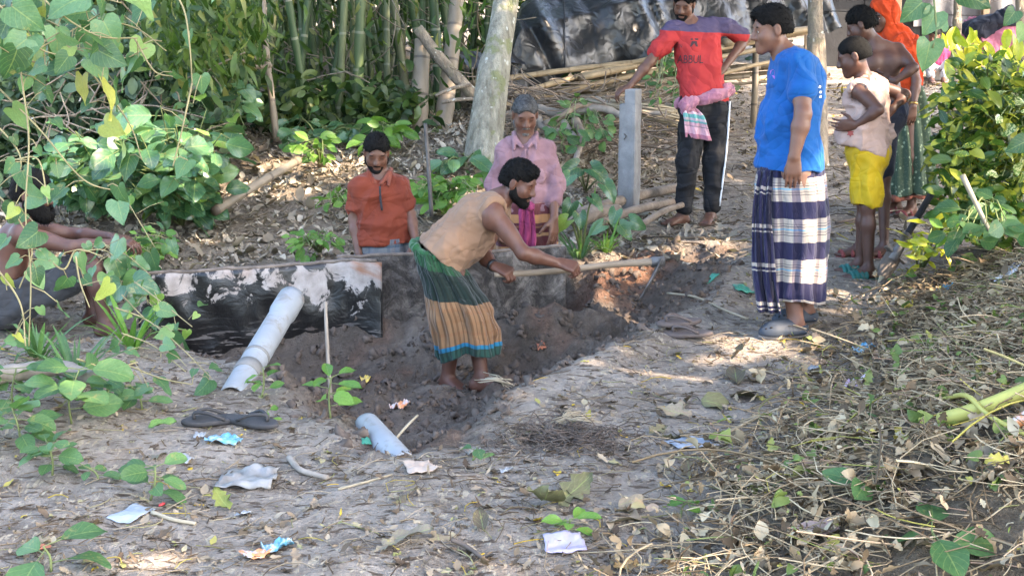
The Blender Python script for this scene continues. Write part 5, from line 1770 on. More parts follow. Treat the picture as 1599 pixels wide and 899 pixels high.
def man_blue():
    d0 = 7.07
    J = lambda x, y, dd=0: P(x, y, d0 + dd)
    e = person_empty("stout man in a bright blue T-shirt and navy and cream checked lungi watching", J(1240, 515))
    h = Head(J(1204, 46, -.01), (-.97, -.16, -.14), (-.12, 0, .99), .98)
    anL = foot_z(J(1243, 484, -.10), 1.05); anR = foot_z(J(1259, 471, .17), 1.05)
    j = dict(head=h, neck=J(1226, 86, .01), chest=J(1240, 122, 0), pelvis=J(1237, 262, 0),
             shR=J(1226, 104, .19), shL=J(1249, 104, -.17), elL=J(1254, 178, -.25), wrL=J(1240, 245, -.24), elR=J(1225, 185, .24), wrR=J(1210, 245, .20),
             hipR=J(1240, 275, .09), hipL=J(1238, 275, -.09), knL=J(1232, 380, -.10), knR=J(1250, 375, .10), anL=anL, anR=anR)
    B = Blob(); add_body(B, j, 1.04, thin=1.04)
    add_hand(B, j['wrL'], (-.02, -.05, -1), (.15, 1, 0), (-.95, .1, 0), (.25, .35, .3), .95, .12, (1.0, .30, .25)); add_hand(B, j['wrR'], (-.1, 0, -1), (.1, -1, 0), (-1, 0, 0))
    add_foot(B, anL, (-.96, -.28, 0), 1.02); add_foot(B, anR, (-.93, -.35, 0), 1.02)
    finish("body", B, .0055, SK_lite, e)
    finish("hair", h.hair(.009, -.03, top=.008, fringe=1), .0055, M_hair, e, None, hairy=(3000, .014, (-.3, 0, -.2)))
    h.face(e, look_down=False)
    S = Blob(); add_shirt(S, j, 1.04, .017, (.52, .52), hem=.0, loose=.01)
    S.ell(J(1222, 205, 0), (.130, .160, .17), np.eye(3), .06)
    S.ell(J(1243, 150, 0), (.102, .165, .17), np.eye(3), .06)
    S.ell(J(1242, 235, 0), (.115, .155, .13), np.eye(3), .06)
    S.cone(J(1226, 258, 0), J(1240, 258, 0), .145, .14, .05)
    S.cut(J(1235, 262, 0), (-.02, .0, -1))
    S.cut(mid(j['shL'], j['elL'], .49), nrm(j['elL'] - j['shL'])) if 0 else None
    S.ell(j['neck'] + [-.035, 0, .03], (.070, .075, .052), np.eye(3), .01, -1)
    so = finish("t_shirt", S, .006, M_blue, e, [(.005, (.5, 0, -1), 9, 53), (.005, (1, .1, .1), 9, 58, )])
    bv = bvh_of(so); rd = nrm(J(1230, 140) - CAM)
    rt, upv = np.array([1.0, 0, 0]), np.array([0, 0, 1.0])
    for (px, py, w, hh, mm) in [(1206, 113, .012, .014, M_pinkprint), (1205, 121, .016, .010, M_pinkprint)]:
        c = J(px, py)
        decal("chest_print", [c + rt * a * w + upv * b2 * hh for a, b2 in [(-1, -1), (1, -1), (1, .6), (.2, 1), (-1, .5)]], [(0, 1, 2, 3, 4)], bv, rd, mm, e)
    for k, (px, py) in enumerate([(1279, 136), (1280, 144), (1280, 151)]):
        c = J(px, py)
        decal("back_print", [c + rt * a * .007 + upv * b2 * .007 for a, b2 in [(-1, -.6), (.6, -1), (1, .7), (-.3, 1)]], [(0, 1, 2, 3)], bv, rd, M_white, e)
    R = []
    for cx, cy, hw, dep, dd in [(1234, 258, .160, .165, 0), (1235, 285, .170, .175, 0), (1238, 340, .177, .190, 0), (1236, 400, .170, .190, 0), (1235, 440, .162, .180, 0), (1236, 460, .158, .175, 0)]:
        R.append((J(cx, cy, dd), np.array([hw, .02, 0]), np.array([0, dep, 0])))
    loft("lungi", R, M_lungi_blue, e, 56, 120, amp=(.003, .015), seed=12, wr=.006)
    # gathered front pleat hanging lower than the hem
    a = J(1196, 268, -.10)
    cloth_strip("front_pleat", [a, J(1190, 330, -.16), J(1192, 420, -.17), J(1202, 488, -.15)], [.035, .045, .055, .058], (1, -.35, 0), M_lungi_front, e, 40, 18, .014, 5)
    clog(e, anL, (-.96, -.28, 0), 1.02); clog(e, anR, (-.93, -.35, 0), 1.02)
man_blue()

# ------------------------------------------------------------------ boy in the sleeveless shirt
M_vest = clothmat("faded_pink_cotton", (.40, .285, .24), (.27, .185, .155), .85, 6)
M_yellow = clothmat("yellow_jersey", (.46, .315, .006), (.33, .215, .006), .6, 4)
M_teal = simple("teal_rubber", (.022, .125, .11), (.016, .09, .08), .5, 10, 3, .1, .003)
M_emb = simple("maroon_print", (.30, .07, .06), (.22, .05, .04), .8, 40, 2, 0)
def boy_vest():
    d0 = 8.25
    J = lambda x, y, dd=0: P(x, y, d0 + dd)
    e = person_empty("boy in a pale sleeveless shirt and yellow shorts with hands on hips", J(1352, 420))
    h = Head(J(1332, 88, -.02), (-.90, .16, -.34), (-.28, .06, .95), .95)
    anL = foot_z(J(1357, 405, -.07), .85); anR = foot_z(J(1344, 392, .12), .85)
    j = dict(head=h, neck=J(1350, 124, 0), chest=J(1352, 150, 0), pelvis=J(1352, 228, .01),
             shL=J(1342, 143, -.14), shR=J(1370, 136, .14), elL=J(1372, 172, -.22), wrL=J(1336, 196, -.17), elR=J(1414, 148, .16), wrR=J(1394, 170, .10),
             hipL=J(1352, 240, -.06), hipR=J(1354, 238, .07), knL=J(1355, 323, -.09), knR=J(1350, 318, .08), anL=anL, anR=anR)
    B = Blob(); add_body(B, j, .82, thin=.95)
    add_hand(B, j['wrL'], (-.9, .1, .0), (.0, 1, .1), (-.1, 0, 1), (.25, .5, .4), .85); add_hand(B, j['wrR'], (-.7, 0, -.5), (-.3, -.9, 0), (-.3, 0, .9), (.3, .5, .4), .85)
    add_foot(B, anL, (-.98, -.2, 0), .85); add_foot(B, anR, (-.98, -.15, 0), .85)
    finish("body", B, .006, SK_dark, e)
    finish("hair", h.hair(.008, -.035), .006, M_hair, e, hairy=(2000, .008, (0, 0, -.1)))
    h.face(e)
    S = Blob(); add_shirt(S, j, .84, .020, (0, 0), hem=.12, loose=.03)
    S.cone(J(1338, 215, -.06), J(1352, 228, .0), .115, .11, .06)
    S.cone(J(1376, 205, .02), J(1352, 215, .0), .05, .08, .04)
    S.ell(J(1340, 150, -.19), (.055, .075, .075), np.eye(3), .012, -1)
    S.ell(J(1378, 142, .20), (.05, .075, .075), np.eye(3), .012, -1)
    S.ell(j['neck'] + [-.03, 0, .03], (.05, .06, .045), np.eye(3), .01, -1)
    S.cut(J(1345, 232, 0), (-.28, 0, -1))
    so = finish("vest", S, .006, M_vest, e, [(.008, (.2, 0, 1), 10, 63), (.006, (1, 0, .3), 13, 68)])
    C = Blob(); nk = j['neck']
    C.cone(nk + [.045, -.03, .012], nk + [-.02, -.058, .018], .013, .012, .02); C.cone(nk + [.045, -.03, .012], nk + [.03, .05, .014], .014, .013, .02)
    finish("collar", C, .005, M_vest, e)
    # knotted shirt tail at the back
    K = Blob(); k0 = J(1383, 203, .0)
    K.ell(k0, (.045, .035, .035), np.eye(3), .02); K.ell(k0 + [.03, -.01, -.012], (.025, .025, .04), np.eye(3), .02)
    finish("shirt_knot", K, .005, M_vest, e, (.007, (1, 0, .4), 24, 3))
    bv = bvh_of(so); rd = nrm(J(1330, 208) - CAM); c = J(1328, 208, -.1)
    pts = [c + np.array([math.cos(t), 0, math.sin(t)]) * (.024 if k % 2 else .013) for k, t in enumerate(np.linspace(0, 6.28, 13)[:-1])]
    decal("flower_print", pts, [tuple(range(12))], bv, rd, M_emb, e)
    T = Blob()
    T.slab(j['pelvis'], mid(j['hipR'], j['hipL']), .06, .065, .098, .102, j['hipR'] - j['hipL'], .04)
    T.ell(J(1366, 240, 0), (.075, .10, .085), np.eye(3), .05)
    for s in 'RL':
        T.cone(j['hip' + s], mid(j['hip' + s], j['kn' + s], .93), .098, .083, .05)
    T.cut(J(1352, 317, 0), (-.12, 0, -1))
    finish("shorts", T, .006, M_yellow, e, [(.007, (0, 0, 1), 10, 73)])
    worn_sandal(e, anL, (-.98, -.2, 0), M_teal, M_teal, .88, True); worn_sandal(e, anR, (-.98, -.15, 0), M_teal, M_teal, .88, True)
boy_vest()

# ------------------------------------------------------------------ shirtless boy
M_navy = clothmat("navy_cloth", (.020, .024, .04), None, .85)
M_maroon = simple("maroon_rubber", (.20, .045, .04), (.14, .03, .03), .6, 10, 3, .1, .003)
def boy_bare():
    d0 = 9.16
    J = lambda x, y, dd=0: P(x, y, d0 + dd)
    e = person_empty("shirtless boy seen from behind in dark shorts next to the woman", J(1385, 378))
    h = Head(J(1344, 39, -.02), (-.84, .28, -.42), (-.36, .14, .92), .93)
    anL = foot_z(J(1343, 362, .05), .9); anR = foot_z(J(1382, 364, -.02), .9)
    j = dict(head=h, neck=J(1364, 66, 0), chest=J(1374, 94, .01), pelvis=J(1381, 176, .02),
             shL=J(1350, 82, .04), shR=J(1402, 78, .02), elR=J(1427, 106, -.14), wrR=J(1398, 127, -.15), elL=J(1342, 122, -.10), wrL=J(1360, 160, -.12),
             hipL=J(1372, 186, .03), hipR=J(1387, 186, .02), knL=J(1360, 272, .03), knR=J(1380, 275, -.02), anL=anL, anR=anR)
    B = Blob(); add_body(B, j, .86, thin=.92)
    add_hand(B, j['wrR'], (-.9, .3, -.2), (.2, .9, 0), (0, 0, 1), (.3, .5, .4), .9); add_hand(B, j['wrL'], (.4, .3, -.8), (.4, .8, 0), (-.3, 0, .8), (.3, .5, .4), .9)
    # shoulder blades and spine furrow
    for px in (1364, 1396):
        B.ell(J(px, 100, -.060), (.04, .03, .055), np.eye(3), .06)
    B.cone(J(1378, 80, -.13), J(1390, 165, -.12), .012, .010, .03, -1)
    add_foot(B, anR, (-.95, -.25, 0), .9); add_foot(B, anL, (-.95, -.1, 0), .9)
    finish("body", B, .006, SK_dark, e)
    finish("hair", h.hair(.011, -.045, top=.006), .006, M_hair, e, (.002, (0, 0, 1), 55, 4), hairy=(2200, .020, (0, 0, -.2)))
    h.face(e)
    T = Blob()
    T.slab(j['pelvis'] + [0, 0, .02], mid(j['hipR'], j['hipL']), .055, .055, .088, .090, j['hipR'] - j['hipL'], .04)
    for s in 'RL':
        T.cone(j['hip' + s], mid(j['hip' + s], j['kn' + s], .9), .082, .072, .05)
    finish("shorts", T, .006, M_navy, e, [(.006, (0, 0, 1), 10, 83)])
    worn_sandal(e, anR, (-.95, -.25, 0), M_maroon, M_maroon, .92); worn_sandal(e, anL, (-.95, -.1, 0), M_maroon, M_maroon, .92)
boy_bare()

# ------------------------------------------------------------------ woman in the orange scarf
M_scarf = clothmat("orange_cloth", (.55, .055, .008), (.36, .034, .006), .8, 4)
def flower_mat():
    m, nt, b, out = newmat("green_flower_cloth")
    co = coords(nt, "Object")
    vo = nt.nodes.new("ShaderNodeTexVoronoi"); vo.inputs["Scale"].default_value = 26
    nt.links.new(co, vo.inputs["Vector"])
    n = noise(nt, 60, 2, co)
    c = mixc(nt, ramp(nt, vo.outputs["Distance"], [(.20, (1, 1, 1)), (.30, (0, 0, 0))]), (.035, .06, .035), (.24, .29, .19))
    c = mixc(nt, ramp(nt, n, [(.55, (0, 0, 0)), (.65, (.6, .6, .6))]), c, (.10, .12, .07))
    nt.links.new(c, b.inputs["Base Color"]); b.inputs["Roughness"].default_value = .9
    return m
M_flower = flower_mat()
M_hem = clothmat("red_brown_hem", (.22, .075, .045), None, .85)
M_bangle = simple("bangle_gold", (.55, .33, .10), (.45, .25, .08), .3, 10, 2, 0, metal=.8)
def woman():
    d0 = 10.7
    J = lambda x, y, dd=0: P(x, y, d0 + dd)
    e = person_empty("woman in a bright orange headscarf and dark green flowered skirt", J(1414, 318))
    h = Head(J(1379, 24, -.03), (-.80, -.52, -.26), (-.16, -.14, .97), .98)
    anL = foot_z(J(1424, 318, -.08), .9); anR = foot_z(J(1400, 318, .08), .9)
    j = dict(head=h, neck=J(1392, 56, .02), chest=J(1403, 84, .02), pelvis=J(1413, 165, .03),
             shR=J(1387, 78, .14), shL=J(1419, 80, -.12), elL=J(1431, 128, -.16), wrL=J(1426, 166, -.20), elR=J(1392, 130, .16), wrR=J(1386, 165, .10),
             hipR=J(1407, 172, .09), hipL=J(1419, 172, -.07), knR=J(1402, 245, .08), knL=J(1420, 245, -.08), anR=anR, anL=anL)
    B = Blob(); add_body(B, j, .92)
    add_hand(B, j['wrL'], (-.1, 0, -1), (-.2, 1, 0), (-.9, -.2, 0), (.25, .4, .4), .92); add_hand(B, j['wrR'], (-.1, 0, -1), (0, 1, 0), (-.9, -.2, 0), (.25, .4, .4), .92)
    add_foot(B, anL, (-.8, -.6, 0), .88); add_foot(B, anR, (-.8, -.6, 0), .88)
    finish("body", B, .0065, SK_mid, e)
    h.face(e, look_down=False)
    S = Blob(); k = h.sc
    S.ell(h.at(0, -.018, .032), (.092 * k, .112 * k, .100 * k), h.R, .02)
    S.ell(h.at(0, -.045, -.05), (.090 * k, .085 * k, .09 * k), h.R, .04)
    S.cone(h.at(0, -.03, -.09), j['neck'], .085, .095, .05)
    S.slab(mid(j['neck'], j['chest'], .2), j['chest'], .05, .09, .095, .125, j['shR'] - j['shL'], .05)
    S.slab(j['chest'], mid(j['chest'], j['pelvis'], .55), .09, .07, .12, .10, j['shR'] - j['shL'], .05)
    for s in 'RL':
        S.cone(j['neck'], j['sh' + s], .07, .085, .05); S.cone(j['sh' + s], mid(j['sh' + s], j['el' + s], .45), .080, .066, .04)
    S.ell(h.at(0, .100, -.022), (.062 * k, .075 * k, .085 * k), h.R, .012, -1)
    finish("headscarf", S, .006, M_scarf, e, [(.010, (.25, 0, -1), 12, 93), (.006, (.6, 0, -1), 16, 97)])
    R = [(J(1408, 128, .02), np.array([.14, -.02, 0]), np.array([.02, .125, 0])), (J(1412, 165, .02), np.array([.165, -.02, 0]), np.array([.02, .15, 0])), (J(1415, 230, .02), np.array([.165, 0, 0]), np.array([0, .17, 0])), (J(1417, 304, .02), np.array([.18, 0, 0]), np.array([0, .18, 0]))]
    loft("skirt", R, M_flower, e, 40, 96, amp=(.006, .028), seed=15)
    loft("hem_band", [(J(1417, 300, .02), np.array([.185, 0, 0]), np.array([0, .185, 0])), (J(1417, 310, .02), np.array([.19, 0, 0]), np.array([0, .19, 0]))], M_hem, e, 4, 96, amp=(.027, .028), seed=15)
    tube_obj("bangle", [mid(j['elL'], j['wrL'], .86), mid(j['elL'], j['wrL'], .94)], .031, M_bangle, e, 14)
    worn_sandal(e, anL, (-.8, -.6, 0), M_maroon, M_maroon, .9); worn_sandal(e, anR, (-.8, -.6, 0), M_maroon, M_maroon, .9)
woman()

# ------------------------------------------------------------------ seated man on the left
M_shorts = clothmat("charcoal_cloth", (.035, .037, .04), (.02, .021, .023), .85, 6)
def man_seated():
    d0 = 7.7
    J = lambda x, y, dd=0: P(x, y, d0 + dd)
    e = person_empty("shirtless bearded man sitting on the ground behind the creepers with arms on knees", J(15, 500))
    h = Head(J(52, 303, 0), (.96, -.16, -.12), (.12, 0, .99), 1.03)
    anR = foot_z(J(164, 500, -.12)); anL = foot_z(J(146, 488, .18))
    j = dict(head=h, neck=J(36, 344, .0), chest=J(24, 375, .0), pelvis=J(2, 470, .03),
             shR=J(32, 366, -.16), shL=J(44, 358, .17), elR=J(112, 386, -.20), wrR=J(180, 380, -.12), elL=J(118, 366, .20), wrL=J(176, 370, .06),
             hipR=J(12, 478, -.09), hipL=J(14, 476, .13), knR=J(148, 420, -.15), knL=J(138, 410, .20), anR=anR, anL=anL)
    B = Blob(); add_body(B, j, 1.0)
    add_hand(B, j['wrR'], (.9, -.1, .05), (0, .2, -1), (.1, 1, 0), (.6, .8, .6)); add_hand(B, j['wrL'], (.9, -.35, 0), (0, 0, -1), (0, -1, 0), (.6, .8, .6))
    add_foot(B, anR, (.95, -.25, 0)); add_foot(B, anL, (.95, -.1, 0))
    finish("body", B, .0065, SK_dark, e)
    finish("hair", h.hair(.016, -.04, top=.008), .006, M_hair, e, hairy=(1800, .016, (0, 0, -.1)))
    finish("beard", h.beard(.020, 1.6), .006, M_hair, e, hairy=(900, .022, (.1, 0, -.7)))
    h.face(e)
    T = Blob()
    T.slab(j['pelvis'] + [0, 0, .03], mid(j['hipR'], j['hipL']), .085, .09, .115, .115, j['hipR'] - j['hipL'], .04)
    for s in 'RL':
        T.cone(j['hip' + s], mid(j['hip' + s], j['kn' + s], .80), .105, .085, .05)
    finish("shorts", T, .006, M_shorts, e, [(.010, (.9, 0, .4), 9, 103), (.006, (0, 0, 1), 12, 107)])
man_seated()

# ------------------------------------------------------------------ child sitting far back by the shed
M_magtop = clothmat("magenta_top", (.30, .04, .12), (.18, .025, .07))
M_whitecloth = clothmat("white_cloth", (.42, .43, .46), (.33, .34, .37))
def child_far():
    d0 = 18.6
    J = lambda x, y, dd=0: P(x, y, d0 + dd)
    e = person_empty("small figure in a magenta top sitting far back by the shed", J(1466, 118))
    dz = zg1(*J(1466, 118)[:2]) - J(1466, 122)[2]
    U = np.array([0, 0, dz])
    h = Head(J(1459, 52) + U, (-.5, -.8, -.3), (-.1, -.2, 1), .92)
    j = dict(head=h, neck=J(1463, 67) + U, chest=J(1465, 76) + U, pelvis=J(1467, 108, .05) + U, shR=J(1451, 74) + U, shL=J(1477, 73) + U, elR=J(1446, 92, -.1) + U, wrR=J(1452, 103, -.3) + U, elL=J(1486, 90, -.05) + U, wrL=J(1476, 102, -.25) + U,
             hipR=J(1460, 110) + U, hipL=J(1474, 110) + U, knR=J(1450, 98, -.35) + U, knL=J(1480, 98, -.35) + U, anR=J(1454, 118, -.40) + U, anL=J(1474, 118, -.40) + U)
    B = Blob(); add_body(B, j, .78)
    add_hand(B, j['wrR'], (.2, -1, -.2), (0, 0, -1), (1, 0, 0), sz=.8); add_hand(B, j['wrL'], (-.3, -1, -.2), (0, 0, -1), (-1, 0, 0), sz=.8)
    add_foot(B, j['anR'], (0, -1, 0), .8); add_foot(B, j['anL'], (0, -1, 0), .8)
    finish("body", B, .010, SK_mid, e)
    finish("hair", h.hair(.012, -.05), .010, M_hair, e)
    S_ = Blob(); add_shirt(S_, j, .80, .015, (.5, .5), hem=.0, loose=.01)
    finish("top", S_, .010, M_magtop, e, (.005, (0, 0, 1), 10, 3))
    T = Blob()
    T.slab(j['pelvis'], mid(j['hipR'], j['hipL']), .06, .07, .09, .09, j['hipR'] - j['hipL'], .04)
    for s in 'RL': T.cone(j['hip' + s], j['kn' + s], .085, .06, .04); T.cone(j['kn' + s], mid(j['kn' + s], j['an' + s], .8), .06, .05, .03)
    finish("trousers", T, .010, M_whitecloth, e, (.006, (0, 0, 1), 10, 3))
child_far()
# ================================================================== THINGS
def sheet_mat(tar):
    m, nt, b, out = newmat("tarred_sheet" if tar else "weathered_sheet")
    uv = nt.nodes.new("ShaderNodeUVMap").outputs[0]
    sp = nt.nodes.new("ShaderNodeSeparateXYZ"); nt.links.new(uv, sp.inputs[0])
    mp = nt.nodes.new("ShaderNodeMapping"); nt.links.new(uv, mp.inputs["Vector"]); mp.inputs["Scale"].default_value = (1.5, 1.0, 1)
    n1 = noise(nt, 6.5, 7, mp.outputs[0], .66, .9)
    mp2 = nt.nodes.new("ShaderNodeMapping"); nt.links.new(uv, mp2.inputs["Vector"]); mp2.inputs["Scale"].default_value = (3.0, 14, 1)
    n2 = noise(nt, 3, 4, mp2.outputs[0], .6, .4)
    if tar:
        base = ramp(nt, noise(nt, 12, 5, mp.outputs[0]), [(.3, (.20, .17, .15)), (.55, (.33, .29, .265)), (.75, (.42, .38, .35))])
        rust = noise(nt, 2.2, 5, mp.outputs[0], .6, .8)
        # rust towards the right end of the sheet and in a patch near its top
        ru = mth(nt, 'MULTIPLY', ramp(nt, sp.outputs[0], [(.55, (.25, .25, .25)), (.92, (1, 1, 1))]), ramp(nt, rust, [(.53, (0, 0, 0)), (.62, (1, 1, 1))]))
        base = mixc(nt, ru, base, (.26, .12, .065))
        # tar lies thickest in the lower half
        hgt = ramp(nt, sp.outputs[1], [(.55, (1, 1, 1)), (.90, (.0, .0, .0))])
        side = ramp(nt, sp.outputs[0], [(0, (1, 1, 1)), (.5, (1, 1, 1)), (.85, (.45, .45, .45))])
        cov = mth(nt, 'ADD', mth(nt, 'MULTIPLY', hgt, .34), mth(nt, 'MULTIPLY', side, .16))
        t = mth(nt, 'ADD', cov, n1)
        tm = ramp(nt, t, [(.62, (0, 0, 0)), (.66, (1, 1, 1))])
        ln = ramp(nt, n2, [(.56, (0, 0, 0)), (.60, (1, 1, 1))])
        low = ramp(nt, sp.outputs[1], [(.55, (.5, .5, .5)), (.75, (0, 0, 0))])
        tm2 = mixc(nt, mth(nt, 'MULTIPLY', ln, low), tm, (0, 0, 0))
        c = mixc(nt, tm2, base, (.010, .0095, .0095))
        rgh = mixc(nt, tm2, (.85, .85, .85), (.28, .28, .28))
        nt.links.new(rgh, b.inputs["Roughness"])
        bump(nt, mth(nt, 'ADD', t, mth(nt, 'MULTIPLY', n2, .12)), .4, .025, b)
    else:
        c = ramp(nt, n1, [(.25, (.06, .054, .049)), (.45, (.14, .123, .108)), (.62, (.23, .205, .183)), (.8, (.31, .275, .245))])
        dk = ramp(nt, noise(nt, 6, 6, mp.outputs[0], .7, 1), [(.38, (1, 1, 1)), (.56, (.22, .21, .205))])
        c = mixc(nt, .95, c, dk, 'MULTIPLY')
        b.inputs["Roughness"].default_value = .9
        bump(nt, noise(nt, 16, 6, mp.outputs[0], .7, .6), .9, .05, b)
    nt.links.new(c, b.inputs["Base Color"])
    return m

def sheet(name, label, A, B, tar, seed, zbot=-.80):
    """standing sheet from A to B (top corners)"""
    nx, nz = 90, 34
    u, w = np.meshgrid(np.linspace(0, 1, nx), np.linspace(0, 1, nz))
    top = A[None, None] + (B - A)[None, None] * u[..., None]
    p = top.copy()
    p[..., 2] = zbot + (top[..., 2] - zbot) * w + .010 * fbm(np.stack([u * 9, u * 0, u * 0], -1), 2, seed) * w
    p3 = np.stack([u * 6, w * 2.5, 0 * u + seed], -1)
    p[..., 1] += .030 * fbm(p3, 3, seed) + .015 * np.sin(u * 9 + seed)
    base = mid(A, B); base[2] = zbot + .4
    e = empty(name, base); tag(e, label, "sheet")
    i = (np.arange(nx - 1)[None] + (np.arange(nz - 1) * nx)[:, None])
    f = np.stack([i, i + 1, i + 1 + nx, i + nx], -1).reshape(-1, 4)
    L = np.linalg.norm(B - A)
    o = obj("panel", np_mesh("panel", p.reshape(-1, 3) - base, f, sheet_mat(tar), np.stack([u, w], -1).reshape(-1, 2)), e)
    md = o.modifiers.new("thickness", 'SOLIDIFY'); md.thickness = .012; md.offset = 1
    tube_obj("rolled_rim", p[-1][::3] + [0, -.004, .004], .011, M_rim, e, 7)
M_rim = simple("sheet_rim", (.20, .16, .13), (.08, .065, .055), .85, 20, 5, .5, .01)
sheet("tarred_sheet", "standing metal sheet smeared with black tar and rust along the pit", P(212, 430, 7.62), P(597, 405, 7.70), True, 2)
sheet("weathered_sheet", "standing grey weathered sheet behind the digging man", P(527, 402, 7.82), P(884, 386, 7.98), False, 6)

# ------------------------------------------------------------------ pipes
M_pvc = simple("pale_pvc", (.27, .29, .31), (.21, .225, .24), .45, 5, 5, .1, .004)
def pvc():
    m, nt, b, out = newmat("pale_pvc")
    co = coords(nt, "Object")
    c = ramp(nt, noise(nt, 5, 5, co), [(.3, (.21, .225, .24)), (.7, (.27, .29, .31))])
    c = mixc(nt, ramp(nt, noise(nt, 9, 6, co, .7, .6), [(.54, (0, 0, 0)), (.68, (.8, .8, .8))]), c, (.17, .145, .12))
    nt.links.new(c, b.inputs["Base Color"]); b.inputs["Roughness"].default_value = .5
    return m
M_pvc = pvc()
M_pvcd = simple("dirty_pvc", (.21, .21, .205), (.14, .135, .125), .6, 9, 6, .2, .004)
def pipe_np(pts, ro, ri, n=26):
    """hollow pipe: outer wall, end ring and inner wall"""
    v1, f1, uv1 = tube(pts, ro, n, False); v2, f2, uv2 = tube(pts, ri, n, False)
    m = len(v1); V = np.concatenate([v1, v2]); F = [f1, f2[:, ::-1] + m]
    for base in (0, m - n):
        q = []
        for j in range(n):
            a, b2 = base + j, base + (j + 1) % n
            q += [[a, b2, b2 + m], [a, b2 + m, a + m]] if base else [[b2, a, a + m], [b2, a + m, b2 + m]]
        F.append(np.array(q))
    return V, np.concatenate(F)
def pipe(label, A, B, r, bell, bands):
    e = empty("drain_pipe", mid(A, B)); tag(e, label, "pipe", "pale plastic drain pipes")
    t = np.linspace(0, 1, 26)
    pts = A[None] + (B - A)[None] * t[:, None]
    rad = np.full(26, r)
    if bell: rad = r * (1 + .13 * sstep(.80, .83, t) - .02 * sstep(.97, 1, t))
    v, f = pipe_np(pts, rad, rad - .006)
    obj("pipe_wall", np_mesh("pipe_wall", v - np.array(e.location), f, M_pvc), e)
    for b0, b1, k in bands:
        c = np.array([mid(A, B, b0), mid(A, B, (b0 + b1) / 2), mid(A, B, b1)])
        v, f = pipe_np(c, r * k, r * .98)
        obj("coupling", np_mesh("coupling", v - np.array(e.location), f, M_pvcd), e)
pipe("long pale plastic drain pipe slanting up from the ground against the tarred sheet", P(362, 622, 6.10), P(455, 466, 7.05), .060, True, [(.20, .27, 1.06), (.36, .38, 1.05)])
pipe("short pale plastic pipe lying in the shallow trench", P(573, 664, 5.75), P(632, 728, 5.28), .054, False, [])

# ------------------------------------------------------------------ stakes, post, logs
M_stick = simple("grey_stick", (.30, .26, .215), (.17, .145, .12), .85, 14, 5, .4, .006, stretch=(1, 1, .3))
M_log = simple("log_bark", (.27, .215, .165), (.13, .10, .075), .9, 10, 5, .6, .012)
M_rod = simple("dull_rod", (.10, .09, .08), (.05, .045, .04), .5, 12, 3, .1, .003, metal=.4)
def stick(name, label, ctrl, r0, r1, mat, n=14, cat="stick", group=None, sides=8, knob=0.0):
    pts = curve_pts(ctrl, n)
    rad = np.linspace(r0, r1, n) * (1 + knob * np.sin(np.arange(n) * 2.1))
    o = tube_obj(name, pts, rad, mat, None, sides)
    return tag(o, label, cat, group)
stick("stake", "thin grey wooden stake standing before the tarred sheet", [P(516, 622, 6.7), P(511, 540, 6.72), P(508, 471, 6.74)], .010, .008, M_stick, cat="stake", knob=.08)
stick("metal_rod", "dark upright rod standing between rust-shirted man and pale tree", [P(674, 338, 8.9), P(669, 260, 8.92), P(664, 193, 8.95)], .014, .012, M_rod, cat="rod")
stick("bamboo_log", "fallen dry bamboo pole with dark ends on the leaf bank", [P(335, 330, 9.5), P(395, 292, 9.9), P(466, 250, 10.4)], .034, .030, M_bamold, 20, "pole", sides=10, knob=.04)
for k, (a, b2, r, lab) in enumerate([((905, 335, 9.7), (1062, 292, 10.9), .045, "thick grey log lying behind the concrete post"), ((930, 350, 9.6), (1050, 316, 10.3), .035, "second log lying just below the thick one by the post"),
                                     ((1000, 352, 9.7), (1065, 320, 10.2), .026, "thin pale branch next to the barefoot man's feet"), ((905, 345, 9.5), (965, 328, 9.8), .05, "short end of brown log left of the concrete post")]):
    stick("log", lab, [P(*a), mid(P(*a), P(*b2)) + [0, 0, .02], P(*b2)], r, r * .8, M_log, 14, "log", sides=10, knob=.07)
def concrete_mat():
    m, nt, b, out = newmat("concrete")
    co = coords(nt, "Object")
    c = ramp(nt, noise(nt, 6, 6, co, .65), [(.3, (.13, .13, .13)), (.5, (.19, .19, .19)), (.7, (.255, .253, .25))])
    c = mixc(nt, ramp(nt, noise(nt, 3, 4, coords(nt, "Object", (1, 1, .4))), [(.48, (0, 0, 0)), (.64, (.85, .85, .85))]), c, (.12, .10, .085))
    nt.links.new(c, b.inputs["Base Color"]); b.inputs["Roughness"].default_value = .9
    bump(nt, noise(nt, 30, 5, co, .7), .5, .012, b)
    return m
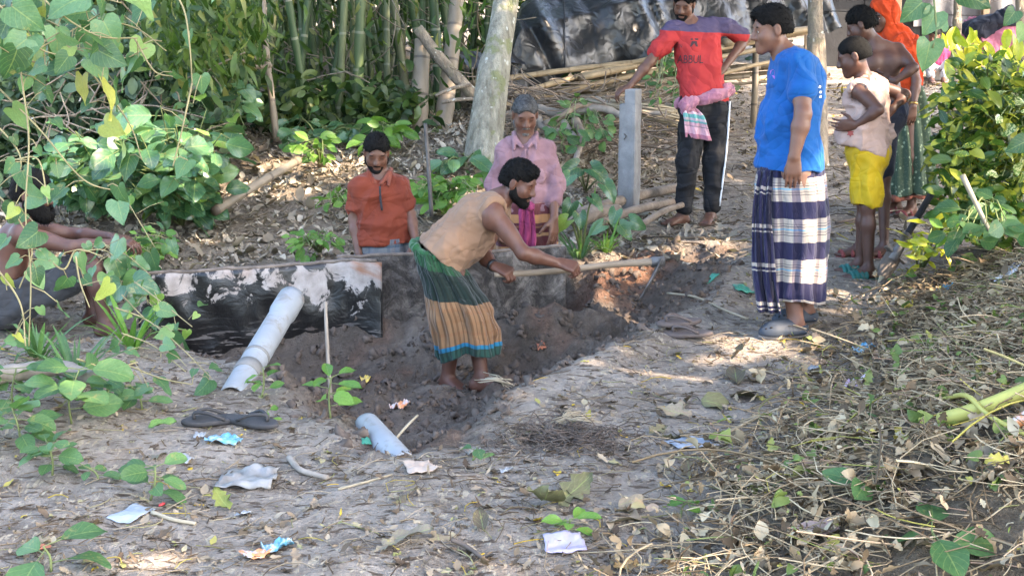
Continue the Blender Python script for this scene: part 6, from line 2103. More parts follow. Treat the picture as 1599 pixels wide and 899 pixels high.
def concrete_post():
    c = P(981, 357, 10.25); gz = zg1(c[0], c[1])
    e = empty("concrete_post", (c[0], c[1], gz)); tag(e, "upright notched grey concrete post under the red-shirted man's hand", "post")
    a = math.radians(-27)
    R = np.array([[math.cos(a), -math.sin(a), 0], [math.sin(a), math.cos(a), 0], [0, 0, 1]])
    H = P(981, 148, 10.25)[2] - gz
    n = 24
    hw = .068
    V, F = [], []
    prof = [(-hw, -hw), (hw, -hw), (hw, hw), (-hw, hw)]
    sub = 6
    ring = []
    for k in range(4):
        p0, p1 = np.array(prof[k]), np.array(prof[(k + 1) % 4])
        for s_ in range(sub): ring.append(p0 + (p1 - p0) * s_ / sub)
    ring = np.array(ring); m = len(ring)
    for i in range(n):
        z = -.25 + (H - .05 + .25) * i / (n - 1)
        for q in ring:
            k = 1 - .05 * i / n
            x = np.array([q[0] * k, q[1] * k, z])
            V.append(x)
    V = np.array(V)
    cor = (np.abs(V[:, 0]) > hw * .9) & (np.abs(V[:, 1]) > hw * .9)
    V[:, :2] *= np.where(cor, .93, 1)[:, None]
    V[:, :2] *= (1 + .05 * fbm(V * np.array([14, 14, 7]), 3, 5))[:, None]
    f = []
    for i in range(n - 1):
        for j_ in range(m):
            f.append([i * m + j_, i * m + (j_ + 1) % m, (i + 1) * m + (j_ + 1) % m, (i + 1) * m + j_])
    me = bpy.data.meshes.new("shaft"); F = [list(q) for q in f] + [list(range((n - 1) * m, n * m))]
    me.from_pydata([tuple(R @ q) for q in V], [], F); me.materials.append(concrete_mat())
    o = obj("shaft", me, e)
    # the head above the notch: only the right-hand part of the post goes on up
    v, q = box_np((hw * .30, 0, H - .055 + .055), (hw * .62, hw * .90, .055))
    v = v @ R.T
    bevel(obj("head", np_mesh("head", v, q, me.materials[0], smooth=False), e), .008)
    # tie wires poking out of the face
    p = R @ np.array([-hw * .2, -hw - .006, H * .70])
    tube_obj("wire_loop", np.array(e.location) + np.array([p + [0, 0, .02], p + [.015, -.012, .005], p + [0, -.004, -.02]]), .004, M_rod, e, 5)
concrete_post()

# ------------------------------------------------------------------ spade by the croton
M_mudiron = simple("muddy_iron", (.13, .105, .085), (.07, .06, .05), .8, 14, 4, .4, .006)
def spade():
    a, b2 = P(1380, 428, 7.75), P(1456, 300, 8.0)
    a[2] = max(a[2], zg1(a[0], a[1]) + .0)
    e = empty("spade", a); tag(e, "spade with a black taped shaft leaning beside the small croton", "spade")
    ax = nrm(b2 - a)
    tube_obj("shaft", [a + ax * .14, mid(a, b2, .5), b2], .019, M_black, e, 10)
    tube_obj("socket", [a + ax * .10, a + ax * .20, a + ax * .30], [.030, .026, .022], M_iron, e, 12)
    tube_obj("silver_band", [mid(a, b2, .60), mid(a, b2, .66)], .021, M_pvcd, e, 10)
    sd_ = nrm(np.cross(ax, (0, 1, 0))); n_, m_ = 8, 9
    V = []
    for i in range(n_):
        t = i / (n_ - 1)
        for k in range(m_):
            u = k / (m_ - 1) * 2 - 1
            w = .050 * (1 - .35 * max(0, t - .6) / .4 * abs(u)) * (1 if t < .75 else math.cos((t - .75) * 3))
            V.append(a + ax * (.14 - .16 * t) + sd_ * u * w + np.cross(sd_, ax) * (.03 * u * u - .015))
    i = (np.arange(m_ - 1)[None] + (np.arange(n_ - 1) * m_)[:, None])
    f = np.stack([i, i + 1, i + 1 + m_, i + m_], -1).reshape(-1, 4)
    o = obj("blade", np_mesh("blade", np.array(V) - a, f, M_mudiron), e); md = o.modifiers.new("thickness", 'SOLIDIFY'); md.thickness = .004
    # step plates on the socket
    for sg in (-1, 1):
        v, q = box_np(a + ax * .145 + sd_ * sg * .045, (.03, .012, .006), np.stack([sd_, np.cross(sd_, ax), ax], -1))
        obj("tread", np_mesh("tread", v - a, q, M_iron, smooth=False), e)
spade()

# ------------------------------------------------------------------ loose flip-flops
M_rub = simple("worn_brown_rubber", (.125, .10, .09), (.08, .065, .06), .8, 12, 4, .3, .004)
M_rub2 = simple("worn_black_rubber", (.05, .048, .05), (.03, .03, .03), .7, 12, 4, .3, .004)
def flipflop(label, px, py, ang, mat, strap, tilt=0.0, lift=.012):
    c = G(px, py, lift); e = empty("flip_flop", c); tag(e, label, "flip-flop", "loose flip-flops on the ground")
    d = np.array([math.cos(ang), math.sin(ang), tilt]); up = nrm(np.array([0, -.10, 1]))
    sole_mesh("sole", .25, .095, .020, c, d, mat, e, up)
    s = np.cross((0, 0, 1), nrm(d)); d = nrm(d)
    toe = c + d * .072 + np.array([0, 0, .022])
    for sg in (-1, 1):
        tube_obj("strap", curve_pts([toe, toe + [0, 0, .022], c + d * .02 + s * sg * .032 + [0, 0, .048], c - d * .045 + s * sg * .042 + [0, 0, .020]], 10), .007, strap, e, 6)
flipflop("left of two dark flip-flops below the long pipe", 333, 664, math.pi + .25, M_rub2, M_rub2)
flipflop("right of two dark flip-flops below the long pipe", 394, 668, -.45, M_rub2, M_rub2)
flipflop("upper of two worn brown flip-flops left of the blue-shirted man", 1060, 517, math.pi + .35, M_rub, M_rub, 0, .02)
flipflop("lower of two worn brown flip-flops left of the blue-shirted man", 1074, 531, math.pi + .05, M_rub, M_rub, 0, .012)

# ------------------------------------------------------------------ scraps of plastic and paper
def scrapmat(name, c, c2, gloss=.4, trans=0.0, sc=9):
    m, nt, b, out = newmat(name)
    nt.links.new(ramp(nt, noise(nt, sc, 4, coords(nt, "Object")), [(.38, c2), (.55, c)]), b.inputs["Base Color"])
    b.inputs["Roughness"].default_value = gloss
    return m
SC = {"white": scrapmat("white_plastic", (.29, .30, .31), (.19, .195, .20)), "blue": scrapmat("blue_wrapper", (.09, .27, .40), (.34, .40, .42), sc=30), "cyan": scrapmat("cyan_plastic", (.015, .20, .33), (.02, .16, .25)),
      "orange": scrapmat("orange_wrapper", (.62, .25, .10), (.55, .55, .56), sc=30), "lilac": scrapmat("lilac_paper", (.34, .30, .42), (.40, .36, .40)), "clear": scrapmat("milky_plastic", (.23, .225, .215), (.15, .14, .128), .35),
      "yellow": scrapmat("yellow_wrapper", (.62, .44, .08), (.40, .30, .10), sc=30), "red": scrapmat("red_wrapper", (.55, .04, .04), (.40, .03, .03)), "green": scrapmat("green_plastic", (.03, .20, .13), (.025, .15, .10)),
      "bluegrey": scrapmat("blue_grey_plastic", (.30, .33, .38), (.22, .25, .30)), "brick": scrapmat("brick_shard", (.38, .14, .075), (.28, .10, .055), .9), "pinkw": scrapmat("pink_wrapper", (.42, .28, .36), (.52, .46, .50), sc=30),
      "cloth": scrapmat("white_rag", (.58, .57, .58), (.10, .10, .11), .9, sc=6)}
def scrap(name, label, px, py, wpx, hpx, mat, cat="wrapper", ang=0.0, crumple=.25, lift=.008, seed=0):
    c = G(px, py, lift); s = F_PX / depth_of(c)
    w = .72 * wpx / s; l = hpx / s / .30 if hpx / s / .30 < w * 1.6 else max(hpx / s, w * .5)
    n = 15
    u, v = np.meshgrid(np.linspace(-.5, .5, n), np.linspace(-.5, .5, n))
    r = np.random.default_rng(seed + int(px))
    wob = 1 + .22 * vnoise(np.stack([u * 3, v * 3, 0 * u + seed], -1), seed)
    x, y = u * w * wob, v * l * wob
    ca, sa = math.cos(ang), math.sin(ang)
    X, Y = x * ca - y * sa, x * sa + y * ca
    sz = min(w, l)
    z = crumple * sz * (np.abs(fbm(np.stack([X / sz * 2.6, Y / sz * 2.6, 0 * X + seed], -1), 3, seed + 2)))
    gz = zg(c[0] + X, c[1] + Y) - c[2] + lift
    p = np.stack([X, Y, gz + z], -1).reshape(-1, 3)
    i = (np.arange(n - 1)[None] + (np.arange(n - 1) * n)[:, None])
    f = np.stack([i, i + 1, i + 1 + n, i + n], -1).reshape(-1, 4)
    o = obj(name, np_mesh(name, p, f, SC[mat]), None, c)
    md = o.modifiers.new("thickness", 'SOLIDIFY'); md.thickness = .002
    return tag(o, label, cat)
scrap("wrapper", "blue and white foil wrapper just below the dark flip-flops", 350, 691, 70, 13, "blue", ang=-.12)
scrap("plastic_bag", "flattened milky plastic bag on the soil below the pipes", 388, 751, 118, 26, "clear", "plastic bag", -.05, .16)
scrap("plastic_sheet_scrap", "smooth pale blue-grey plastic piece at lower left beside a dry reed", 206, 806, 64, 20, "bluegrey", "plastic", -.4, .05)
scrap("wrapper", "crumpled white and blue wrapper near the bottom left", 432, 860, 62, 30, "blue", ang=.5, crumple=.5)
scrap("wrapper", "orange and white torn wrapper beside the blue one at bottom left", 398, 872, 50, 16, "orange", ang=.5)
scrap("plastic_scrap", "small white plastic scrap right of the slipper-side weeds", 286, 723, 26, 30, "white", "plastic", 1.1, .3)
scrap("plastic_scrap", "white torn plastic scrap beneath the left flip-flop", 312, 684, 24, 8, "white", "plastic", .1, .3)
scrap("plastic_scrap", "small white plastic scrap below the milky bag", 380, 804, 34, 12, "white", "plastic", 0, .35)
scrap("paper_scrap", "folded lilac paper sheet near the bottom centre", 880, 859, 86, 18, "lilac", "paper", .08, .10)
scrap("plastic_strip", "pale white plastic strip on the path below the blue-shirted man", 1078, 696, 92, 18, "bluegrey", "plastic", .28, .06)
scrap("wrapper", "pinkish silver wrapper on the weed heap's upper slope", 1326, 616, 34, 48, "pinkw", ang=1.2, crumple=.5, lift=.03)
scrap("wrapper", "bright cyan plastic scrap on the straw near the small croton", 1474, 463, 22, 20, "cyan", "plastic", .4, .5, .03)
scrap("wrapper", "blue net scrap caught in straw on the upper weed heap", 1347, 553, 44, 20, "blue", "plastic", .6, .4, .02)
scrap("rag", "dirty white rag lying on the straw at the right edge", 1575, 440, 70, 36, "cloth", "rag", .5, .3, .04)
scrap("wrapper", "small white scrap on the path edge beside the weed heap", 1268, 580, 30, 14, "white", "plastic", 0, .3)
scrap("wrapper", "yellow crumpled wrapper on the pit floor behind the sapling", 570, 598, 18, 18, "yellow", ang=.3, crumple=.6)
scrap("wrapper", "cream and tan torn packet lying in the pit above the short pipe", 624, 638, 30, 24, "orange", "packet", 1.0, .6)
scrap("wrapper", "tiny red wrapper near the lower left seedling", 253, 793, 12, 10, "red", ang=.2, crumple=.6)
scrap("wrapper", "green plastic scrap on dug soil left of the checked lungi", 1112, 436, 26, 12, "green", "plastic", .1, .3)
scrap("wrapper", "flat green and white scrap in the middle of the path", 1160, 456, 40, 8, "green", "plastic", .1, .2)
scrap("wrapper", "green scrap beside the mouth of the short pipe", 572, 694, 20, 12, "green", "plastic", .2, .3)
scrap("brick_shard", "flat orange brick shard near the bottom left corner", 64, 859, 40, 16, "brick", "brick", .2, .15)
scrap("brick_shard", "small reddish brick piece on the pit's right slope", 845, 548, 18, 12, "brick", "brick", .2, .5)
scrap("plastic_scrap", "small white plastic cup piece on the dug soil at centre", 738, 712, 26, 18, "clear", "plastic", .3, .5)
scrap("plastic_scrap", "tiny clear wrapper right of the round green leaf", 790, 740, 26, 12, "white", "plastic", .3, .5)
scrap("wrapper", "small pale scrap high on the path beside the trunk", 1250, 300, 22, 10, "white", "plastic", .3, .3)
scrap("cardboard_scrap", "tan cardboard piece at the near mouth of the short pipe", 655, 733, 62, 20, "orange", "cardboard", .25, .12)
SC["card"] = scrapmat("tan_card", (.42, .33, .26), (.34, .26, .20), .9)
bpy.data.objects["cardboard_scrap"].data.materials[0] = SC["card"]

# ------------------------------------------------------------------ stalks and twigs that stand out
M_straw = simple("pale_straw", (.36, .31, .22), (.25, .205, .135), .7, 9, 4, .2, .004)
M_green = simple("yellow_green_stalk", (.42, .40, .10), (.30, .28, .08), .55, 6, 4, .2, .004)
M_twig = simple("dark_twig", (.13, .10, .08), (.07, .055, .045), .85, 12, 4, .3, .004)
def ground_stick(name, label, pix, r, mat, cat="stick", group=None, lift=None, n=14, knob=.05):
    pts = [G(x, y, (r if lift is None else lift)) for x, y in pix]
    return stick(name, label, pts, r, r * .75, mat, n, cat, group, 7, knob)
ground_stick("white_stalk", "curved white stalk lying on the path left of the checked lungi", [(1042, 466), (1085, 472), (1130, 492), (1168, 510)], .007, M_straw, "stalk", lift=.03)
stick("banana_stalk", "thick yellow-green stalk sticking out of the weed heap at right", [G(1466, 682, .05), G(1540, 668, .07), G(1625, 648, .09)], .024, .024, M_green, 12, "stalk")
stick("orange_stalk", "short orange stalk end at the right edge below the yellow one", [G(1578, 697, .06), G(1620, 684, .08)], .018, .018, SC["orange"], 6, "stalk")
stick("vine_stem", "curved green vine stem looping over the weed heap", [G(1470, 640, .03), G(1505, 668, .09), G(1540, 695, .08), G(1600, 706, .05)], .009, .007, M_green, 16, "stem")
stick("cut_stick", "pale pointed stick standing in the weeds below the croton", [P(1545, 360, 7.3), P(1520, 310, 7.35), P(1503, 274, 7.4)], .010, .016, M_straw, 10, "stick")
ground_stick("reed", "dry reed lying beside the pale blue-grey plastic piece", [(238, 806), (270, 816), (306, 825)], .008, M_straw, "reed")
ground_stick("twig", "dark forked twig near the bottom centre", [(706, 852), (730, 868), (760, 888)], .008, M_twig, "twig", lift=.02)
ground_stick("twig", "long thin pale twig lying left of the cardboard piece", [(528, 768), (570, 757), (612, 745)], .005, M_straw, "twig")
ground_stick("root_piece", "broken forked root right of the milky bag", [(452, 720), (470, 742), (512, 752)], .013, M_stick, "root")
ground_stick("twig", "long brown twig across the middle of the weed heap", [(1130, 690), (1180, 665), (1240, 640)], .008, M_straw, "twig", lift=.03)
ground_stick("twig", "thin dark twig lying on the path by the boy's feet", [(1305, 352), (1330, 347), (1352, 340)], .012, M_twig, "twig", lift=.02)
ground_stick("twig", "white stick on the path behind the teal sandals", [(1306, 378), (1345, 386), (1390, 394)], .008, M_straw, "twig", lift=.02)
ground_stick("twig", "bent wire arching up by the boy's knee", [(1345, 372), (1352, 372)], .004, M_straw, "wire", lift=.02)
stick("log", "thick pale root lying at the left edge in front of the creepers", [P(-20, 590, 5.6), P(40, 580, 5.65), P(95, 574, 5.7), P(150, 592, 5.6)], .04, .028, M_stick, 18, "root", sides=10, knob=.09)
stick("reed", "pale straw stalk lying into the trench beside the short pipe", [P(615, 688, 5.6), P(635, 665, 5.7), P(652, 648, 5.8)], .006, .005, M_straw, 8, "reed")
# palm-broom straw bundle below the digger
for nm, lab, cx, cy, nst, L, ang, spread in [("straw_bundle", "fan of pale straw lying below the digging man's foot", 800, 607, 13, .16, 2.9, .4), ("straw_bundle", "tuft of trampled straw right of the black root mass", 870, 668, 22, .16, .6, 1.2)]:
    c = G(cx, cy, .02); e = empty(nm, c); tag(e, lab, "straw")
    r = np.random.default_rng(int(cx))
    for k in range(nst):
        a = ang + r.normal(0, spread * .4)
        d = np.array([math.cos(a), math.sin(a) * 1.2, r.uniform(0, .18)])
        tube_obj("straw", [c + r.normal(size=3) * .012, c + d * L * .5 + [0, 0, .012], c + d * L * r.uniform(.7, 1.1)], .0017, M_straw, e, 4)

# brushwood and stick bundle in front of the covered pile
rr = np.random.default_rng(21)
c = P(985, 180, 12.4)
e = empty("stick_bundle", (c[0], c[1], zg1(c[0], c[1]))); tag(e, "bundle of thin pale sticks lying behind the concrete post", "sticks")
for k in range(34):
    a = P(rr.uniform(905, 960), rr.uniform(150, 175), rr.uniform(12.1, 12.6)); b2 = P(rr.uniform(1050, 1100), rr.uniform(172, 205), rr.uniform(12.1, 12.6))
    tube_obj("thin_stick", [a, mid(a, b2) + rr.normal(size=3) * .02, b2], .008, M_straw, e, 5)
for k, (pp, r) in enumerate([([(838, 170, 12.2), (880, 178, 12.1), (940, 170, 12.0), (985, 188, 11.9)], .045), ([(850, 195, 11.9), (880, 180, 11.9), (905, 165, 12.0), (950, 168, 12.1)], .032), ([(880, 190, 11.7), (902, 225, 11.5), (898, 250, 11.3), (885, 268, 11.2)], .028),
                             ([(898, 188, 11.7), (908, 210, 11.5), (903, 240, 11.4)], .04), ([(840, 185, 12.0), (850, 200, 11.9), (890, 208, 11.8)], .035), ([(760, 185, 12.6), (800, 178, 12.5), (850, 172, 12.4)], .035), ([(930, 155, 12.4), (975, 172, 12.2), (1035, 178, 12.1)], .03)]):
    lab = ["thick crooked branch across the brush pile", "upper curved branch in the brush pile", "pale split branch hanging down to the weeds", "broad torn piece of wood in the brush pile", "short dark branch low in the brush pile", "grey branch behind the pink-shirted man's head", "knotty branch reaching right past the concrete post"][k]
    stick("brush_branch", lab, [P(*q) for q in pp], r, r * .6, M_log if k % 2 else M_stick, 18, "branch", "branches of the brush pile", 8, .12)
s = Soup()
for k in range(420):
    a = P(rr.uniform(790, 1075), rr.uniform(130, 230), rr.uniform(11.9, 13.6))
    a[2] = max(a[2], zg1(a[0], a[1]) + .02)
    if a[2] - zg1(a[0], a[1]) > .7: continue
    b2 = a + rr.normal(size=3) * [.3, .15, .10]
    v, f, uv = tube(curve_pts([a, mid(a, b2) + rr.normal(size=3) * .04, b2], 5), rr.uniform(.003, .008), 4, False)
    s.add(v, f, uv, rr.random())
tag(s.obj("brushwood", M_log), "tangle of dry brushwood under the covered pile", "brushwood", kind="stuff")
# washing heap beside the shed
c = P(1560, 58, 15.5)
K = Blob()
for q in [(0, 0, 0, .22), (.25, .05, -.04, .17), (-.22, .05, .03, .16), (.1, -.05, .10, .15)]:
    K.ball(c + np.array(q[:3]), q[3], .1)
e = empty("washing", c - [0, 0, .3]); tag(e, "heap of pink and dark clothes hanging beside the shed at right", "clothes")
finish("pink_cloth", K, .02, clothmat("washed_pink", (.55, .20, .28), (.40, .14, .20)), e, (.035, (.6, 0, -.5), 6, 2))
K = Blob(); K.cone(c + [-.35, -.1, .08], c + [.05, -.12, .20], .09, .08, .05); K.cone(c + [.05, -.12, .20], c + [.3, -.1, .12], .08, .05, .05)
finish("dark_cloth", K, .02, M_navy, e, (.03, (1, 0, 0), 8, 4))
tube_obj("washing_line", [c + [-2.5, .05, .30], c + [0, .05, .22], c + [2.5, .05, .30]], .006, M_rod, e, 5)
# ================================================================== PLANTS
GRN = [(0, (.035, .085, .02)), (.45, (.06, .14, .035)), (.8, (.10, .20, .045)), (1, (.17, .28, .05))]
M_heart = leafmat("heart_leaf", [(0, (.04, .10, .04)), (.4, (.085, .185, .08)), (.75, (.16, .29, .14)), (.88, (.24, .35, .10)), (1, (.46, .44, .09))], "object", .40, .42)
M_broad = leafmat("broad_leaf", [(0, (.035, .10, .045)), (.5, (.065, .16, .07)), (.85, (.11, .22, .09)), (1, (.24, .38, .06))], "object", .30, .30, spec=.6)
M_young = leafmat("young_leaf", [(0, (.07, .17, .03)), (.5, (.12, .26, .045)), (1, (.20, .36, .06))], "object", .45, .45)
M_weed = leafmat("weed_leaf", [(0, (.055, .13, .045)), (.5, (.09, .19, .07)), (1, (.14, .26, .09))], "object", .4, .5)
M_croton = leafmat("croton_leaf", [(0, (.025, .075, .015)), (.45, (.055, .13, .02)), (.75, (.10, .19, .025)), (1, (.27, .31, .03))], "object", .35, .35, spec=.55, spots=(9, .56, (.42, .42, .06)))
M_crotontop = leafmat("croton_top_leaf", [(0, (.28, .38, .03)), (.6, (.48, .48, .03)), (1, (.62, .52, .04))], "object", .4, .35, spec=.5)
M_variegated = leafmat("variegated_leaf", [(0, (.08, .16, .04)), (1, (.16, .26, .06))], "object", .3, .35, spots=(7, .50, (.48, .50, .24)))
M_stem = simple("green_stem", (.16, .20, .07), (.10, .12, .05), .6, 10, 3, .1, .003)
M_vstem = simple("vine_stem_brown", (.30, .26, .13), (.17, .15, .08), .7, 10, 3, .1, .003)
rp = np.random.default_rng(99)

def camface(up=.5, jit=.45):
    """leaf normal roughly up and towards the camera, with scatter"""
    return nrm(np.array([0, -1, 0]) * (1 - up) + np.array([0, 0, 1]) * up + rp.normal(size=3) * jit)

def vine(name, label, strands, meshes, size, every, jit=.04, face=.45, stemr=.004, hang=.8, cat="vine", max_leaves=280, stemmat=None):
    """strands: lists of world points; leaves hang along them on short petioles"""
    e = empty(name, strands[0][0]); tag(e, label, cat)
    k = 0
    stems = Soup()
    for st in strands:
        pts = curve_pts(st, max(10, int(10 * len(st))))
        v, f, uv = tube(pts, np.linspace(stemr, stemr * .6, len(pts)), 5)
        stems.add(v, f, uv)
        L = np.concatenate([[0], np.cumsum(np.linalg.norm(np.diff(pts, axis=0), axis=1))])
        for t in np.arange(every * .3, L[-1], every):
            if k >= max_leaves: break
            q = np.array([np.interp(t + rp.normal() * every * .3, L, pts[:, a]) for a in range(3)])
            off = rp.normal(size=3) * jit
            sz = size * (.42 + .85 * rp.random() ** 1.3)
            pos = q + off
            d = nrm(np.array([rp.normal() * .8, rp.normal() * .35 - .2, -hang + rp.normal() * .35]))
            v, f, uv = tube([q, mid(q, pos) + [0, 0, .01], pos], stemr * .45, 4, False); stems.add(v, f, uv)
            put_leaf(meshes, e, pos, d, camface(face), sz)
            k += 1
    stems.obj("stem", stemmat or M_vstem, e, loc=e.location)
    return e

HEART = leaf_meshes("heart", M_heart, 6, (.1, .8), (.05, .35), .05)
def S(*px):   # strand from pixels
    return [P(*q) for q in px]

vine("heart_leaf_vine", "heart-leaved creeper hanging over the top left corner", [
    S((-40, -30, 4.8), (20, 30, 4.8), (60, 75, 4.8), (110, 90, 4.85)), S((40, -40, 4.9), (80, 10, 4.9), (150, 55, 4.9), (215, 60, 5.0)), S((-30, 60, 4.7), (30, 85, 4.75), (90, 60, 4.9), (160, 20, 5.1)),
    S((-20, 20, 5.0), (50, -5, 5.0), (120, -10, 5.1), (190, 5, 5.1)), S((-20, 110, 5.0), (40, 95, 5.0), (100, 110, 5.1), (170, 95, 5.1)), S((0, 0, 5.3), (90, 40, 5.3), (180, 90, 5.3), (230, 75, 5.3)),
    S((-30, 40, 5.2), (60, 60, 5.3), (130, 80, 5.2)), S((-30, -10, 5.5), (70, 25, 5.5), (200, 40, 5.5), (260, 80, 5.5))], HEART, .118, .055, .06)
vine("heart_leaf_vine", "thinner creeper strand with large leaves left of the bamboo", [
    S((250, -40, 5.0), (285, 10, 5.0), (296, 70, 5.0), (300, 130, 5.05)), S((300, 130, 5.05), (285, 200, 5.05), (270, 260, 5.1)), S((210, 60, 5.2), (240, 110, 5.2), (270, 120, 5.2))], HEART, .115, .13, .05)
vine("heart_leaf_vine", "creeper strands hanging in front of the seated man", [
    S((25, 60, 4.9), (35, 130, 4.9), (45, 220, 4.9), (40, 330, 4.9), (48, 430, 4.9), (45, 540, 4.95)), S((-10, 130, 5.1), (60, 200, 5.1), (130, 280, 5.15), (190, 300, 5.2)),
    S((20, 250, 5.0), (60, 250, 5.0), (75, 320, 5.0)), S((-20, 290, 5.1), (20, 330, 5.1), (50, 390, 5.1), (30, 450, 5.1)), S((70, 400, 5.2), (100, 420, 5.2), (120, 390, 5.2), (160, 400, 5.2)), S((118, 400, 5.0), (125, 440, 5.0), (140, 480, 5.0)), S((-20, 400, 4.9), (30, 470, 4.9), (40, 540, 4.9)), S((-20, 180, 5.1), (30, 240, 5.1), (25, 300, 5.1)),
    S((140, 110, 5.3), (200, 190, 5.3), (222, 250, 5.3))], HEART, .088, .085, .05)
vine("heart_leaf_vine", "leafy creeper climbing over the grass left of the tarred sheet", [
    S((180, 480, 6.2), (230, 500, 6.2), (280, 540, 6.1), (330, 590, 6.0)), S((200, 570, 5.8), (250, 590, 5.8), (300, 600, 5.8)), S((210, 440, 6.6), (250, 470, 6.5), (300, 510, 6.4)),
    S((190, 520, 6.0), (240, 540, 6.0), (290, 580, 5.9)), S((120, 560, 5.5), (170, 575, 5.6), (215, 565, 5.7))], HEART, .082, .11, .05, .6, hang=.2)
vine("heart_leaf_vine", "dark leafy mass of creeper on the bank beside the seated man's hands", [
    S((190, 300, 7.9), (220, 350, 7.8), (250, 400, 7.8)), S((160, 380, 7.5), (200, 400, 7.5), (235, 430, 7.5)), S((170, 430, 7.3), (210, 450, 7.3), (240, 480, 7.2)), S((190, 460, 7.0), (230, 500, 7.0), (270, 520, 6.9)), S((200, 380, 7.6), (225, 420, 7.6), (215, 470, 7.3)),
    S((120, 395, 7.2), (160, 390, 7.2), (190, 410, 7.2))], leaf_meshes("heart", M_broad, 5, (.1, .7), (.05, .35), .05), .12, .055, .07)
BR = leaf_meshes("broad", M_broad, 6, (.2, 1.0), (.1, .45), .05)
OV = leaf_meshes("oval", M_young, 5, (.1, .8), (.1, .5), .03)
WD = leaf_meshes("oval", M_weed, 5, (.2, .9), (.1, .4), .03, 1.25)

def shrub(name, label, base, tips, meshes, size, per, stemmat=M_stem, spread=.10, droop=.35, cat="shrub", face=.55, stemr=.008, start=.25):
    """stems from the base to each tip, leaves along them"""
    e = empty(name, base); tag(e, label, cat)
    stems = Soup()
    for tp in tips:
        tp = np.asarray(tp)
        m = mid(base, tp, .5) + np.array([0, 0, .12 * np.linalg.norm(tp - base)]) + rp.normal(size=3) * .03
        pts = curve_pts([base, m, tp], 10)
        v, f, uv = tube(pts, np.linspace(stemr, stemr * .35, 10), 5); stems.add(v, f, uv)
        for k in range(per):
            t = start + (1 - start) * (k + rp.random()) / per
            q = pts[min(9, int(t * 9.99))]
            a = rp.uniform(0, 6.28)
            d = nrm(np.array([math.cos(a), math.sin(a), rp.normal() * .35 - droop + .4 * (1 - t) * 0]) + nrm(tp - base) * .35)
            pos = q + d * spread * rp.uniform(.3, 1)
            v, f, uv = tube([q, pos], stemr * .22, 4, False); stems.add(v, f, uv)
            put_leaf(meshes, e, pos, d, camface(face, .35), size * rp.uniform(.6, 1.2))
    stems.obj("stem", stemmat, e, loc=e.location)
    return e

# broad-leaved shrubs on the left slope
def tips_in(n, x0, x1, y0, y1, d0, d1):
    return [P(rp.uniform(x0, x1), rp.uniform(y0, y1), rp.uniform(d0, d1)) for _ in range(n)]
shrub("broad_leaf_shrub", "large glossy broad-leaved shrub on the slope left of the fallen pole", G(285, 355), tips_in(34, 170, 350, 160, 310, 8.7, 9.6), BR, .19, 8, spread=.14)
shrub("broad_leaf_shrub", "broad-leaved shrub in the shade left behind the glossy one", G(170, 330), tips_in(26, 60, 250, 190, 310, 8.6, 9.8), BR, .17, 8, spread=.14)
shrub("broad_leaf_shrub", "shrub with hanging leaves at the foot of the bamboo's left end", G(350, 215), tips_in(16, 250, 390, 110, 200, 10.2, 11), BR, .18, 7, spread=.15)
shrub("broad_leaf_shrub", "low bright shrub between the broad-leaved shrubs and the sheet", G(245, 400), tips_in(12, 195, 262, 362, 412, 8.0, 8.6), OV, .075, 9, spread=.08)
shrub("broad_leaf_shrub", "bushy plant in front of the bamboo culms", G(500, 228), tips_in(10, 440, 570, 180, 222, 11.6, 12.2), BR, .15, 6, spread=.12)
shrub("sapling", "bright green sapling on the leaf bank above the rust-shirted man", G(500, 262), tips_in(6, 466, 535, 208, 250, 10.3, 10.7), OV, .12, 6, spread=.10)
shrub("sapling", "light green seedlings right of the rust-shirted man's head", G(600, 225), tips_in(7, 572, 620, 190, 222, 11.2, 11.5), OV, .16, 6, spread=.10)
shrub("sapling", "leafy bright plant between the sheet and the rust-shirted man", G(500, 398), tips_in(7, 472, 530, 352, 394, 8.2, 8.5), OV, .09, 6, spread=.09)
shrub("sapling", "bright leafy plants beside the dark rod and pale trunk", G(690, 330), tips_in(16, 645, 745, 275, 320, 8.9, 9.8), OV, .11, 7, spread=.09)
shrub("sapling", "small broad-leaved plant at the pale trunk's foot", G(722, 262), tips_in(5, 690, 745, 235, 262, 10.7, 11), BR, .22, 3, spread=.12)
shrub("sapling", "weedy green plants behind the rust-shirted man's shoulder", G(520, 320), tips_in(5, 505, 552, 280, 320, 9.2, 9.7), OV, .09, 5, spread=.10)
shrub("weed_patch", "low green weeds under the brush pile branches", G(905, 232), tips_in(14, 860, 955, 200, 232, 10.9, 11.5), WD, .10, 8, spread=.08, cat="weeds")
shrub("weed_patch", "sparse grassy weeds behind the red-shirted man", G(1055, 172), tips_in(10, 1020, 1075, 135, 170, 12.0, 12.6), WD, .08, 9, spread=.08, cat="weeds")
# taro and grass by the post
ARR = leaf_meshes("arrow", M_broad, 4, (.4, 1.0), (.1, .4), .04)
def taro(name, label, base, leaves, meshes, cat="taro"):
    e = empty(name, base); tag(e, label, cat)
    stems = Soup()
    for (px, py, d, size, ddir) in leaves:
        q = P(px, py, d)
        v, f, uv = tube(curve_pts([base, mid(base, q, .6) + [0, 0, .06], q], 9), np.linspace(.009, .004, 9), 6); stems.add(v, f, uv)
        put_leaf(meshes, e, q, nrm(ddir), camface(.5, .2), size)
    stems.obj("stem", M_stem, e, loc=e.location)
taro("taro_plant", "taro with hanging arrow leaves right of the pink-shirted man's hand", G(908, 398), [(892, 318, 8.5, .115, (-.4, -.3, -.8)), (925, 310, 8.6, .11, (.6, -.3, -.5)), (905, 335, 8.4, .10, (.1, -.5, -.8)), (885, 345, 8.4, .13, (-.7, -.2, -.5))], ARR)
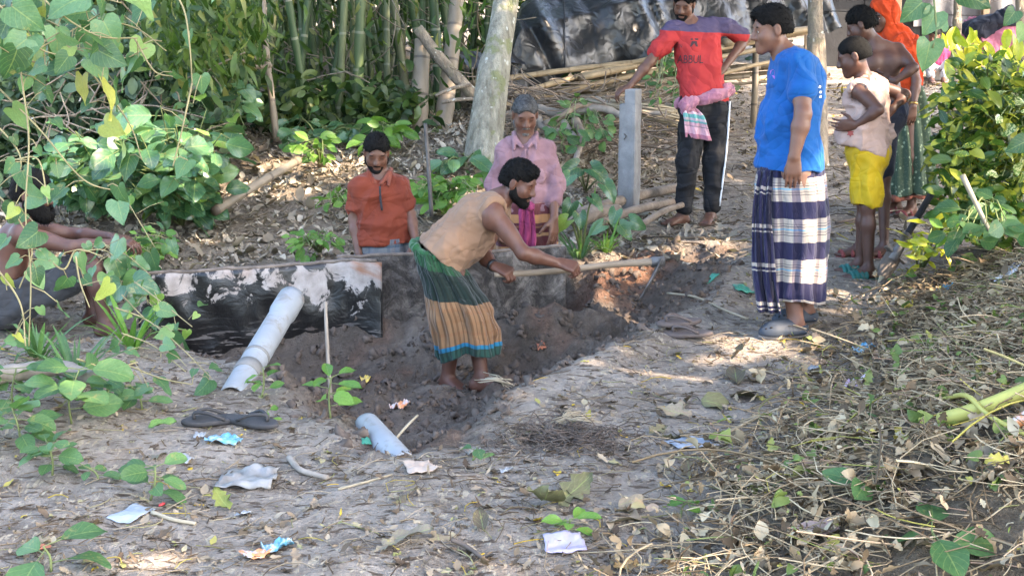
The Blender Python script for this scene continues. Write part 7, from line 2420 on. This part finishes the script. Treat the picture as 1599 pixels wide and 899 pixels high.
taro("taro_plant", "taro leaves at the foot of the concrete post", G(962, 372), [(962, 330, 9.2, .11, (-.3, -.4, -.8)), (985, 345, 9.3, .13, (.9, -.3, -.4)), (968, 352, 9.1, .13, (.6, -.4, -.6)), (940, 352, 9.1, .12, (-.8, -.3, -.4))], ARR)
taro("taro_plant", "dark taro-like leaves in front of the brush pile", G(915, 300), [(900, 262, 10.0, .17, (-.8, -.3, -.3)), (925, 265, 10.0, .18, (.8, -.3, -.5)), (945, 290, 9.8, .15, (.5, -.3, -.6)), (890, 275, 9.9, .13, (-.6, -.4, -.6))], ARR)
STRIP = leaf_meshes("strip", M_weed, 5, (.3, 1.6), (.0, .3), .0, 1.0)
STRIPY = leaf_meshes("strip", M_young, 5, (.3, 1.4), (.0, .3), .0, 1.2)
def grass(name, label, base, n, size, meshes, cat="grass", lean=(0, 0, 0), spr=.05):
    e = empty(name, base); tag(e, label, cat)
    for k in range(n):
        a = rp.uniform(0, 6.28)
        d = nrm(np.array([math.cos(a) * .6, math.sin(a) * .6, 1.0]) + np.asarray(lean) + rp.normal(size=3) * .15)
        put_leaf(meshes, e, base + np.array([math.cos(a), math.sin(a), 0]) * spr * rp.random(), d, np.array([-math.cos(a), -math.sin(a), .9]), size * rp.uniform(.5, 1.2), "blade")
grass("grass_tuft", "grass tuft with long blades beside the taro and sheet end", G(905, 404), 26, .30, STRIP)
grass("grass_tuft", "yellowing grass clump at the top of the pit's sunny edge", G(945, 396), 24, .22, STRIPY)
grass("grass_tuft", "dry grass clump behind the weathered sheet's right end", G(925, 345), 22, .26, STRIPY)
grass("grass_tuft", "fine grass tuft over the pale root at lower left", G(118, 600), 44, .30, STRIP)
grass("grass_tuft", "thin grass on the left edge beneath the seated man", G(60, 560), 30, .28, STRIP)
grass("grass_tuft", "grass blades below the seated man's foot", G(205, 545), 22, .28, STRIPY)

# weeds in the foreground
def weed(label, px, py, h, n, meshes, size, name="seedling", cat="seedling", lean=(0, 0, 0)):
    b = G(px, py)
    e = empty(name, b); tag(e, label, cat)
    top = b + np.array([rp.normal() * .02, 0, h]) + np.asarray(lean) * h
    stems = Soup()
    pts = curve_pts([b, mid(b, top) + rp.normal(size=3) * .008, top], 8)
    v, f, uv = tube(pts, np.linspace(.005, .003, 8), 5); stems.add(v, f, uv)
    for k in range(n):
        t = .35 + .65 * k / max(1, n - 1)
        q = pts[min(7, int(t * 7.99))]
        a = k * 2.4 + rp.normal() * .3
        d = nrm(np.array([math.cos(a), math.sin(a), .15 + rp.normal() * .2]))
        pos = q + d * size * .35
        v, f, uv = tube([q, pos], .0018, 4, False); stems.add(v, f, uv)
        put_leaf(meshes, e, pos, d, camface(.75, .2), size * rp.uniform(.7, 1.15))
    stems.obj("stem", M_stem, e, loc=e.location)
weed("bright seedling growing at the pit edge beside the wooden stake", 516, 655, .17, 9, OV, .105)
weed("small yellow-green sprout at the foot of the long pipe", 408, 622, .13, 6, OV, .09)
weed("tiny sprout right of the dark flip-flops", 421, 660, .05, 4, OV, .05)
weed("leafy weed at the left edge below the pale root", 32, 700, .16, 14, WD, .12)
weed("round-leaved weed low at the left, above the bag-free soil", 82, 745, .12, 16, WD, .09)
weed("big-leaved weed by the grass tuft at lower left", 112, 665, .22, 14, WD, .15)
weed("weed with mottled leaves further up the left edge", 20, 640, .17, 10, WD, .13)
weed("seedling with reddish stem beside the tiny red wrapper", 235, 785, .12, 10, WD, .095)
weed("two-leaved seedling in front of the tarred sheet", 330, 545, .20, 3, WD, .12)
weed("small creeping weed left of the dark flip-flops", 222, 640, .10, 8, WD, .09)
weed("low weed beside the pale root's tip", 165, 640, .12, 8, WD, .10)
weed("little round leaf plant on the dug soil at centre", 738, 722, .05, 3, WD, .075)
weed("green shoot lying at the bottom left corner", 80, 893, .08, 4, WD, .16)
weed("small three-leaved weed left of the milky bag", 155, 752, .05, 5, WD, .06)
weed("green shoot on the bottom edge of the weed heap", 1062, 812, .06, 5, OV, .06)
weed("pale leafy weed at the bottom right of the path", 885, 835, .05, 6, OV, .07)
weed("wilting weed on the lower weed heap", 1460, 870, .08, 4, WD, .13)
weed("dark leaved sprig in the middle of the weed heap", 1350, 775, .06, 4, WD, .11)
weed("pale weed in the straw right of the spade", 1405, 448, .06, 6, OV, .07)
weed("small weed under the spade's blade by the straw", 1470, 500, .05, 4, OV, .08)
# croton shrubs
CR = leaf_meshes("oval", M_croton, 6, (.2, .9), (.15, .5), .03, .85)
CT = leaf_meshes("oval", M_crotontop, 4, (.1, .7), (.15, .5), .03, .80)
VG = leaf_meshes("oval", M_variegated, 5, (.2, .9), (.1, .4), .04, 1.05)
base = G(1520, 372)
e = shrub("croton_shrub", "tall croton shrub with yellow tips at the right edge", base, tips_in(40, 1474, 1632, 90, 330, 7.7, 8.6), CR, .115, 7, spread=.085, droop=.1, cat="shrub", stemr=.012, start=.35)
def fill_foliage(e, n, x0, x1, y0, y1, d0, d1, mat, size, kind="oval", wscale=.85, bulge=1.0):
    """the inner leaves nobody could pick out singly"""
    px, py, dd = rp.uniform(x0, x1, n), rp.uniform(y0, y1, n), rp.uniform(d0, d1, n)
    # rounded outline with ragged edge
    cx, cy = (x0 + x1) / 2, (y0 + y1) / 2
    rr_ = np.hypot((px - cx) / (x1 - x0) * 2, (py - cy) / (y1 - y0) * 2) + .12 * vnoise(np.stack([px / 40, py / 40, dd], -1), 5)
    k = rr_ < bulge
    pos = np.array([P(a, b, c) for a, b, c in zip(px[k], py[k], dd[k])])
    M = rand_frames(len(pos), rp, .35) * (size * rp.uniform(.6, 1.2, len(pos)))[:, None, None]
    s = Soup(); tv, tf, tuv = leaf_np(kind, .5, .3, .03, 4, wscale, 1)
    s.many(tv, tf, tuv, M, pos, rp.random(len(pos)))
    o = s.obj("foliage", mat, e, loc=e.location); o["kind"] = "stuff"
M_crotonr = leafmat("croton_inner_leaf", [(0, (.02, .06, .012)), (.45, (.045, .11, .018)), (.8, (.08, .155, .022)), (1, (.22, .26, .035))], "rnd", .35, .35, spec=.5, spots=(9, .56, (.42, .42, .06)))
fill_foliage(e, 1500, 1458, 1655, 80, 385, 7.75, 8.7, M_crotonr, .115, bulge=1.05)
for k in range(34):
    c = P(rp.uniform(1480, 1600), rp.uniform(62, 130), rp.uniform(7.8, 8.4))
    d = nrm(np.array([rp.normal() * .5, rp.normal() * .5, 1]))
    put_leaf(CT, e, c, d, camface(.4, .4), .12 * rp.uniform(.7, 1.2))
shrub("variegated_shrub", "cream-mottled shrub against the croton at the far right", G(1590, 330), tips_in(16, 1555, 1640, 130, 310, 7.4, 7.9), VG, .12, 7, spread=.09, cat="shrub", stemr=.009)
e = shrub("small_croton", "small bright croton seedling beside the spade", G(1435, 432), tips_in(6, 1424, 1466, 368, 412, 7.3, 7.55), leaf_meshes("lance", M_crotontop, 4, (.2, 1.0), (.1, .4), .02, 1.5), .125, 7, spread=.04, cat="plant", droop=-.3)
shrub("leafy_weeds", "leafy green weeds under the croton at the right", G(1545, 385), tips_in(9, 1480, 1590, 330, 380, 7.0, 7.4), WD, .12, 6, spread=.09, cat="weeds")
shrub("leafy_weeds", "low weeds where straw heap meets the croton", G(1490, 395), tips_in(5, 1478, 1540, 355, 390, 7.2, 7.5), OV, .10, 6, spread=.07, cat="weeds")
# broad leaves hanging into the top right from a creeper above
e = empty("heart_leaf_vine", P(1450, -60, 5.2)); tag(e, "creeper sprig with big drooping heart leaves at the top right", "vine")
tube_obj("stem", curve_pts([P(1450, -60, 5.2), P(1458, 0, 5.2), P(1462, 50, 5.2), P(1456, 75, 5.2)], 12), .004, M_stem, e, 5)
for px, py, dd, sz in [(1452, 66, (-.15, -.1, -1), .115), (1462, 20, (-.5, -.2, -.9), .10), (1505, -12, (.7, -.1, -.4), .12), (1440, 4, (-.7, -.2, -.6), .11), (1470, 45, (.3, .1, .8), .05), (1600, 40, (-.3, -.2, -.9), .07), (1585, 18, (-.6, -.2, -.8), .07), (1600, 222, (-.9, -.2, -.4), .08)]:
    put_leaf(HEART, e, P(px, py, 5.2), dd, nrm(np.array([.1, -1, .35])), sz)

# ================================================================== LITTER
M_dry = leafmat("dry_leaf", [(0, (.06, .042, .03)), (.35, (.15, .108, .072)), (.6, (.26, .20, .14)), (.88, (.38, .31, .23)), (.95, (.25, .25, .09)), (1, (.55, .36, .04))], "rnd", .08, .8, False, .2)
M_dryo = leafmat("fallen_leaf", [(0, (.09, .062, .042)), (.3, (.18, .13, .085)), (.55, (.27, .21, .145)), (.78, (.17, .145, .08)), (.90, (.33, .20, .10)), (.96, (.13, .18, .055)), (1, (.46, .31, .04))], "object", .08, .75, True, .25)
M_strawr = leafmat("straw_mix", [(0, (.08, .055, .033)), (.25, (.19, .135, .080)), (.5, (.34, .25, .150)), (.75, (.46, .355, .225)), (.87, (.50, .41, .27)), (.93, (.34, .22, .16)), (.965, (.22, .26, .08)), (1, (.48, .38, .08))], "rnd", 0, .7, False, .25)
rl = np.random.default_rng(123)

def lit_pos(n, fn, lift=(.002, .02)):
    """n ground points by fn(n)->x,y; lifted a little"""
    x, y = fn(n)
    return np.stack([x, y, zg(x, y) + rl.uniform(*lift, len(x))], -1)

def lay_leaves(s, pos, sizes, kinds=("oval", "jag", "lance"), flat=.8, wscale=1.0):
    k = rl.integers(len(kinds), size=len(pos))
    for q, kd in enumerate(kinds):
        for curl in (-.9, .8, 1.7):
            m = (k == q) & (rl.integers(3, size=len(pos)) == {-.9: 0, .8: 1, 1.7: 2}[curl])
            if not m.any(): continue
            tv, tf, tuv = leaf_np(kd, curl, .35, .05, q + 3, wscale, 1)
            M = rand_frames(int(m.sum()), rl, flat) * sizes[m][:, None, None]
            s.many(tv, tf, tuv, M, pos[m], rl.random(int(m.sum())))

def lay_straws(s, pos, L, r, zj=.15, bend=.15, seg=4):
    for q, l in zip(pos, L):
        a = rl.uniform(0, 6.28)
        d = np.array([math.cos(a), math.sin(a), rl.normal() * zj])
        b = np.array([-math.sin(a), math.cos(a), 0]) * l * bend * rl.normal() + np.array([0, 0, abs(rl.normal()) * l * .06])
        pts = np.stack([q + d * l * (t - .5) + b * (1 - (2 * t - 1) ** 2) for t in np.linspace(0, 1, seg)])
        v, f, uv = tube(pts, r * rl.uniform(.6, 1.3), 3, False)
        s.add(v, f, uv, rl.random())

# leaf bank behind the pit
def bank_xy(n):
    x = rl.uniform(-4.2, 1.6, n); y = 7.8 + (rl.random(n) ** .8) * 7.4
    k = (rl.random(n) < sstep(1.6, -.4, x) + .25) & (sd_poly(x, y, BACKPIT) > .05) & ((y > 8.75) | (x < -1.5))
    return x[k], y[k]
s = Soup(); pos = lit_pos(19000, bank_xy, (.0, .03)); lay_leaves(s, pos, rl.uniform(.05, .14, len(pos)), ("lance", "lance", "oval", "lance"), .8)
M_bankleaf = leafmat("bank_leaf", [(0, (.12, .093, .066)), (.35, (.26, .21, .155)), (.7, (.37, .31, .24)), (1, (.48, .42, .34))], "rnd", .08, .8, False, .2)
tag(s.obj("leaf_litter", M_bankleaf), "thick brown bamboo leaf litter covering the bank", "leaf litter", kind="stuff")
# yard behind
def yard_xy(n):
    x = rl.uniform(.4, 6, n); y = rl.uniform(9.2, 19, n)
    return x, y
s = Soup(); pos = lit_pos(3500, yard_xy); lay_leaves(s, pos, rl.uniform(.04, .11, len(pos)), ("oval", "lance", "jag"), .85)
lay_straws(s, lit_pos(900, yard_xy, (.004, .02)), rl.uniform(.1, .4, 900), .004)
tag(s.obj("leaf_litter", M_dry), "scattered dry leaves and straw over the yard behind the men", "leaf litter", kind="stuff")
# path and foreground: small bits
def fore_xy(n):
    y = 3.9 + 5.6 * rl.random(n) ** 1.2; x = rl.uniform(-.42, .42, n) * y
    k = (sd_poly(x, y, PIT) > .12) & (vnoise(np.stack([x * 1.6, y * 1.6, 0 * x], -1), 4) + rl.normal(size=n) * .5 > -.15)
    return x[k], y[k]
s = Soup(); pos = lit_pos(14000, fore_xy, (.001, .008)); lay_leaves(s, pos, .010 + .05 * rl.random(len(pos)) ** 2, ("jag", "oval", "lance"), .85)
p2 = lit_pos(4200, fore_xy, (.002, .008)); lay_straws(s, p2, rl.uniform(.03, .16, len(p2)), .0018, .05)
tag(s.obj("ground_litter", M_dry), "fine bits of leaf, straw and twig trodden into the path", "ground litter", kind="stuff")
# weed heap
def heap_xy(n):
    y = 2.2 + 5.9 * rl.random(n) ** 1.1; x = rl.uniform(.2, 3.3, n)
    sh = sd_poly(x, y, HEAPLINE)
    cl = fbm(np.stack([x * 2.6, y * 2.6, 0 * x], -1), 3, 77)
    k = rl.random(n) < sstep(.34, -.45, sh + .30 * cl) * np.clip(.68 + .9 * cl, .25, 1)
    return x[k], y[k]
s = Soup(); pos = lit_pos(46000, heap_xy, (.0, .07)); lay_leaves(s, pos, .015 + .07 * rl.random(len(pos)) ** 2, ("jag", "oval", "lance"), .5)
p2 = lit_pos(22000, heap_xy, (.0, .07)); lay_straws(s, p2, .05 + .30 * rl.random(len(p2)) ** 2, .0022, .25, .25, 5)
p3 = lit_pos(420, heap_xy, (.02, .10)); lay_straws(s, p3[:230], rl.uniform(.2, .5, 230), .0042, .2, .14, 7)
tag(s.obj("weed_heap_litter", M_strawr), "heap of pulled weeds, dry leaves and straw on the right", "weed heap", kind="stuff")
s = Soup(); pos = lit_pos(2200, heap_xy, (.03, .09)); lay_leaves(s, pos, rl.uniform(.02, .06, len(pos)), ("oval", "heart", "lance"), .4)
o = s.obj("weed_heap_greens", leafmat("wilted_green", [(0, (.08, .13, .04)), (.6, (.16, .22, .06)), (1, (.28, .32, .09))], "rnd", .25, .6, False, .3)); tag(o, "wilting green leaves mixed into the weed heap", "weeds", kind="stuff")
# dug clods
def pit_xy(n):
    x = rl.uniform(-2.0, 1.4, n); y = rl.uniform(5.0, 9.3, n)
    q = sd_poly(x, y, PIT)
    k = (q < .12)
    return x[k], y[k]
s = Soup(); pos = lit_pos(9000, pit_xy, (-.004, .006))
u, w = np.meshgrid(np.linspace(0, 2 * math.pi, 7)[:-1], np.linspace(.3, math.pi - .3, 4))
tv = np.stack([np.cos(u) * np.sin(w), np.sin(u) * np.sin(w), np.cos(w)], -1).reshape(-1, 3) * (1 + .32 * rl.normal(size=(24, 1))) * [1.2, .9, .65]
tf = []
for i in range(3):
    for j_ in range(6):
        q = [i * 6 + j_, (i) * 6 + (j_ + 1) % 6, (i + 1) * 6 + (j_ + 1) % 6, (i + 1) * 6 + j_]
        tf += [[q[0], q[2], q[1]], [q[0], q[3], q[2]]]
tf += [[0, 1, 2], [0, 2, 3], [0, 3, 4], [0, 4, 5]]
s.many(tv, np.array(tf), np.zeros((24, 2)), rand_frames(len(pos), rl) * (rl.random(len(pos)) ** 5 * .030 + .004)[:, None, None], pos, rl.random(len(pos)))
M_clod = simple("dark_clod", (.13, .10, .08), (.06, .047, .038), .95, 20, 4, .4, .006)
tag(s.obj("soil_clods", M_clod), "loose dark clods of freshly dug soil in the pit", "soil", kind="stuff")
# black root mass on the rim
s = Soup(); c0 = G(880, 690)
pts = np.stack([c0[0] + rl.normal(0, .13, 800), c0[1] + rl.normal(0, .09, 800) + .5 * rl.normal(0, .13, 800), np.zeros(800)], -1); pts[:, 2] = zg(pts[:, 0], pts[:, 1]) + rl.uniform(0, .03, 800)
lay_straws(s, pts[:520], rl.uniform(.02, .08, 520), .0022, .5, .6, 5)
tag(s.obj("root_mass", M_twig), "black tangle of dug-up roots on the rim of the pit", "roots", kind="stuff")

# the fallen leaves one can pick out
DL = {k: leaf_meshes(k, M_dryo, 6, (-.8, 1.8), (.1, .6), .08) for k in ("jag", "oval", "broad")}
DLC = {}
for cn, cc in [("tan", (.36, .28, .20)), ("olive", (.17, .16, .085)), ("dark", (.11, .085, .06)), ("orange", (.46, .24, .09)), ("yellow", (.55, .38, .05)), ("pinkish", (.36, .25, .22)), ("pale", (.22, .185, .14)), ("green", (.12, .22, .06))]:
    mm = leafmat(cn + "_fallen_leaf", [(0, tuple(x * .8 for x in cc)), (1, cc)], "object", .08, .75, True, .25)
    DLC[cn] = {k: leaf_meshes(k, mm, 4, (-.8, 1.6), (.1, .6), .08) for k in ("jag", "oval", "broad")}
def big_leaf(label, px, py, size, kind="broad", n=1, group=None, lift=.015):
    tone = "tan"
    for w, t in [("olive", "olive"), ("dark", "dark"), ("orange", "orange"), ("yellow-tipped", "pale"), ("yellow fallen", "yellow"), ("pinkish", "pinkish"), ("mottled green", "green"), ("white-grey", "pale"), ("pale tan", "pale"), ("grey dry", "pale"), ("brown", "dark"), ("curled", "dark")]:
        if w in label: tone = t
    c = G(px, py, lift)
    a = rl.uniform(0, 6.28)
    o = put_leaf(DLC[tone][kind], None, c, (math.cos(a), math.sin(a), .12), (rl.normal() * .25, rl.normal() * .25 - .2, 1), size, "fallen_leaf")
    tag(o, label, "leaf", group)
for lab, px, py, sz, kd in [("large tan lobed leaf near the bottom right of the path", 1000, 826, .22, "broad"), ("big olive dry leaf on the path, bottom centre", 850, 785, .20, "broad"), ("second olive dry leaf lapping the first at bottom centre", 872, 792, .17, "jag"),
                            ("dark dry leaf of the cluster on the path's right", 1060, 640, .20, "jag"), ("olive dry leaf lying across the cluster on the path", 1095, 634, .22, "broad"), ("curled dry leaf standing up in the path cluster", 1150, 605, .18, "oval"),
                            ("brown dry leaf at the right of the path cluster", 1140, 628, .18, "broad"), ("dry leaf at the lower side of the path cluster", 1080, 655, .15, "jag"), ("pale tan leaf at the bottom centre left", 612, 850, .14, "broad"), ("orange tinted leaf by the pale tan one", 622, 858, .10, "jag"),
                            ("small dark leaf in the middle foreground", 755, 838, .10, "oval"), ("tan leaf by the weed heap's lower edge", 965, 800, .10, "oval"), ("orange fallen leaf on the weed heap's left slope", 1270, 765, .10, "jag"), ("yellow fallen leaf in the heap's middle", 1268, 700, .09, "jag"),
                            ("pinkish dry leaf low on the weed heap", 1310, 840, .14, "broad"), ("long dry leaf near the bottom right", 1370, 830, .15, "oval"), ("tan leaf at the right in the heap", 1430, 862, .11, "jag"), ("grey dry leaf below the yellow stalk", 1520, 760, .16, "broad"),
                            ("yellow-tipped leaf left of the seedling with reddish stem", 245, 722, .11, "oval"), ("mottled green leaf below the small creeping weed", 232, 672, .11, "oval"), ("large dry leaf by the rag at the right edge", 1545, 500, .2, "oval"), ("white-grey leaf at the spade's foot", 1370, 478, .2, "oval")]:
    big_leaf(lab, px, py, sz, kd)
k = 0
while k < 150:
    x, y = (heap_xy if k % 3 else fore_xy)(40)
    if not len(x): continue
    c = np.array([x[0], y[0], zg1(x[0], y[0]) + rl.uniform(.01, .05 if k % 3 else .015)])
    a = rl.uniform(0, 6.28)
    kd = ("jag", "oval", "broad")[k % 3]
    o = put_leaf(DL[kd], None, c, (math.cos(a), math.sin(a), rl.normal() * .2), (rl.normal() * .4, rl.normal() * .4 - .15, 1), rl.uniform(.05, .12), "fallen_leaf")
    if k % 3: tag(o, "dry fallen leaf among the straw of the weed heap", "leaf", "fallen leaves on the weed heap")
    else: tag(o, "small dry leaf scattered on the bare soil of the path", "leaf", "fallen leaves on the path")
    k += 1
